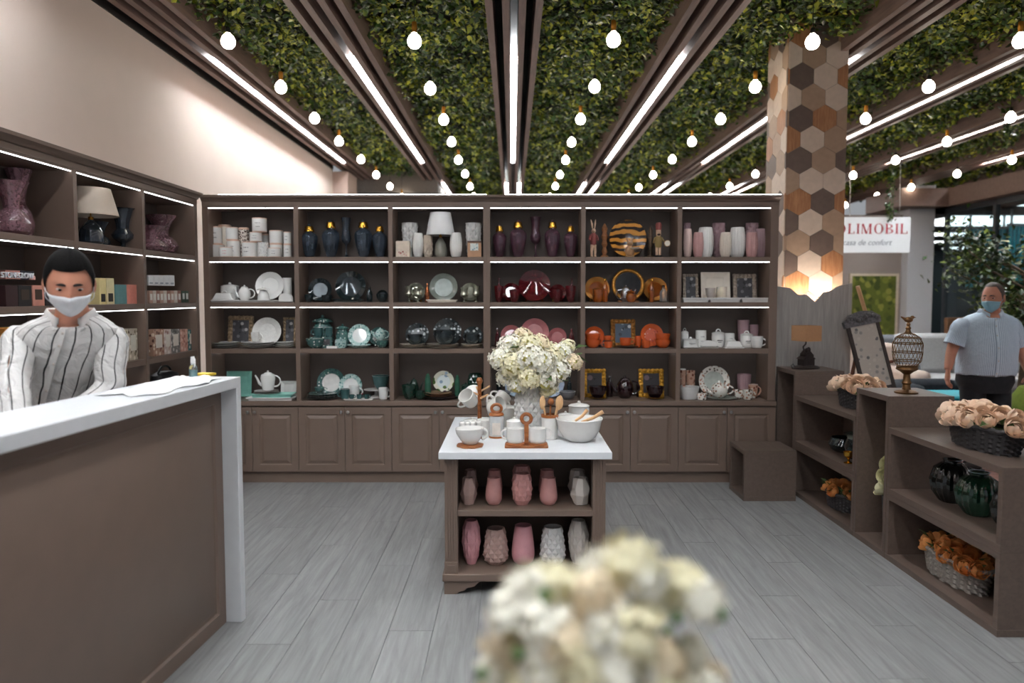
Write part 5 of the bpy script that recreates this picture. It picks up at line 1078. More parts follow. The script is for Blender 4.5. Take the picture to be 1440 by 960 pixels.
tv = vase((at(744, 415, yb_).x, yb_, TT, .165, .255), 'tall white quilted vase holding the bouquet', GREYW, 'barrel', 'diamond', raw=True, k=11)
bq = thing('hydrangea_bouquet', 'cream white hydrangea bouquet in the quilted vase on the table', 'flowers', (tv.location.x, yb_, TT + .21))
sp_ = []
for px, py, dy, s in [(718, 490, 0, 1.05), (705, 505, -.05, .95), (722, 515, -.1, 1.0), (714, 530, .0, .85), (742, 488, -.03, 1.0), (757, 486, .05, .9), (745, 505, -.12, 1.1), (762, 510, -.12, 1.05), (778, 505, -.03, .9), (790, 497, .02, .8), (798, 488, .06, .65), (806, 510, 0, .7), (785, 522, -.06, .95), (768, 535, -.1, .95), (745, 532, -.13, .95), (728, 542, -.08, .8), (772, 548, -.06, .7), (735, 475, .05, .8), (752, 520, .05, 1.1), (720, 500, .12, 1), (775, 500, .13, 1)]:
    q = at(px, py, yb_ + dy); sp_.append((q.x - bq.location.x, dy, q.z - bq.location.z, s * .95))
bouquet(bq, .03, sp_, 4, 16)
# the same flowers close to the lens, on a slim stand
FX, FY = .105, .80
fs = thing('flower_stand', 'slim round taupe pedestal under the foreground flowers', 'pedestal', (FX, FY, 0)); part(fs, 'top', MB().lathe([(.12, .86), (.13, .865), (.13, .885), (.12, .89)], 36), TAUPE); part(fs, 'column', MB().lathe([(.06, .02), (.05, .1), (.035, .5), (.05, .86)], 24), TAUPE); part(fs, 'foot', MB().lathe([(.14, 0), (.14, .012), (.06, .03)], 36), TAUPE)
fv = vase((FX, FY, .8905, .10, .13), 'white vase under the blurred foreground flowers', W2, 'barrel', 'rib', raw=True)
fb = thing('hydrangea_bouquet', 'large blurred cream hydrangea bouquet in the foreground', 'flowers', (FX, FY, 1.0))
sp_ = []; rr = random.Random(2)
for px, py, dy, s in [(745, 838, 0, .62), (775, 828, .01, .6), (722, 868, -.02, .55), (712, 905, -.01, .5), (705, 940, .01, .5), (800, 858, .03, .45), (850, 808, .02, .62), (885, 800, 0, .66), (905, 815, -.01, .5), (840, 838, -.03, .5), (925, 845, .03, .4), (965, 830, .02, .55), (985, 848, 0, .5), (950, 812, .03, .4), (770, 885, -.04, .55), (800, 905, -.05, .55), (850, 890, -.05, .6), (890, 900, -.06, .55), (870, 940, -.06, .65), (820, 940, -.06, .6), (770, 940, -.04, .6), (930, 930, -.03, .5), (975, 915, .01, .35), (740, 960, -.02, .55), (990, 975, -.01, .5), (925, 980, -.04, .6), (850, 985, -.06, .7), (780, 990, -.05, .6), (870, 870, .05, .5), (905, 870, -.02, .4), (830, 870, .05, .5), (700, 975, .02, .5), (960, 955, .03, .45), (1005, 950, .02, .3)]:
    q = at(px, py, FY + dy); sp_.append((q.x - FX, dy, q.z - 1.0, s * .62))
bouquet(fb, 0.0, sp_, 9, 0, HEADS_BIG)
for k in range(16):
    q = rr.choice(sp_); o = part(fb, 'bud', MB().ball((0, 0, 0), (.006, .006, .008), 8, 6).mesh('bud', mat('bud_green', (92, 128, 70), .6)), loc=(q[0] + rr.uniform(-.03, .03), q[1] - .035, q[2] + rr.uniform(-.03, .01)))
# ------------------------------------------------------------------ box units on the right
XR0, XR1 = 2.13, 2.50; PT = .032
def open_box(t, y0, y1, z0, z1, back=True, x0=XR0, x1=XR1):
    part(t, 'bottom_board', MB().box(x0, x1, y0, y1, z0, z0 + PT), TAUPE_W, smooth=False, bevel=.001); part(t, 'top_board', MB().box(x0, x1, y0, y1, z1 - PT, z1), TAUPE_W, smooth=False, bevel=.001)
    part(t, 'end_board', MB().box(x0 + .001, x1 - .001, y0 + .0008, y0 + PT, z0 + PT, z1 - PT), TAUPE_W, smooth=False, bevel=.001); part(t, 'end_board', MB().box(x0 + .001, x1 - .001, y1 - PT, y1 - .0008, z0 + PT, z1 - PT), TAUPE_W, smooth=False, bevel=.001)
    if back: part(t, 'back_board', MB().box(x1 - .014, x1 - .001, y0 + PT, y1 - PT, z0 + PT, z1 - PT), TAUPE_W, smooth=False)
def box_unit(desc, y0, y1, z0, z1, back=True):
    t = thing('display_box', desc, 'display box', (0, 0, 0)); open_box(t, y0, y1, z0, z1, back); return t
box_unit('long low open box, bottom one nearest the camera', 3.195, 4.188, 0, .377); box_unit('long low open box, upper one nearest the camera', 3.195, 4.188, .3775, .754, back=False)
box_unit('tall narrow open box under the bird cage', 4.1905, 4.588, 0, .93)
box_unit('long low open box, bottom one in the far pair', 4.5905, 5.585, 0, .377); box_unit('long low open box, upper one in the far pair', 4.5905, 5.585, .3775, .750)
box_unit('tall narrow open box under the square shade lamp', 5.588, 5.99, 0, .93)
t = thing('cube_stool', 'low taupe cube stool with open side by the shelf doors', 'stool', (0, 0, 0)); open_box(t, 5.37, 5.73, 0, .372, True, 1.69, 2.072)
# ---- roses and baskets
def rose_mesh(seed, m, r=.05):
    """cupped petals wrapped round a ball, opening outwards"""
    rr = random.Random(seed); mb = MB()
    for ring, (n, rho, top, bot, fl) in enumerate([(3, .36, .25, 2.2, .0), (3, .52, .45, 2.3, .05), (4, .70, .62, 2.4, .10), (5, .88, .85, 2.5, .16), (5, 1.02, 1.10, 2.5, .22)]):
        for k in range(n):
            a0 = 2*PI*k/n + ring*.8 + rr.uniform(-.15, .15); hw = PI/n * 1.28; tp = top + rr.uniform(-.1, .1); pts = []
            for j in range(5):
                v = j/4
                for i in range(6):
                    u = i/5*2 - 1; th = bot + (tp + .30*abs(u)**2.5 - bot)*v; q = rho*(1 + fl*v**3 + .03*u*rr.uniform(-1, 1)) * r; ph = a0 + u*hw*(.55 + .45*math.sin(PI*min(1, v*.75 + .15)))
                    pts.append((q*math.sin(th)*math.cos(ph), q*math.sin(th)*math.sin(ph), q*math.cos(th)*.88))
            mb.q(pts, [(j*6+i, j*6+i+1, j*6+i+7, j*6+i+6) for j in range(4) for i in range(5)])
    mb.ball((0, 0, -.05*r), (.34*r, .34*r, .36*r), 10, 6)
    return mb.mesh('rose', m)
PEACH = mat('peach_rose', (250, 216, 188), .65, var=.10, scale=25); ORROSE = mat('orange_rose', (228, 156, 90), .65, var=.15, scale=25); YEL = mat('yellow_rose', (240, 236, 196), .65, var=.1, scale=25)
ROSES = {'p': [rose_mesh(i, PEACH) for i in range(3)], 'o': [rose_mesh(i + 5, ORROSE) for i in range(3)], 'y': [rose_mesh(i + 9, YEL) for i in range(2)]}
WICKD = mat('dark_wicker', (62, 60, 62), .7, var=.3, scale=80); WICKG = mat('grey_wicker', (150, 144, 138), .7, var=.25, scale=80)
def basket(desc, loc, lx, ly, h, m, roses, kind, seed, size=1.0, rz=0.0):
    t = thing('rose_basket', desc, 'flower basket', loc, rz); rr = random.Random(seed)
    pr = []; nr = 10
    for j in range(nr + 1): v = j / nr; pr.append((.86 + .14*v, v*h))
    full = [(.02, .004)] + pr + [(.93, h*.97), (.84, h*.3), (.02, h*.28)]
    part(t, 'weave', MB().lathe(full, 84, sx=lx, sy=ly, disp=lambda a, v, i, j: (.055 * (1 if ((i//3) + j) % 2 else -1) if 1 <= j <= nr else 0), cap=False), m, ang=1.2)
    part(t, 'braided_rim', MB().tube([(lx*1.01*math.cos(a), ly*1.01*math.sin(a), h + .004*math.sin(18*a)) for a in [2*PI*i/60 for i in range(60)]], .011, 8, closed=True), m)
    part(t, 'moss', MB().ball((0, 0, h*.8), (lx*.85, ly*.85, h*.35), 16, 8), mat('dark_moss', (52, 58, 34), .9, var=.4, scale=60, bump=.6))
    for (x, y, z, s) in roses:
        nr_ = Vector((x*1.2, y*.6, .07)); o = part(t, 'rose', rr.choice(ROSES[kind]), loc=(x, y, z)); q = nr_.to_track_quat('Z', 'Y'); o.rotation_euler = q.to_euler(); o.scale = (s*size*.92,)*3
    for k in range(26):
        a = rr.uniform(0, 6.28); q = rr.uniform(.5, 1.08); o = part(t, 'leaf', LEAFB, loc=(lx*q*math.cos(a), ly*q*math.sin(a), h + rr.uniform(-.005, .045)), rot=(rr.uniform(-.7, .7), rr.uniform(-1.0, .2), a)); s = rr.uniform(.5, .85); o.scale = (s, s, s)
    return t
def ros(lx, ly, h, n, seed, zt=.055):
    rr = random.Random(seed); out = []; k = 0; g = .55
    while len(out) < n and k < 900:
        k += 1; a = rr.uniform(0, 6.28); q = math.sqrt(rr.uniform(0, 1)) * 1.02; x, y = lx*q*math.cos(a), ly*q*math.sin(a)
        if all((x-u)**2 + (y-v)**2 > (.066 * (.6 + .4*g))**2 for u, v, _, _ in out): out.append((x, y, h + zt*(1.05 - .8*q*q) + .012, rr.uniform(.85, 1.15)))
        if k % 200 == 0: g -= .3
    return out
basket('dark wicker basket of peach roses on the nearest box', (2.315, 3.62, .7545), .105, .245, .115, WICKD, ros(.12, .27, .115, 22, 3), 'p', 3, .98)
basket('dark wicker basket of peach roses on the far low box', (2.32, 4.98, .7505), .10, .20, .115, WICKD, ros(.12, .22, .115, 18, 5), 'p', 5)
basket('grey wicker basket of orange roses in the nearest bottom box', (2.30, 3.78, .0325), .10, .25, .13, WICKG, ros(.10, .25, .115, 18, 7, .04), 'o', 7, .9)
basket('dark wicker basket of orange roses in the far bottom box', (2.29, 5.10, .0325), .09, .17, .11, WICKD, ros(.09, .17, .105, 13, 8, .035), 'o', 8, .85)
yf_ = thing('yellow_rose_posy', 'yellow roses leaning out of the tall narrow box', 'flowers', (2.31, 4.42, .0325))
part(yf_, 'pot', MB().lathe(shell([(.7, 0), (.8, .05), (1, .9), (1, 1)], .16, .26), 26), WICKD)
for (x, y, z) in ((-.06, -.03, .46), (.02, .05, .44), (-.05, .02, .38), (.04, -.04, .52), (-.07, .05, .31), (-.02, -.08, .34), (-.09, -.06, .40)):
    o = part(yf_, 'rose', ROSES['y'][int(abs(x)*100) % 2], loc=(x, y, z)); o.rotation_euler = Vector((x*2, y*2 - .02, .06)).to_track_quat('Z', 'Y').to_euler(); part(yf_, 'stem', MB().tube([(0, 0, .1), (x*.6, y*.6, z*.6), (x, y, z - .02)], .003, 6), GREEND)
def posed(p, *a, **k): return p
GG = glassm('bottle_green_glass', (20, 66, 48), .45); GG2 = glassm('black_green_glass', (18, 24, 24), .3)
RV = [(.5, 0), (.58, .03), (.9, .25), (1, .5), (.82, .8), (.5, .92), (.42, .94), (.46, 1.0)]
def ribvase(desc, y, z, w, h, m, x=2.30):
    t = thing('ribbed_glass_vase', desc, 'vase', (x, y, z)); pr = [q for q in RV if q[1] < .93]
    part(t, 'body', MB().lathe(body_prof(pr, w, h), 80, disp=lambda a, v, i, j: .035*math.cos(20*a) * (1 if v < .95 else 0)), m); part(t, 'neck', MB().lathe(body_prof([(.42, .92), (.42, .96), (.47, 1), (.40, 1), (.36, .95)], w, h), 28, cap=False), m); return t
ribvase('dark ribbed glass vase left of the green one', 4.02 - .12, .4105, .21, .225, GG2, 2.33); ribvase('bottle green ribbed glass vase in the upper near box', 3.66, .4105, .205, .215, GG, 2.32); ribvase('dark ribbed glass vase half behind the end board', 3.40, .4105, .20, .21, GG2, 2.33)
bt = thing('glass_dish', 'dark green crackle glass bowl in the far upper box', 'bowl', (2.31, 5.15, .4105)); part(bt, 'body', MB().lathe(shell([(.5, 0), (.8, .2), (1, .55), (.85, .85), (.8, 1)], .20, .10), 30, disp=lambda a, v, i, j: .03*math.cos(15*a + 6*v)), G_DARK); part(bt, 'rim', MB().lathe([(.078, .098), (.084, .10), (.078, .104)], 30, cap=False), G_DARK)
gv = thing('glass_vase', 'green crackle glass vase with flared rim, far upper box', 'vase', (2.30, 4.93, .4105)); part(gv, 'body', MB().lathe(body_prof([(.5, 0), (.75, .2), (.9, .5), (.7, .8)], .17, .17), 28, disp=lambda a, v, i, j: .03*math.cos(13*a)), G_DARK); part(gv, 'neck', MB().lathe(body_prof([(.7, .8), (.8, .92), (.98, 1), (.9, 1), (.66, .84)], .17, .17), 28, cap=False), G_SMOKE)
gf = thing('gold_candle_cup', 'small gold footed candle cup in the far upper box', 'candle cup', (2.19, 4.80, .4105)); part(gf, 'foot', MB().lathe([(.03, 0), (.03, .004), (.008, .012), (.008, .03)], 20), GOLD); part(gf, 'cup', MB().lathe(shell([(.3, 0), (.9, .4), (1, 1)], .07, .045), 22, c=(0, 0, .03)), GOLD)
# ---- bird cage
bc = thing('bird_cage', 'bronze wire bird cage ornament with a bird on top', 'ornament', (2.30, 4.33, .9305)); S = .38
bprof = [(.052, .16), (.074, .19), (.080, .24), (.080, .29), (.066, .325), (.035, .345), (.016, .352)]
part(bc, 'base', MB().lathe([(.062, 0), (.064, .008), (.05, .016), (.024, .022), (.02, .05), (.028, .06), (.02, .075), (.018, .11), (.035, .125), (.06, .14), (.055, .16)], 30), BRONZE)
part(bc, 'tray', MB().lathe([(.055, .155), (.062, .158), (.055, .165)], 30), BRONZE)
for k in range(22):
    a = 2*PI*k/22; tw = .25
    part(bc, 'wire', MB().tube([(r*math.cos(a + tw*math.sin(z*40)), r*math.sin(a + tw*math.sin(z*40)), z) for r, z in bprof], .0016, 5), BRONZE)
for r, z in ((.074, .19), (.0805, .24), (.0805, .29), (.066, .325)): part(bc, 'hoop', MB().tube([(r*math.cos(a), r*math.sin(a), z) for a in [2*PI*i/28 for i in range(28)]], .0028, 6, closed=True), BRONZE)
part(bc, 'finial', MB().lathe([(.035, .345), (.018, .355), (.012, .37), (.016, .38), (.008, .392), (.012, .40), (.006, .412)], 18), BRONZE)
part(bc, 'bird', MB().ball((0, 0, .428), (.026, .016, .017), 12, 8).ball((.022, 0, .442), (.012, .010, .010), 10, 7).tube([(.032, 0, .442), (.042, 0, .440)], [.004, .001], 6).tube([(-.018, 0, .43), (-.045, 0, .446)], [.010, .003], 8), BRONZE)
# ---- square shade lamp with dark sculpted base
lp = thing('sculpture_lamp', 'table lamp with square tan shade and dark carved base', 'lamp', (2.29, 5.80, .9305), .35)
DK = mat('dark_carved_wood', (40, 30, 28), .55, var=.3, scale=50, bump=.5)
part(lp, 'base', MB().lathe([(.115, 0), (.12, .006), (.10, .02), (.06, .026)], 22, sy=.7), DK)
cv = MB().box(-.05, .055, -.035, .035, .02, .075).box(-.03, .05, -.03, .03, .075, .11).prism([(-.06, .075), (.065, .075), (.0, .115)], -.04, .04).prism([(-.035, .11), (.045, .11), (.005, .15)], -.03, .03)
for k in range(7): cv.ball((R.uniform(-.05, .06), R.uniform(-.04, .03), R.uniform(.03, .15)), (.018, .014, .02), 8, 6)
part(lp, 'carving', cv, DK); part(lp, 'stem', MB().tube([(-.02, 0, .14), (-.028, 0, .17), (-.005, 0, .19), (.0, 0, .215), (0, 0, .33)], .006, 8), DK)
SHT = mat('tan_shade', (182, 138, 100), .9, var=.05, scale=60)
part(lp, 'shade', MB().box(-.078, .078, -.078, -.075, .215, .335).box(-.078, .078, .075, .078, .215, .335).box(-.078, -.075, -.075, .075, .215, .335).box(.075, .078, -.075, .075, .215, .335), SHT, smooth=False)
part(lp, 'cable', MB().tube([(-.10, 0, .012), (-.13, -.01, .04), (-.15, -.01, .03), (-.14, -.02, .006), (-.11, -.02, .005)], .003, 6), BLACK)
# ---- easel with a clock-like advertising plaque, standing behind the tall box
ez = thing('easel', 'pale wooden easel behind the bird cage', 'easel', (0, 0, 0)); ye = 5.95
def P3(px, py, Y): return tuple(at(px, py, Y))
def eb(pts, w): return MB().tube(pts, w, 4)
f0 = at(1206, 402, ye); part(ez, 'mast', MB().tube([(f0.x + .19, ye + .30, 0), tuple(at(1219, 445, ye + .02)), tuple(f0)], .017, 4), PALEWOOD, smooth=False)
part(ez, 'leg', MB().tube([(at(1218, 455, ye).x, ye + .04, 1.30), (at(1198, 530, ye).x - .12, ye + .08, 0)], .016, 4), mat('red_wood', (110, 66, 48), .5), smooth=False); part(ez, 'leg', MB().tube([(at(1224, 455, ye).x, ye + .04, 1.30), (at(1262, 530, ye).x + .16, ye + .02, 0)], .016, 4), MATS['red_wood'], smooth=False)
part(ez, 'crossbar', MB().tube([tuple(at(1207, 515, ye + .06)), tuple(at(1256, 508, ye + .04))], .013, 4), MATS['red_wood'], smooth=False)
pl = thing('framed_plaque', 'dark framed arched plaque leaning on the easel', 'plaque', (at(1236, 540, ye - .1).x, ye - .1, .78))
Mp = Matrix.Rotation(-.18, 4, 'X') @ Matrix.Rotation(-.20, 4, 'Y')
part(pl, 'board', MB().box(-.105, .105, 0, .012, 0, .50, Mp), printmat('aged_print', (186, 178, 168), [(110, 108, 108), (196, 188, 178), (190, 182, 172), (150, 146, 142)], 26, .35, .6, 0), smooth=False)
for x0, x1, z0, z1 in ((-.13, -.105, 0, .52), (.105, .13, 0, .52), (-.13, .13, -.03, 0)): part(pl, 'frame_bar', MB().box(x0, x1, -.008, .02, z0, z1, Mp), mat('dark_frame', (58, 48, 44), .5, var=.2), smooth=False)
cr_ = MB().prism([(-.145, .50), (.145, .50), (.15, .55), (.09, .60), (.0, .615), (-.09, .60), (-.15, .55)], -.015, .025, 'xz', Mp)
for k in range(9): cr_.ball(tuple(Mp @ Vector((-.12 + .03*k, -.02, .555 + .018*math.sin(k*1.3)))), (.018, .010, .018), 8, 6)
part(pl, 'carved_crest', cr_, mat('silver_dark_carving', (104, 102, 104), .45, .4, var=.4, scale=70, bump=.6))
# rest of the easel ledge
part(ez, 'ledge', MB().box(at(1212, 545, ye).x, at(1270, 545, ye).x, ye - .13, ye + .02, .735, .755), MATS['red_wood'], smooth=False)

# ------------------------------------------------------------------ the hall to the right
sg = thing('shop_sign', 'white hanging shop sign with red POLIMOBIL lettering', 'sign'); ys = 11.0
a = at(1281, 305, ys); b = at(1281, 355, ys); x_l = at(1163, 330, ys).x
part(sg, 'board', MB().box(x_l, a.x, ys, ys + .06, b.z, a.z), mat('white_sign', (236, 238, 240), .5, var=.01), smooth=False)
REDL = mat('sign_red', (176, 32, 52), .5)
def serif(ch, h, w, mb, ox, oz, y):
    st, th, sf = h*.15, h*.05, h*.05
    def bar(x0, x1, z0, z1): mb.box(ox + x0, ox + x1, y - .006, y, oz + z0, oz + z1)
    def stem(x): bar(x, x + st, 0, h); bar(x - st*.5, x + st*1.5, 0, sf); bar(x - st*.5, x + st*1.5, h - sf, h)
    def ringp(cx, cz, rx, rz, a0, a1, tk):
        n = 20
        for i in range(n):
            p, q = a0 + (a1 - a0)*i/n, a0 + (a1 - a0)*(i+1)/n
            def th_(t): return th + (tk - th)*abs(math.cos(t))
            o = [(cx + rx*math.cos(p), cz + rz*math.sin(p)), (cx + rx*math.cos(q), cz + rz*math.sin(q)), (cx + (rx - th_(q))*math.cos(q), cz + (rz - th)*math.sin(q)), (cx + (rx - th_(p))*math.cos(p), cz + (rz - th)*math.sin(p))]
            mb.prism([(ox + u, oz + v) for u, v in o], y - .006, y, 'xz')
    if ch == 'I': stem(st*.5)
    if ch == 'L': stem(st*.5); bar(st, w, 0, th); bar(w - th, w, 0, h*.24)
    if ch == 'O': ringp(w/2, h/2, w/2, h*.52, 0, 2*PI, st)
    if ch == 'P': stem(st*.5); ringp(st*1.2, h*.74, w - st*1.2, h*.26, -PI/2, PI/2, st)
    if ch == 'B': stem(st*.5); ringp(st*1.2, h*.755, w*.9 - st*1.2, h*.245, -PI/2, PI/2, st); ringp(st*1.2, h*.26, w - st*1.2, h*.26, -PI/2, PI/2, st)
    if ch == 'M':
        bar(st*.3, st*.3 + th, 0, h); bar(0, st, 0, sf); stem(w - st*1.5)
        for (x0, x1, z0, z1, k) in ((st*.3, w*.48, h, 0, st), (w*.48, w - st*1.4, 0, h, th)): mb.prism([(ox + x0, oz + z0), (ox + x0 + k, oz + z0), (ox + x1 + k*.5, oz + z1), (ox + x1 - k*.5, oz + z1)], y - .006, y, 'xz')
for ch, p0, p1 in (('P', 1160, 1171), ('O', 1173, 1189), ('L', 1192.5, 1201.5), ('I', 1204.5, 1209), ('M', 1211.5, 1226), ('O', 1229.5, 1242), ('B', 1245, 1256), ('I', 1259, 1263.5), ('L', 1266, 1276)):
    l, r_, z1, z0 = at(p0, 320, ys).x, at(p1, 320, ys).x, at(p0, 314.5, ys).z, at(p0, 328.5, ys).z
    mb = MB(); serif(ch, z1 - z0, r_ - l, mb, l, z0, ys); part(sg, 'letter', mb, REDL, smooth=False)
me = text_mesh('Calitate in casa de confort', .115, .003, shear=.35); me.materials.append(mat('grey_script', (150, 154, 162), .6)); part(sg, 'script_line', me, loc=(at(1262, 345, ys).x - 1.32, ys - .002, at(0, 344.5, ys).z), rot=(PI/2, 0, 0))
for px in (1195, 1265): part(sg, 'hanger', MB().tube([tuple(at(px, 306, ys + .03)), (at(px, 306, ys).x, ys + .03, ZC)], .004, 6), STEEL)
yw = 12.6
struct('wall_hall', MB().box(2.9, at(1284, 400, yw).x, yw, yw + .2, 0, 2.84), mat('hall_taupe_plaster', (150, 138, 132), .8, var=.04, scale=4))
px0, px1 = at(1279, 300, 12.4).x, at(1315, 300, 12.4).x
struct('wall_pillar', MB().box(px0, px1, 12.4, 12.9, 0, 3.3), mat('white_pillar', (212, 212, 216), .6, var=.02))
art = thing('wall_art', 'green leafy wall panel in a pale frame', 'wall art', (0, yw - .04, 0)); a = at(1197, 388, yw); b = at(1256, 478, yw)
part(art, 'panel', MB().box(a.x, b.x, 0, .03, b.z, a.z), printmat('olive_leaf_weave', (96, 104, 34), [(70, 82, 26), (120, 126, 46), (86, 94, 30), (140, 140, 60)], 9, .5, .8, 0), smooth=False)
fr = mat('pale_gold_frame', (206, 190, 168), .5)
for x0, x1, z0, z1 in ((a.x - .04, a.x, b.z - .04, a.z + .04), (b.x, b.x + .04, b.z - .04, a.z + .04), (a.x, b.x, a.z, a.z + .04), (a.x, b.x, b.z - .04, b.z)): part(art, 'frame_bar', MB().box(x0, x1, -.01, .035, z0, z1), fr, smooth=False)
struct('trim_3', MB().box(at(1246, 400, yw).x + .35, at(1246, 400, yw).x + .38, yw - .012, yw, 0, 3.2), mat('pale_strip', (190, 178, 170), .6))
# soffit along the glass front
XG = 7.05
struct('trim_4', MB().box(XG - .1, XG + 1.0, 6.0, 13.2, 2.92, 3.2), mat('brown_soffit', (120, 98, 88), .6, var=.1))
struct('trim_5', MB().box(px0 - .35, XG + 1.0, 12.0, 13.2, 2.92, 3.2), MATS['brown_soffit'])
# glazed shop front
gw = struct('window_1', MB().box(XG + .12, XG + .14, 6.0, 12.4, 0.0, 2.92), mat('shop_glass', (210, 226, 230), .03, trans=1.0, var=.01))
for k, y in enumerate((6.0, 7.3, 8.6, 9.9, 11.15, 12.4)): part(gw, 'mullion', MB().box(XG + .09, XG + .17, y - .03, y + .03, 0, 2.92), mat('grey_mullion', (86, 90, 94), .4, .6), smooth=False)
part(gw, 'rail', MB().box(XG + .09, XG + .17, 6.0, 12.4, .0, .12), MATS['grey_mullion'], smooth=False); part(gw, 'rail', MB().box(XG + .09, XG + .17, 6.0, 12.4, 2.84, 2.92), MATS['grey_mullion'], smooth=False)
SHOPW = mat('shop_dark', (70, 82, 86), .8, var=.1)
struct('wall_shop_back', MB().box(XG + .2, 26, 26, 26.2, 0, 3.2), SHOPW); struct('ceiling_shop', MB().box(XG + .2, 26, 5, 26, 3.05, 3.15), mat('shop_ceiling', (60, 66, 70), .8)); struct('wall_shop_side', MB().box(25.8, 26, 5, 26, 0, 3.05), SHOPW)
PANEL = emit('ceiling_panel_light', (.92, .98, 1.0), 3.0)
for k, (x0, x1, y0, y1) in enumerate([(7.8, 10.2, 11.9, 12.9), (8.6, 11.6, 14.6, 16.6), (10.0, 11.6, 18.6, 19.4), (11.6, 12.8, 21.4, 22.0), (14.2, 15.6, 24.0, 24.8), (12.2, 14.6, 14.6, 16.4)]):
    t = thing('ceiling_panel_light', 'white ceiling light panel inside the glass shop, %s' % ['nearest', 'wide second', 'third', 'fourth', 'farthest', 'right of the second'][k], 'ceiling light', (0, 0, 0)); part(t, 'frame', MB().box(x0 - .05, x1 + .05, y0 - .05, y1 + .05, 3.035, 3.05), mat('panel_frame', (190, 194, 196), .5), smooth=False); part(t, 'diffuser', MB().box(x0, x1, y0, y1, 3.025, 3.036), PANEL, smooth=False)
TQ = mat('turquoise_ribbed', (40, 158, 172), .4, var=.15)
t = thing('turquoise_blind', 'turquoise vertical blind behind the shop glass', 'blind', (0, 14.4, 0)); a = at(1364, 322, 14.4); b = at(1412, 360, 14.4)
for k in range(11): xx = a.x + (b.x - a.x)*k/10; part(t, 'slat', MB().tube([(xx, 0, b.z - .6), (xx, 0, a.z)], .026, 8), TQ)
part(t, 'rail', MB().box(a.x - .05, b.x + .05, -.04, .04, a.z, a.z + .05), mat('grey_rail', (120, 130, 134), .5)); part(t, 'hanger', MB().box(a.x, a.x + .03, -.02, .02, a.z, 3.05).box(b.x - .03, b.x, -.02, .02, a.z, 3.05), MATS['grey_rail'])
t = thing('turquoise_blind', 'second turquoise vertical blind farther right in the shop', 'blind', (0, 13.6, 0)); a = at(1422, 318, 13.6); b = at(1475, 400, 13.6)
for k in range(11): xx = a.x + (b.x - a.x)*k/10; part(t, 'slat', MB().tube([(xx, 0, b.z), (xx, 0, a.z)], .026, 8), TQ)
part(t, 'rail', MB().box(a.x - .05, b.x + .05, -.04, .04, a.z, a.z + .05), MATS['grey_rail']); part(t, 'hanger', MB().box(a.x, a.x + .03, -.02, .02, a.z, 3.05).box(b.x - .03, b.x, -.02, .02, a.z, 3.05), MATS['grey_rail'])
# sofas and seats
def sofa(desc, x0, x1, y0, y1, seat, back, m, cm, cush=2, arm=.18, name='sofa'):
    t = thing(name, desc, 'sofa', ((x0+x1)/2, (y0+y1)/2, 0)); w = x1 - x0; d = y1 - y0
    part(t, 'base', MB().box(-w/2, w/2, -d/2, d/2, .06, seat - .14), m, bevel=.03); part(t, 'backrest', MB().box(-w/2, w/2, d/2 - .22, d/2, seat - .14, back), m, bevel=.05)
    for s in (-1, 1):
        part(t, 'armrest', MB().box(s*w/2 - (0 if s < 0 else arm), s*w/2 + (arm if s < 0 else 0), -d/2, d/2 - .2, seat - .14, seat + .18), m, bevel=.06)
        part(t, 'foot', MB().box(s*(w/2 - .1) - .03, s*(w/2 - .1) + .03, -d/2 + .05, -d/2 + .11, 0, .06), BLACK)
    cw = (w - 2*arm) / cush
    for k in range(cush):
        part(t, 'seat_cushion', MB().box(-w/2 + arm + k*cw + .005, -w/2 + arm + (k+1)*cw - .005, -d/2, d/2 - .2, seat - .14, seat), cm, bevel=.04); part(t, 'back_cushion', MB().box(-w/2 + arm + k*cw + .01, -w/2 + arm + (k+1)*cw - .01, d/2 - .36, d/2 - .2, seat, back + .03, Matrix.Rotation(0, 4, 'X')), cm, bevel=.06)
    return t
GREYF = mat('grey_upholstery', (112, 114, 118), .9, var=.1, scale=60); LGF = mat('light_grey_upholstery', (176, 176, 176), .9, var=.08, scale=60); BEIF = mat('beige_leather', (196, 178, 166), .6, var=.06); DKF = mat('charcoal_upholstery', (38, 42, 48), .9, var=.2)
sofa('grey sofa with pale seat cushions behind the bird cage', 4.75, 7.6, 8.9, 9.9, .50, .98, GREYF, LGF, 2); sofa('beige leather sofa behind the easel', 3.55, 4.65, 8.2, 9.2, .48, .92, BEIF, BEIF, 1)
sofa('charcoal low sofa in front of the grey one', 3.95, 4.75, 7.25, 8.05, .44, .60, DKF, DKF, 1, .12)
ot = thing('ottoman', 'turquoise square ottoman beside the customer', 'ottoman', (4.15, 6.85, 0)); part(ot, 'body', MB().box(-.28, .28, -.25, .25, .04, .60), TQ, bevel=.03); part(ot, 'plinth', MB().box(-.25, .25, -.22, .22, 0, .04), BLACK)
ch = thing('lounge_chair', 'dark chair with wooden back near the glass front', 'chair', (7.2, 11.6, 0), .4); part(ch, 'seat', MB().box(-.3, .3, -.3, .3, .40, .50), DKF, bevel=.03); part(ch, 'backrest', MB().box(-.3, .3, .24, .30, .5, 1.15), woodmat('walnut', (120, 84, 58), (150, 108, 78)), bevel=.01)
for sx in (-1, 1):
    for sy in (-1, 1): part(ch, 'leg', MB().box(sx*.26 - .02, sx*.26 + .02, sy*.26 - .02, sy*.26 + .02, 0, .4), BLACK)
gs = thing('green_stool', 'olive green pouf at the right picture edge', 'pouf', (5.25, 7.2, 0)); part(gs, 'cushion', MB().lathe([(.3, .05), (.33, .1), (.33, .52), (.28, .60), (.1, .62)], 30), mat('olive_fabric', (106, 122, 40), .9)); part(gs, 'foot_ring', MB().lathe([(.28, 0), (.28, .05)], 30), BLACK)
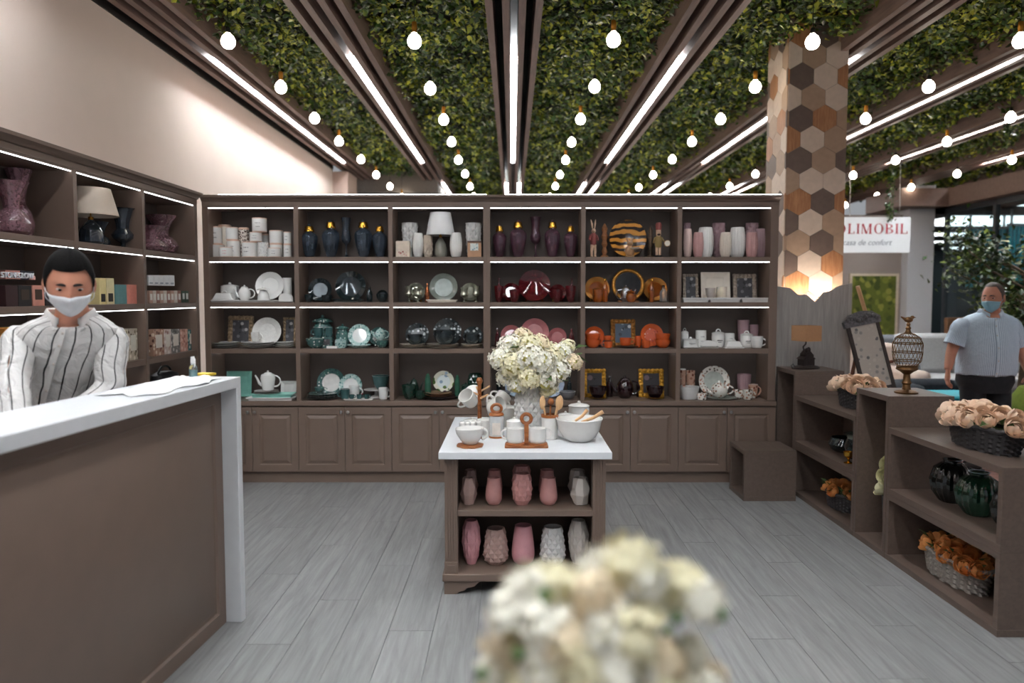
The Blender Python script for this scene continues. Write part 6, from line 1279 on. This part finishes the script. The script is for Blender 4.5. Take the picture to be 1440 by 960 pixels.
# ficus
fx = thing('ficus_tree', 'leafy ficus tree in a pot behind the customer', 'tree', (at(1440, 400, 8.0).x, 8.0, 0))
part(fx, 'pot', MB().lathe(shell([(.7, 0), (.75, .03), (1, .9), (1, 1)], .5, .45), 30), mat('grey_pot', (110, 110, 112), .6)); part(fx, 'soil', MB().lathe([(.2, .38), (.22, .39), (.1, .41)], 20), mat('soil', (50, 38, 30), .9))
BARK = mat('bark', (92, 76, 62), .8, var=.3, scale=30, bump=.5); part(fx, 'trunk', MB().tube([(0, 0, .38), (.03, 0, .8), (-.02, .02, 1.2), (.02, 0, 1.6), (0, 0, 2.0)], [.035, .03, .027, .02, .012], 10), BARK)
rr = random.Random(3); lx, ly, lz = [], [], []
for k in range(34):
    a = rr.uniform(0, 6.28); z0 = rr.uniform(.85, 1.85); L2 = rr.uniform(.35, .72) * (1.2 - .4*abs(z0 - 1.5)); e = (L2*math.cos(a), L2*math.sin(a), z0 + rr.uniform(.1, .4))
    part(fx, 'branch', MB().tube([(0, 0, z0 - .1), (e[0]*.5, e[1]*.5, z0 + .08), e], [.012, .008, .003], 6), BARK)
    for j in range(150):
        f = rr.uniform(.4, 1.08); lx.append(e[0]*f + rr.gauss(0, .10)); ly.append(e[1]*f + rr.gauss(0, .10)); lz.append(z0 + (e[2] - z0)*f + rr.gauss(0, .11))
FICL = leafmat('ficus_leaf', (16, 28, 10), (40, 64, 22), (110, 126, 48))
fo_ = part(fx, 'leaves', leaves_mesh('leaves', np.array(lx), np.array(ly), np.array(lz), rng.uniform(.05, .085, len(lx)), rng, FICL, .8)); fo_['kind'] = 'stuff'
# trailing vines
for px, py0, py1, Y, ds in ((1256, 268, 312, 10.4, 'trailing green vine hanging above the shop sign'), (1421, 120, 208, 8.4, 'trailing green vine at the upper right edge'), (1254, 215, 312, 10.9, 'thin trailing vine beside the longer one')):
    x = at(px, py0, Y).x; zlo = at(px, py1, Y).z; zhi = ZC - .02; n = 90; rr = random.Random(px); zs = np.array([rr.uniform(zlo, zhi) for _ in range(n)])
    v = thing('hanging_vine', ds, 'vine', (x, Y, 0)); part(v, 'stem', MB().tube([(0, 0, zhi), (.02, 0, (zhi+zlo)/2), (-.01, .01, zlo)], .004, 6), GREEND)
    lv = part(v, 'leaves', leaves_mesh('leaves', np.array([rr.gauss(0, .035) for _ in range(n)]), np.array([rr.gauss(0, .035) for _ in range(n)]), zs, rng.uniform(.04, .07, n), rng, FICL, .8)); lv['kind'] = 'stuff'
# ------------------------------------------------------------------ people
def headpt(a, ph, off=0.0, face=True):
    """a point of the head surface; a = -90 degrees is the face, ph from the crown down"""
    sx, sy, sz = .074, .094, .116
    x, y, z = math.sin(ph)*math.cos(a), math.sin(ph)*math.sin(a), math.cos(ph)
    k = 1.0
    if z < 0: k = 1 - .26 * (-z)**1.6
    p = Vector((x*sx*k, y*sy*(1 - (.14*(-z)**1.4 if z < 0 and y > 0 else 0)), z*sz))
    if y < 0 and z < -.55: p.y -= .010 * (-z - .55) / .45
    if face and y < 0:
        X, Z = p.x, p.z
        f = max(0, 1 - abs((Z + .028) / .036)) if Z < -.028 else max(0, (0.030 - Z) / .058)
        p.y -= .022 * min(1, f) * math.exp(-(X/.0135)**2)
        p.y += .011 * math.exp(-((abs(X) - .031)/.015)**2 - ((Z - .006)/.012)**2)
        p.y -= .005 * math.exp(-((abs(X) - .028)/.022)**2 - ((Z - .027)/.008)**2)
    n = Vector((x/sx, y/sy, z/sz)).normalized()
    return p + n * off
def grid_patch(a0, a1, na, ph0, ph1, nph, off, keep=None, M=None, face=True):
    pts = []; fc = []
    for j in range(nph + 1):
        for i in range(na + 1):
            a = a0 + (a1 - a0)*i/na; lo = ph0(a) if callable(ph0) else ph0; hi = ph1(a) if callable(ph1) else ph1
            v = j/nph; ph = lo + (hi - lo)*v; o = off(a, v) if callable(off) else off
            p = headpt(a, ph, o, face); pts.append(M @ p if M is not None else p)
    for j in range(nph):
        for i in range(na): q = j*(na+1) + i; fc.append((q, q+1, q+na+2, q+na+1))
    return MB().q(pts, fc)
def loft(rings, n=48, e=2.3):
    """rings: (centre, rx, ry, yaw) upright garment cross-sections with UVs round the body"""
    pts = []; uv = []
    for j, (c, rx, ry, yaw, *dr) in enumerate(rings):
        for i in range(n + 1):
            a = 2*PI*i/n + PI/2; ca, sa = math.cos(a), math.sin(a)
            x = rx * math.copysign(abs(ca)**(2/e), ca); y = ry * math.copysign(abs(sa)**(2/e), sa)
            pts.append((c[0] + x*math.cos(yaw) - y*math.sin(yaw), c[1] + x*math.sin(yaw) + y*math.cos(yaw), c[2] + (-dr[0] * (abs(y)/ry)**6 if dr and y < 0 else 0))); uv.append((i/n, c[2]))
    fc = [(j*(n+1) + i, j*(n+1) + i + 1, (j+1)*(n+1) + i + 1, (j+1)*(n+1) + i) for j in range(len(rings)-1) for i in range(n)]
    return MB().q(pts, fc, uv)
def smooth_path(pts, rs, k=6):
    P = [Vector(p) for p in pts]; out = []; ro = []
    for i in range(len(P)-1):
        p0, p1, p2, p3 = P[max(0, i-1)], P[i], P[i+1], P[min(len(P)-1, i+2)]
        for j in range(k):
            t = j/k; out.append(.5*((2*p1) + (p2-p0)*t + (2*p0-5*p1+4*p2-p3)*t*t + (3*p1-p0-3*p2+p3)*t**3)); ro.append(rs[i] + (rs[i+1]-rs[i])*t)
    return out + [P[-1]], ro + [rs[-1]]
def hand(mb, wrist, direction, palm_n, side, s=1.0, curl=.5):
    """five-fingered hand; direction points to the fingertips, palm_n out of the palm, side +1/-1 puts the thumb"""
    d = Vector(direction).normalized(); n = Vector(palm_n); n = (n - d*n.dot(d)).normalized(); w = d.cross(n) * side; W = Vector(wrist)
    mb.tube([W - d*.02*s, W + d*.02*s, W + d*.055*s, W + d*.088*s], [.026*s, .030*s, .036*s, .034*s], 12, flat=.52, up=n)
    for k, (o, L) in enumerate(((.026, .070), (.009, .078), (-.009, .073), (-.026, .058))):
        b = W + d*.082*s + w*o*s*1.0; c1 = d*math.cos(curl*.5) + n*math.sin(curl*.5); c2 = d*math.cos(curl*1.3) + n*math.sin(curl*1.3); c3 = d*math.cos(curl*2.0) + n*math.sin(curl*2.0); f = w*o*.5
        p1 = b + (c1 + f)*L*.45*s; p2 = p1 + c2*L*.32*s; p3 = p2 + c3*L*.25*s
        mb.tube([b - d*.012*s, b, p1, p2, p3], [.0095*s, .0095*s, .009*s, .0083*s, .0065*s], 8)
    tb_ = W + d*.028*s + w*.026*s; t1 = tb_ + (w*.75 + d*.6 + n*.25).normalized()*.036*s; t2 = t1 + (w*.3 + d*.9 + n*.35).normalized()*.030*s
    mb.tube([W + d*.015*s, tb_, t1, t2], [.012*s, .0125*s, .0105*s, .008*s], 8)
SKIN = mat('skin', (192, 134, 110), .5, var=.06, scale=18, sub=.12); HAIRM = mat('dark_hair', (11, 9, 9), .85, spec=.2, var=.4, scale=90, bump=.5, stretch=(1, 1, 3)); HAIRG = mat('greying_hair', (86, 76, 70), .6, var=.3, scale=90, bump=.4)
EYEW = mat('eye_white', (196, 186, 178), .3); IRIS = mat('iris_brown', (40, 26, 20), .2); LASH = mat('brow_hair', (30, 22, 20), .8)
MASKW = mat('white_mask', (226, 228, 232), .8, var=.03, scale=60, bump=.1); MASKB = mat('blue_mask', (140, 188, 206), .8, var=.04, scale=60, bump=.1)
def person(label, loc, J, shirt_m, mask_m, hair_m, head_yaw, head_pitch, torso, sleeve, trous_m, long_sleeve, hs=1.0, bald=0.0, head_roll=0.0, belly=0.0):
    t = thing('person', label, 'person', loc); o = Vector(loc)
    def q(p): return Vector(p) - o
    MH = Matrix.Translation(q(J['head'])) @ Matrix.Rotation(head_yaw, 4, 'Z') @ Matrix.Rotation(head_pitch, 4, 'X') @ Matrix.Rotation(head_roll, 4, 'Y') @ Matrix.Diagonal((hs, hs, hs, 1))
    b = MB(); pts = []; na, nk = 56, 40
    for j in range(nk + 1):
        for i in range(na): pts.append(MH @ headpt(2*PI*i/na, max(.001, PI*j/nk - (1e-3 if j == nk else 0))))
    b.q(pts, [(j*na + i, (j+1)*na + i, (j+1)*na + (i+1) % na, j*na + (i+1) % na) for j in range(nk) for i in range(na)])
    for s in (-1, 1): b.ball((0, 0, 0), 1, 12, 8, MH @ Matrix.Translation((s*.077, .004, -.008)) @ Matrix.Rotation(s*.35, 4, 'Z') @ Matrix.Diagonal((.009, .020, .033, 1)))
    nk_ = MH @ Vector((0, .022, -.075)); b.tube([nk_, (nk_ + q(J['neck']))/2, q(J['neck']) + Vector((0, 0, -.03))], [.052*hs, .054*hs, .066*hs], 18)
    torso4 = torso; torso = [u[:4] for u in torso4]
    rg = [(q(c), rx*.86, ry*.84, yw) for c, rx, ry, yw in torso[:-1]]; pts = []; n = 28
    for c, rx, ry, yw in rg:
        for i in range(n): a = 2*PI*i/n; x, y = rx*math.cos(a), ry*math.sin(a); pts.append(c + Vector((x*math.cos(yw) - y*math.sin(yw), x*math.sin(yw) + y*math.cos(yw), 0)))
    b.q(pts, [(j*n+i, j*n+(i+1) % n, (j+1)*n+(i+1) % n, (j+1)*n+i) for j in range(len(rg)-1) for i in range(n)] + [tuple(range(n)), tuple((len(rg)-1)*n + i for i in range(n))])
    for sd, k in (('R', -1), ('L', 1)):
        P, Rr = smooth_path([q(J['sh'+sd]), q(J['el'+sd]), q(J['wr'+sd])], [.050*hs, .043*hs, .029*hs]); b.tube(P, Rr, 14)
        d = Vector(J['hand'+sd][0]); hand(b, q(J['wr'+sd]), d, J['hand'+sd][1], J['hand'+sd][2], hs, J['hand'+sd][3])
        P, Rr = smooth_path([q(J['hip'+sd]), q(J['kn'+sd]), q(J['an'+sd])], [.075*hs, .055*hs, .038*hs]); b.tube(P, Rr, 14)
        a_ = q(J['an'+sd]); b.ball((a_.x, a_.y - .05, .04), (.042, .11, .038), 12, 8)
    ob = part(t, 'body', b, SKIN); md = ob.modifiers.new('skin', 'REMESH'); md.mode = 'VOXEL'; md.voxel_size = .0055; md.use_smooth_shade = True; sm = ob.modifiers.new('soften', 'SMOOTH'); sm.factor = .5; sm.iterations = 3
    for s in (-1, 1):
        e = part(t, 'eye', MB().ball((0, 0, 0), 1, 12, 8, MH @ Matrix.Translation((s*.031, -.0765, .003)) @ Matrix.Diagonal((.0120, .009, .0040, 1))), EYEW); part(e, 'iris', MB().ball((0, 0, 0), 1, 10, 7, MH @ Matrix.Translation((s*.031 + .001, -.0835, .0018)) @ Matrix.Diagonal((.0062, .004, .0046, 1))), IRIS)
        br = [headpt(-PI/2 + s*(.16 + .085*i), math.acos((.0195 + .004*math.sin(PI*(i+.5)/5)) / .116), .001) for i in range(6)]; part(t, 'eyebrow', MB().tube([MH @ p for p in br], [.003, .005, .0055, .005, .004, .002], 6), LASH if hair_m is HAIRM else HAIRG)
    # hair: a cap whose lower edge follows the hairline
    def edge(a):
        f = math.cos(a + PI/2); # 1 at the face, -1 at the back
        z = .066 + bald if f > .62 else (-.005 + (.071 + bald) * max(0, (f - .15)/.47)) if f > .15 else -.005 - .055*min(1, (.15 - f)/.6)
        if .05 < f < .32: z -= .022
        return math.acos(max(-1, min(1, z/.116)))
    lo = .001
    part(t, 'hair', grid_patch(-PI/2, 3*PI/2, 72, lo, edge, 16, lambda a, v: (.013 if bald < .02 else .007) * (1 - .75*v**3) + (.010*(1 - v) * max(0, math.cos(a + PI/2)) if bald < .02 else 0) + .001, M=MH, face=False), hair_m)
    # face mask with ear loops
    mk = grid_patch(-PI/2 - 1.18, -PI/2 + 1.18, 36, lambda a: math.acos((-.016 - .010*abs(a + PI/2)) / .116), lambda a: math.acos(max(-.995, (-.1145 + .022*abs(a + PI/2)**2) / .116)), 14, lambda a, v: .0055 + .006*math.sin(PI*v)*math.cos(a + PI/2) + .0012*math.sin(v*PI*6), M=MH)
    mo = part(t, 'face_mask', mk, mask_m); so = mo.modifiers.new('thick', 'SOLIDIFY'); so.thickness = .002
    for s in (-1, 1):
        for z0 in (-.03, -.085):
            p0 = headpt(-PI/2 + s*1.15, math.acos(z0/.116), .005); part(mo, 'ear_loop', MB().tube([MH @ p0, MH @ Vector((s*.076, -.028, (z0 - .01)/2)), MH @ Vector((s*.080, .006, .016 if z0 > -.05 else -.03))], .0016, 6), mask_m)
    sh = part(t, 'shirt', loft([(q(u[0]),) + tuple(u[1:]) for u in torso4]), shirt_m); sh.modifiers.new('thick', 'SOLIDIFY').thickness = .003; s2 = sh.modifiers.new('sub', 'SUBSURF'); s2.levels = s2.render_levels = 1
    tx = bpy.data.textures.new('folds', 'CLOUDS'); tx.noise_scale = .09; dm = sh.modifiers.new('folds', 'DISPLACE'); dm.texture = tx; dm.strength = .022; dm.mid_level = .5
    for sd in 'RL':
        a, e, w = q(J['sh'+sd]), q(J['el'+sd]), q(J['wr'+sd]); inn = a + (q(torso[-4][0]) - a)*.5; inn.z = a.z - .03
        if long_sleeve: P, Rr = smooth_path([inn, a, (a+e)/2, e, (e+w)/2, w + (w-e)*.02], [.040*sleeve, .060*sleeve, .060*sleeve, .055*sleeve, .050*sleeve, .042*sleeve], 7)
        else: P, Rr = smooth_path([inn, a, a + (e-a)*.45, a + (e-a)*.82], [.045*sleeve, .070*sleeve, .078*sleeve, .086*sleeve], 7)
        so = part(t, 'sleeve', MB().tube(P, Rr, 24, uvn=True, cap=False), shirt_m['sleeve'] if isinstance(shirt_m, dict) else SLV[shirt_m.name]); so.modifiers.new('thick', 'SOLIDIFY').thickness = .003; d2 = so.modifiers.new('folds', 'DISPLACE'); d2.texture = tx; d2.strength = .02
    # collar and button strip
    c, rx, ry, yw = torso[-1]; cc = q(c); cp = []; 
    for j, (dz, k, op) in enumerate(((-.012, 1.0, .0), (.022, .96, .0), (.026, 1.03, .0), (-.012, 1.28, .0))):
        for i in range(31):
            a = -PI/2 + .42 + (2*PI - .84)*i/30; drop = (.030 + .012*j)*max(0, -math.sin(a))**2
            x, y = rx*k*math.cos(a), ry*k*math.sin(a); cp.append((cc.x + x*math.cos(yw) - y*math.sin(yw), cc.y + x*math.sin(yw) + y*math.cos(yw), cc.z + dz - drop))
    co = part(t, 'collar', MB().q(cp, [(j*31+i, j*31+i+1, (j+1)*31+i+1, (j+1)*31+i) for j in range(3) for i in range(30)]), COLLAR[shirt_m.name]); co.modifiers.new('thick', 'SOLIDIFY').thickness = .002
    strip = MB(); prev = None; pp = []
    for c, rx, ry, yw in torso[:-2]:
        f = Vector((math.sin(yw), -math.cos(yw), 0)); pp.append(q(c) + f*(ry + .004))
    P, _ = smooth_path(pp, [0]*len(pp), 6); strip.tube(P, .011, 6, flat=.3, up=(0, -1, 0)); st_ = part(t, 'button_strip', strip, COLLAR[shirt_m.name])
    for k in range(2, len(P) - 1, 5): part(st_, 'button', MB().ball(tuple(P[k] + Vector((math.sin(torso[0][3]), -math.cos(torso[0][3]), 0))*.004), (.0055, .003, .0055), 10, 6), EYEW)
    # trousers and shoes
    c, rx, ry, yw = torso[0]; hc = (q(J['hipR']) + q(J['hipL']))/2
    pel = loft([(hc + Vector((0, 0, -.11)), rx*.80, ry*.86, yw), (hc + Vector((0, 0, -.02)), rx*.97, ry*.95, yw), (q(c) + Vector((0, 0, .06)), rx*.93, ry*.93, yw)])
    tr = part(t, 'trousers', pel, trous_m)
    for sd in 'RL':
        P, Rr = smooth_path([q(J['hip'+sd]) + Vector((0, 0, .0)), q(J['kn'+sd]), q(J['an'+sd]) + Vector((0, 0, -.03))], [.105*hs, .082*hs, .072*hs]); part(tr, 'trouser_leg', MB().tube(P, Rr, 20), trous_m)
        a_ = q(J['an'+sd]); part(t, 'shoe', MB().ball((a_.x, a_.y - .05, .045), (.052, .14, .045), 16, 10).box(a_.x - .045, a_.x + .045, a_.y - .17, a_.y + .07, 0, .02), BLACK)
    return t
S1 = stripemat('white_shirt_black_stripes', (204, 202, 200), (26, 26, 28), 22, .085, .03, bump=.7); S1s = stripemat('white_sleeve_black_stripes', (204, 202, 200), (26, 26, 28), 8, .085, .05, bump=.7)
S2 = stripemat('blue_pinstripe_shirt', (206, 220, 232), (152, 174, 196), 110, .38, .0, soft=.2, bump=.2); S2s = stripemat('blue_pinstripe_sleeve', (206, 220, 232), (152, 174, 196), 40, .38, .0, soft=.2, bump=.2)
SLV = {S1.name: S1s, S2.name: S2s}; COLLAR = {S1.name: mat('white_shirt_cloth', (206, 204, 202), .8, var=.02), S2.name: mat('blue_shirt_cloth', (196, 212, 226), .8, var=.03)}
yw1 = .38
J1 = dict(head=(-1.690, 2.86, 1.548), neck=(-1.745, 2.97, 1.425), shR=(-1.925, 2.92, 1.325), shL=(-1.632, 3.04, 1.322), elR=(-1.865, 2.78, 1.165), wrR=(-1.72, 2.58, 1.0), elL=(-1.635, 3.00, 1.12), wrL=(-1.755, 2.74, .95),
          handR=((.12, -.5, -.85), (.2, -.8, .4), 1, .5), handL=((-.02, -.75, -.65), (0, -.6, .7), -1, .5), hipR=(-2.06, 3.10, .86), hipL=(-1.90, 3.17, .86), knR=(-2.06, 3.06, .48), knL=(-1.92, 3.13, .48), anR=(-2.07, 3.10, .09), anL=(-1.92, 3.17, .09))
tor1 = [((-2.0, 3.14, .84), .180, .130, yw1), ((-1.975, 3.125, .98), .175, .125, yw1), ((-1.90, 3.075, 1.12), .182, .128, yw1), ((-1.83, 3.02, 1.25), .192, .125, yw1), ((-1.785, 2.985, 1.325), .205, .112, yw1), ((-1.770, 2.978, 1.372), .185, .100, yw1), ((-1.757, 2.968, 1.404), .128, .086, yw1, .03), ((-1.748, 2.960, 1.424), .080, .070, yw1, .075)]
person('cashier in white shirt with black stripes and white face mask behind the counter', (-1.98, 3.12, 0), J1, S1, MASKW, HAIRM, .53, .36, tor1, 1.0, mat('black_trousers', (28, 28, 32), .85, var=.2), True, 1.04)
# customer
c2 = 4.085; y2 = 6.42; yw2 = -.12
J2 = dict(head=(c2 + .02, y2 - .04, 1.480), neck=(c2 + .03, y2 + .0, 1.345), shR=(c2 - .215, y2, 1.240), shL=(c2 + .225, y2 + .02, 1.240), elR=(c2 - .29, y2 + .0, 1.035), wrR=(c2 - .355, y2 - .06, .865), elL=(c2 + .325, y2 + .05, 1.03), wrL=(c2 + .35, y2 - .05, .835),
          handR=((-.12, -.15, -1), (1, -.2, 0), -1, .55), handL=((.0, -.2, -1), (-1, -.2, 0), 1, .5), hipR=(c2 - .10, y2, .78), hipL=(c2 + .10, y2, .78), knR=(c2 - .11, y2 - .02, .44), knL=(c2 + .11, y2 - .03, .44), anR=(c2 - .11, y2 + .02, .085), anL=(c2 + .12, y2 + .02, .085))
tor2 = [((c2, y2, .815), .232, .178, yw2), ((c2, y2 - .015, .93), .232, .188, yw2), ((c2, y2 - .02, 1.06), .228, .180, yw2), ((c2 + .005, y2 - .005, 1.18), .228, .150, yw2), ((c2 + .01, y2, 1.265), .238, .125, yw2), ((c2 + .015, y2, 1.310), .205, .108, yw2), ((c2 + .02, y2 - .005, 1.338), .132, .088, yw2, .03), ((c2 + .022, y2 - .008, 1.358), .084, .076, yw2, .075)]
person('customer in light blue striped short sleeve shirt and blue face mask', (c2, y2, 0), J2, S2, MASKB, HAIRG, -.95, .08, tor2, 1.0, mat('charcoal_trousers', (30, 32, 36), .85, var=.2), False, 1.07, bald=.022)
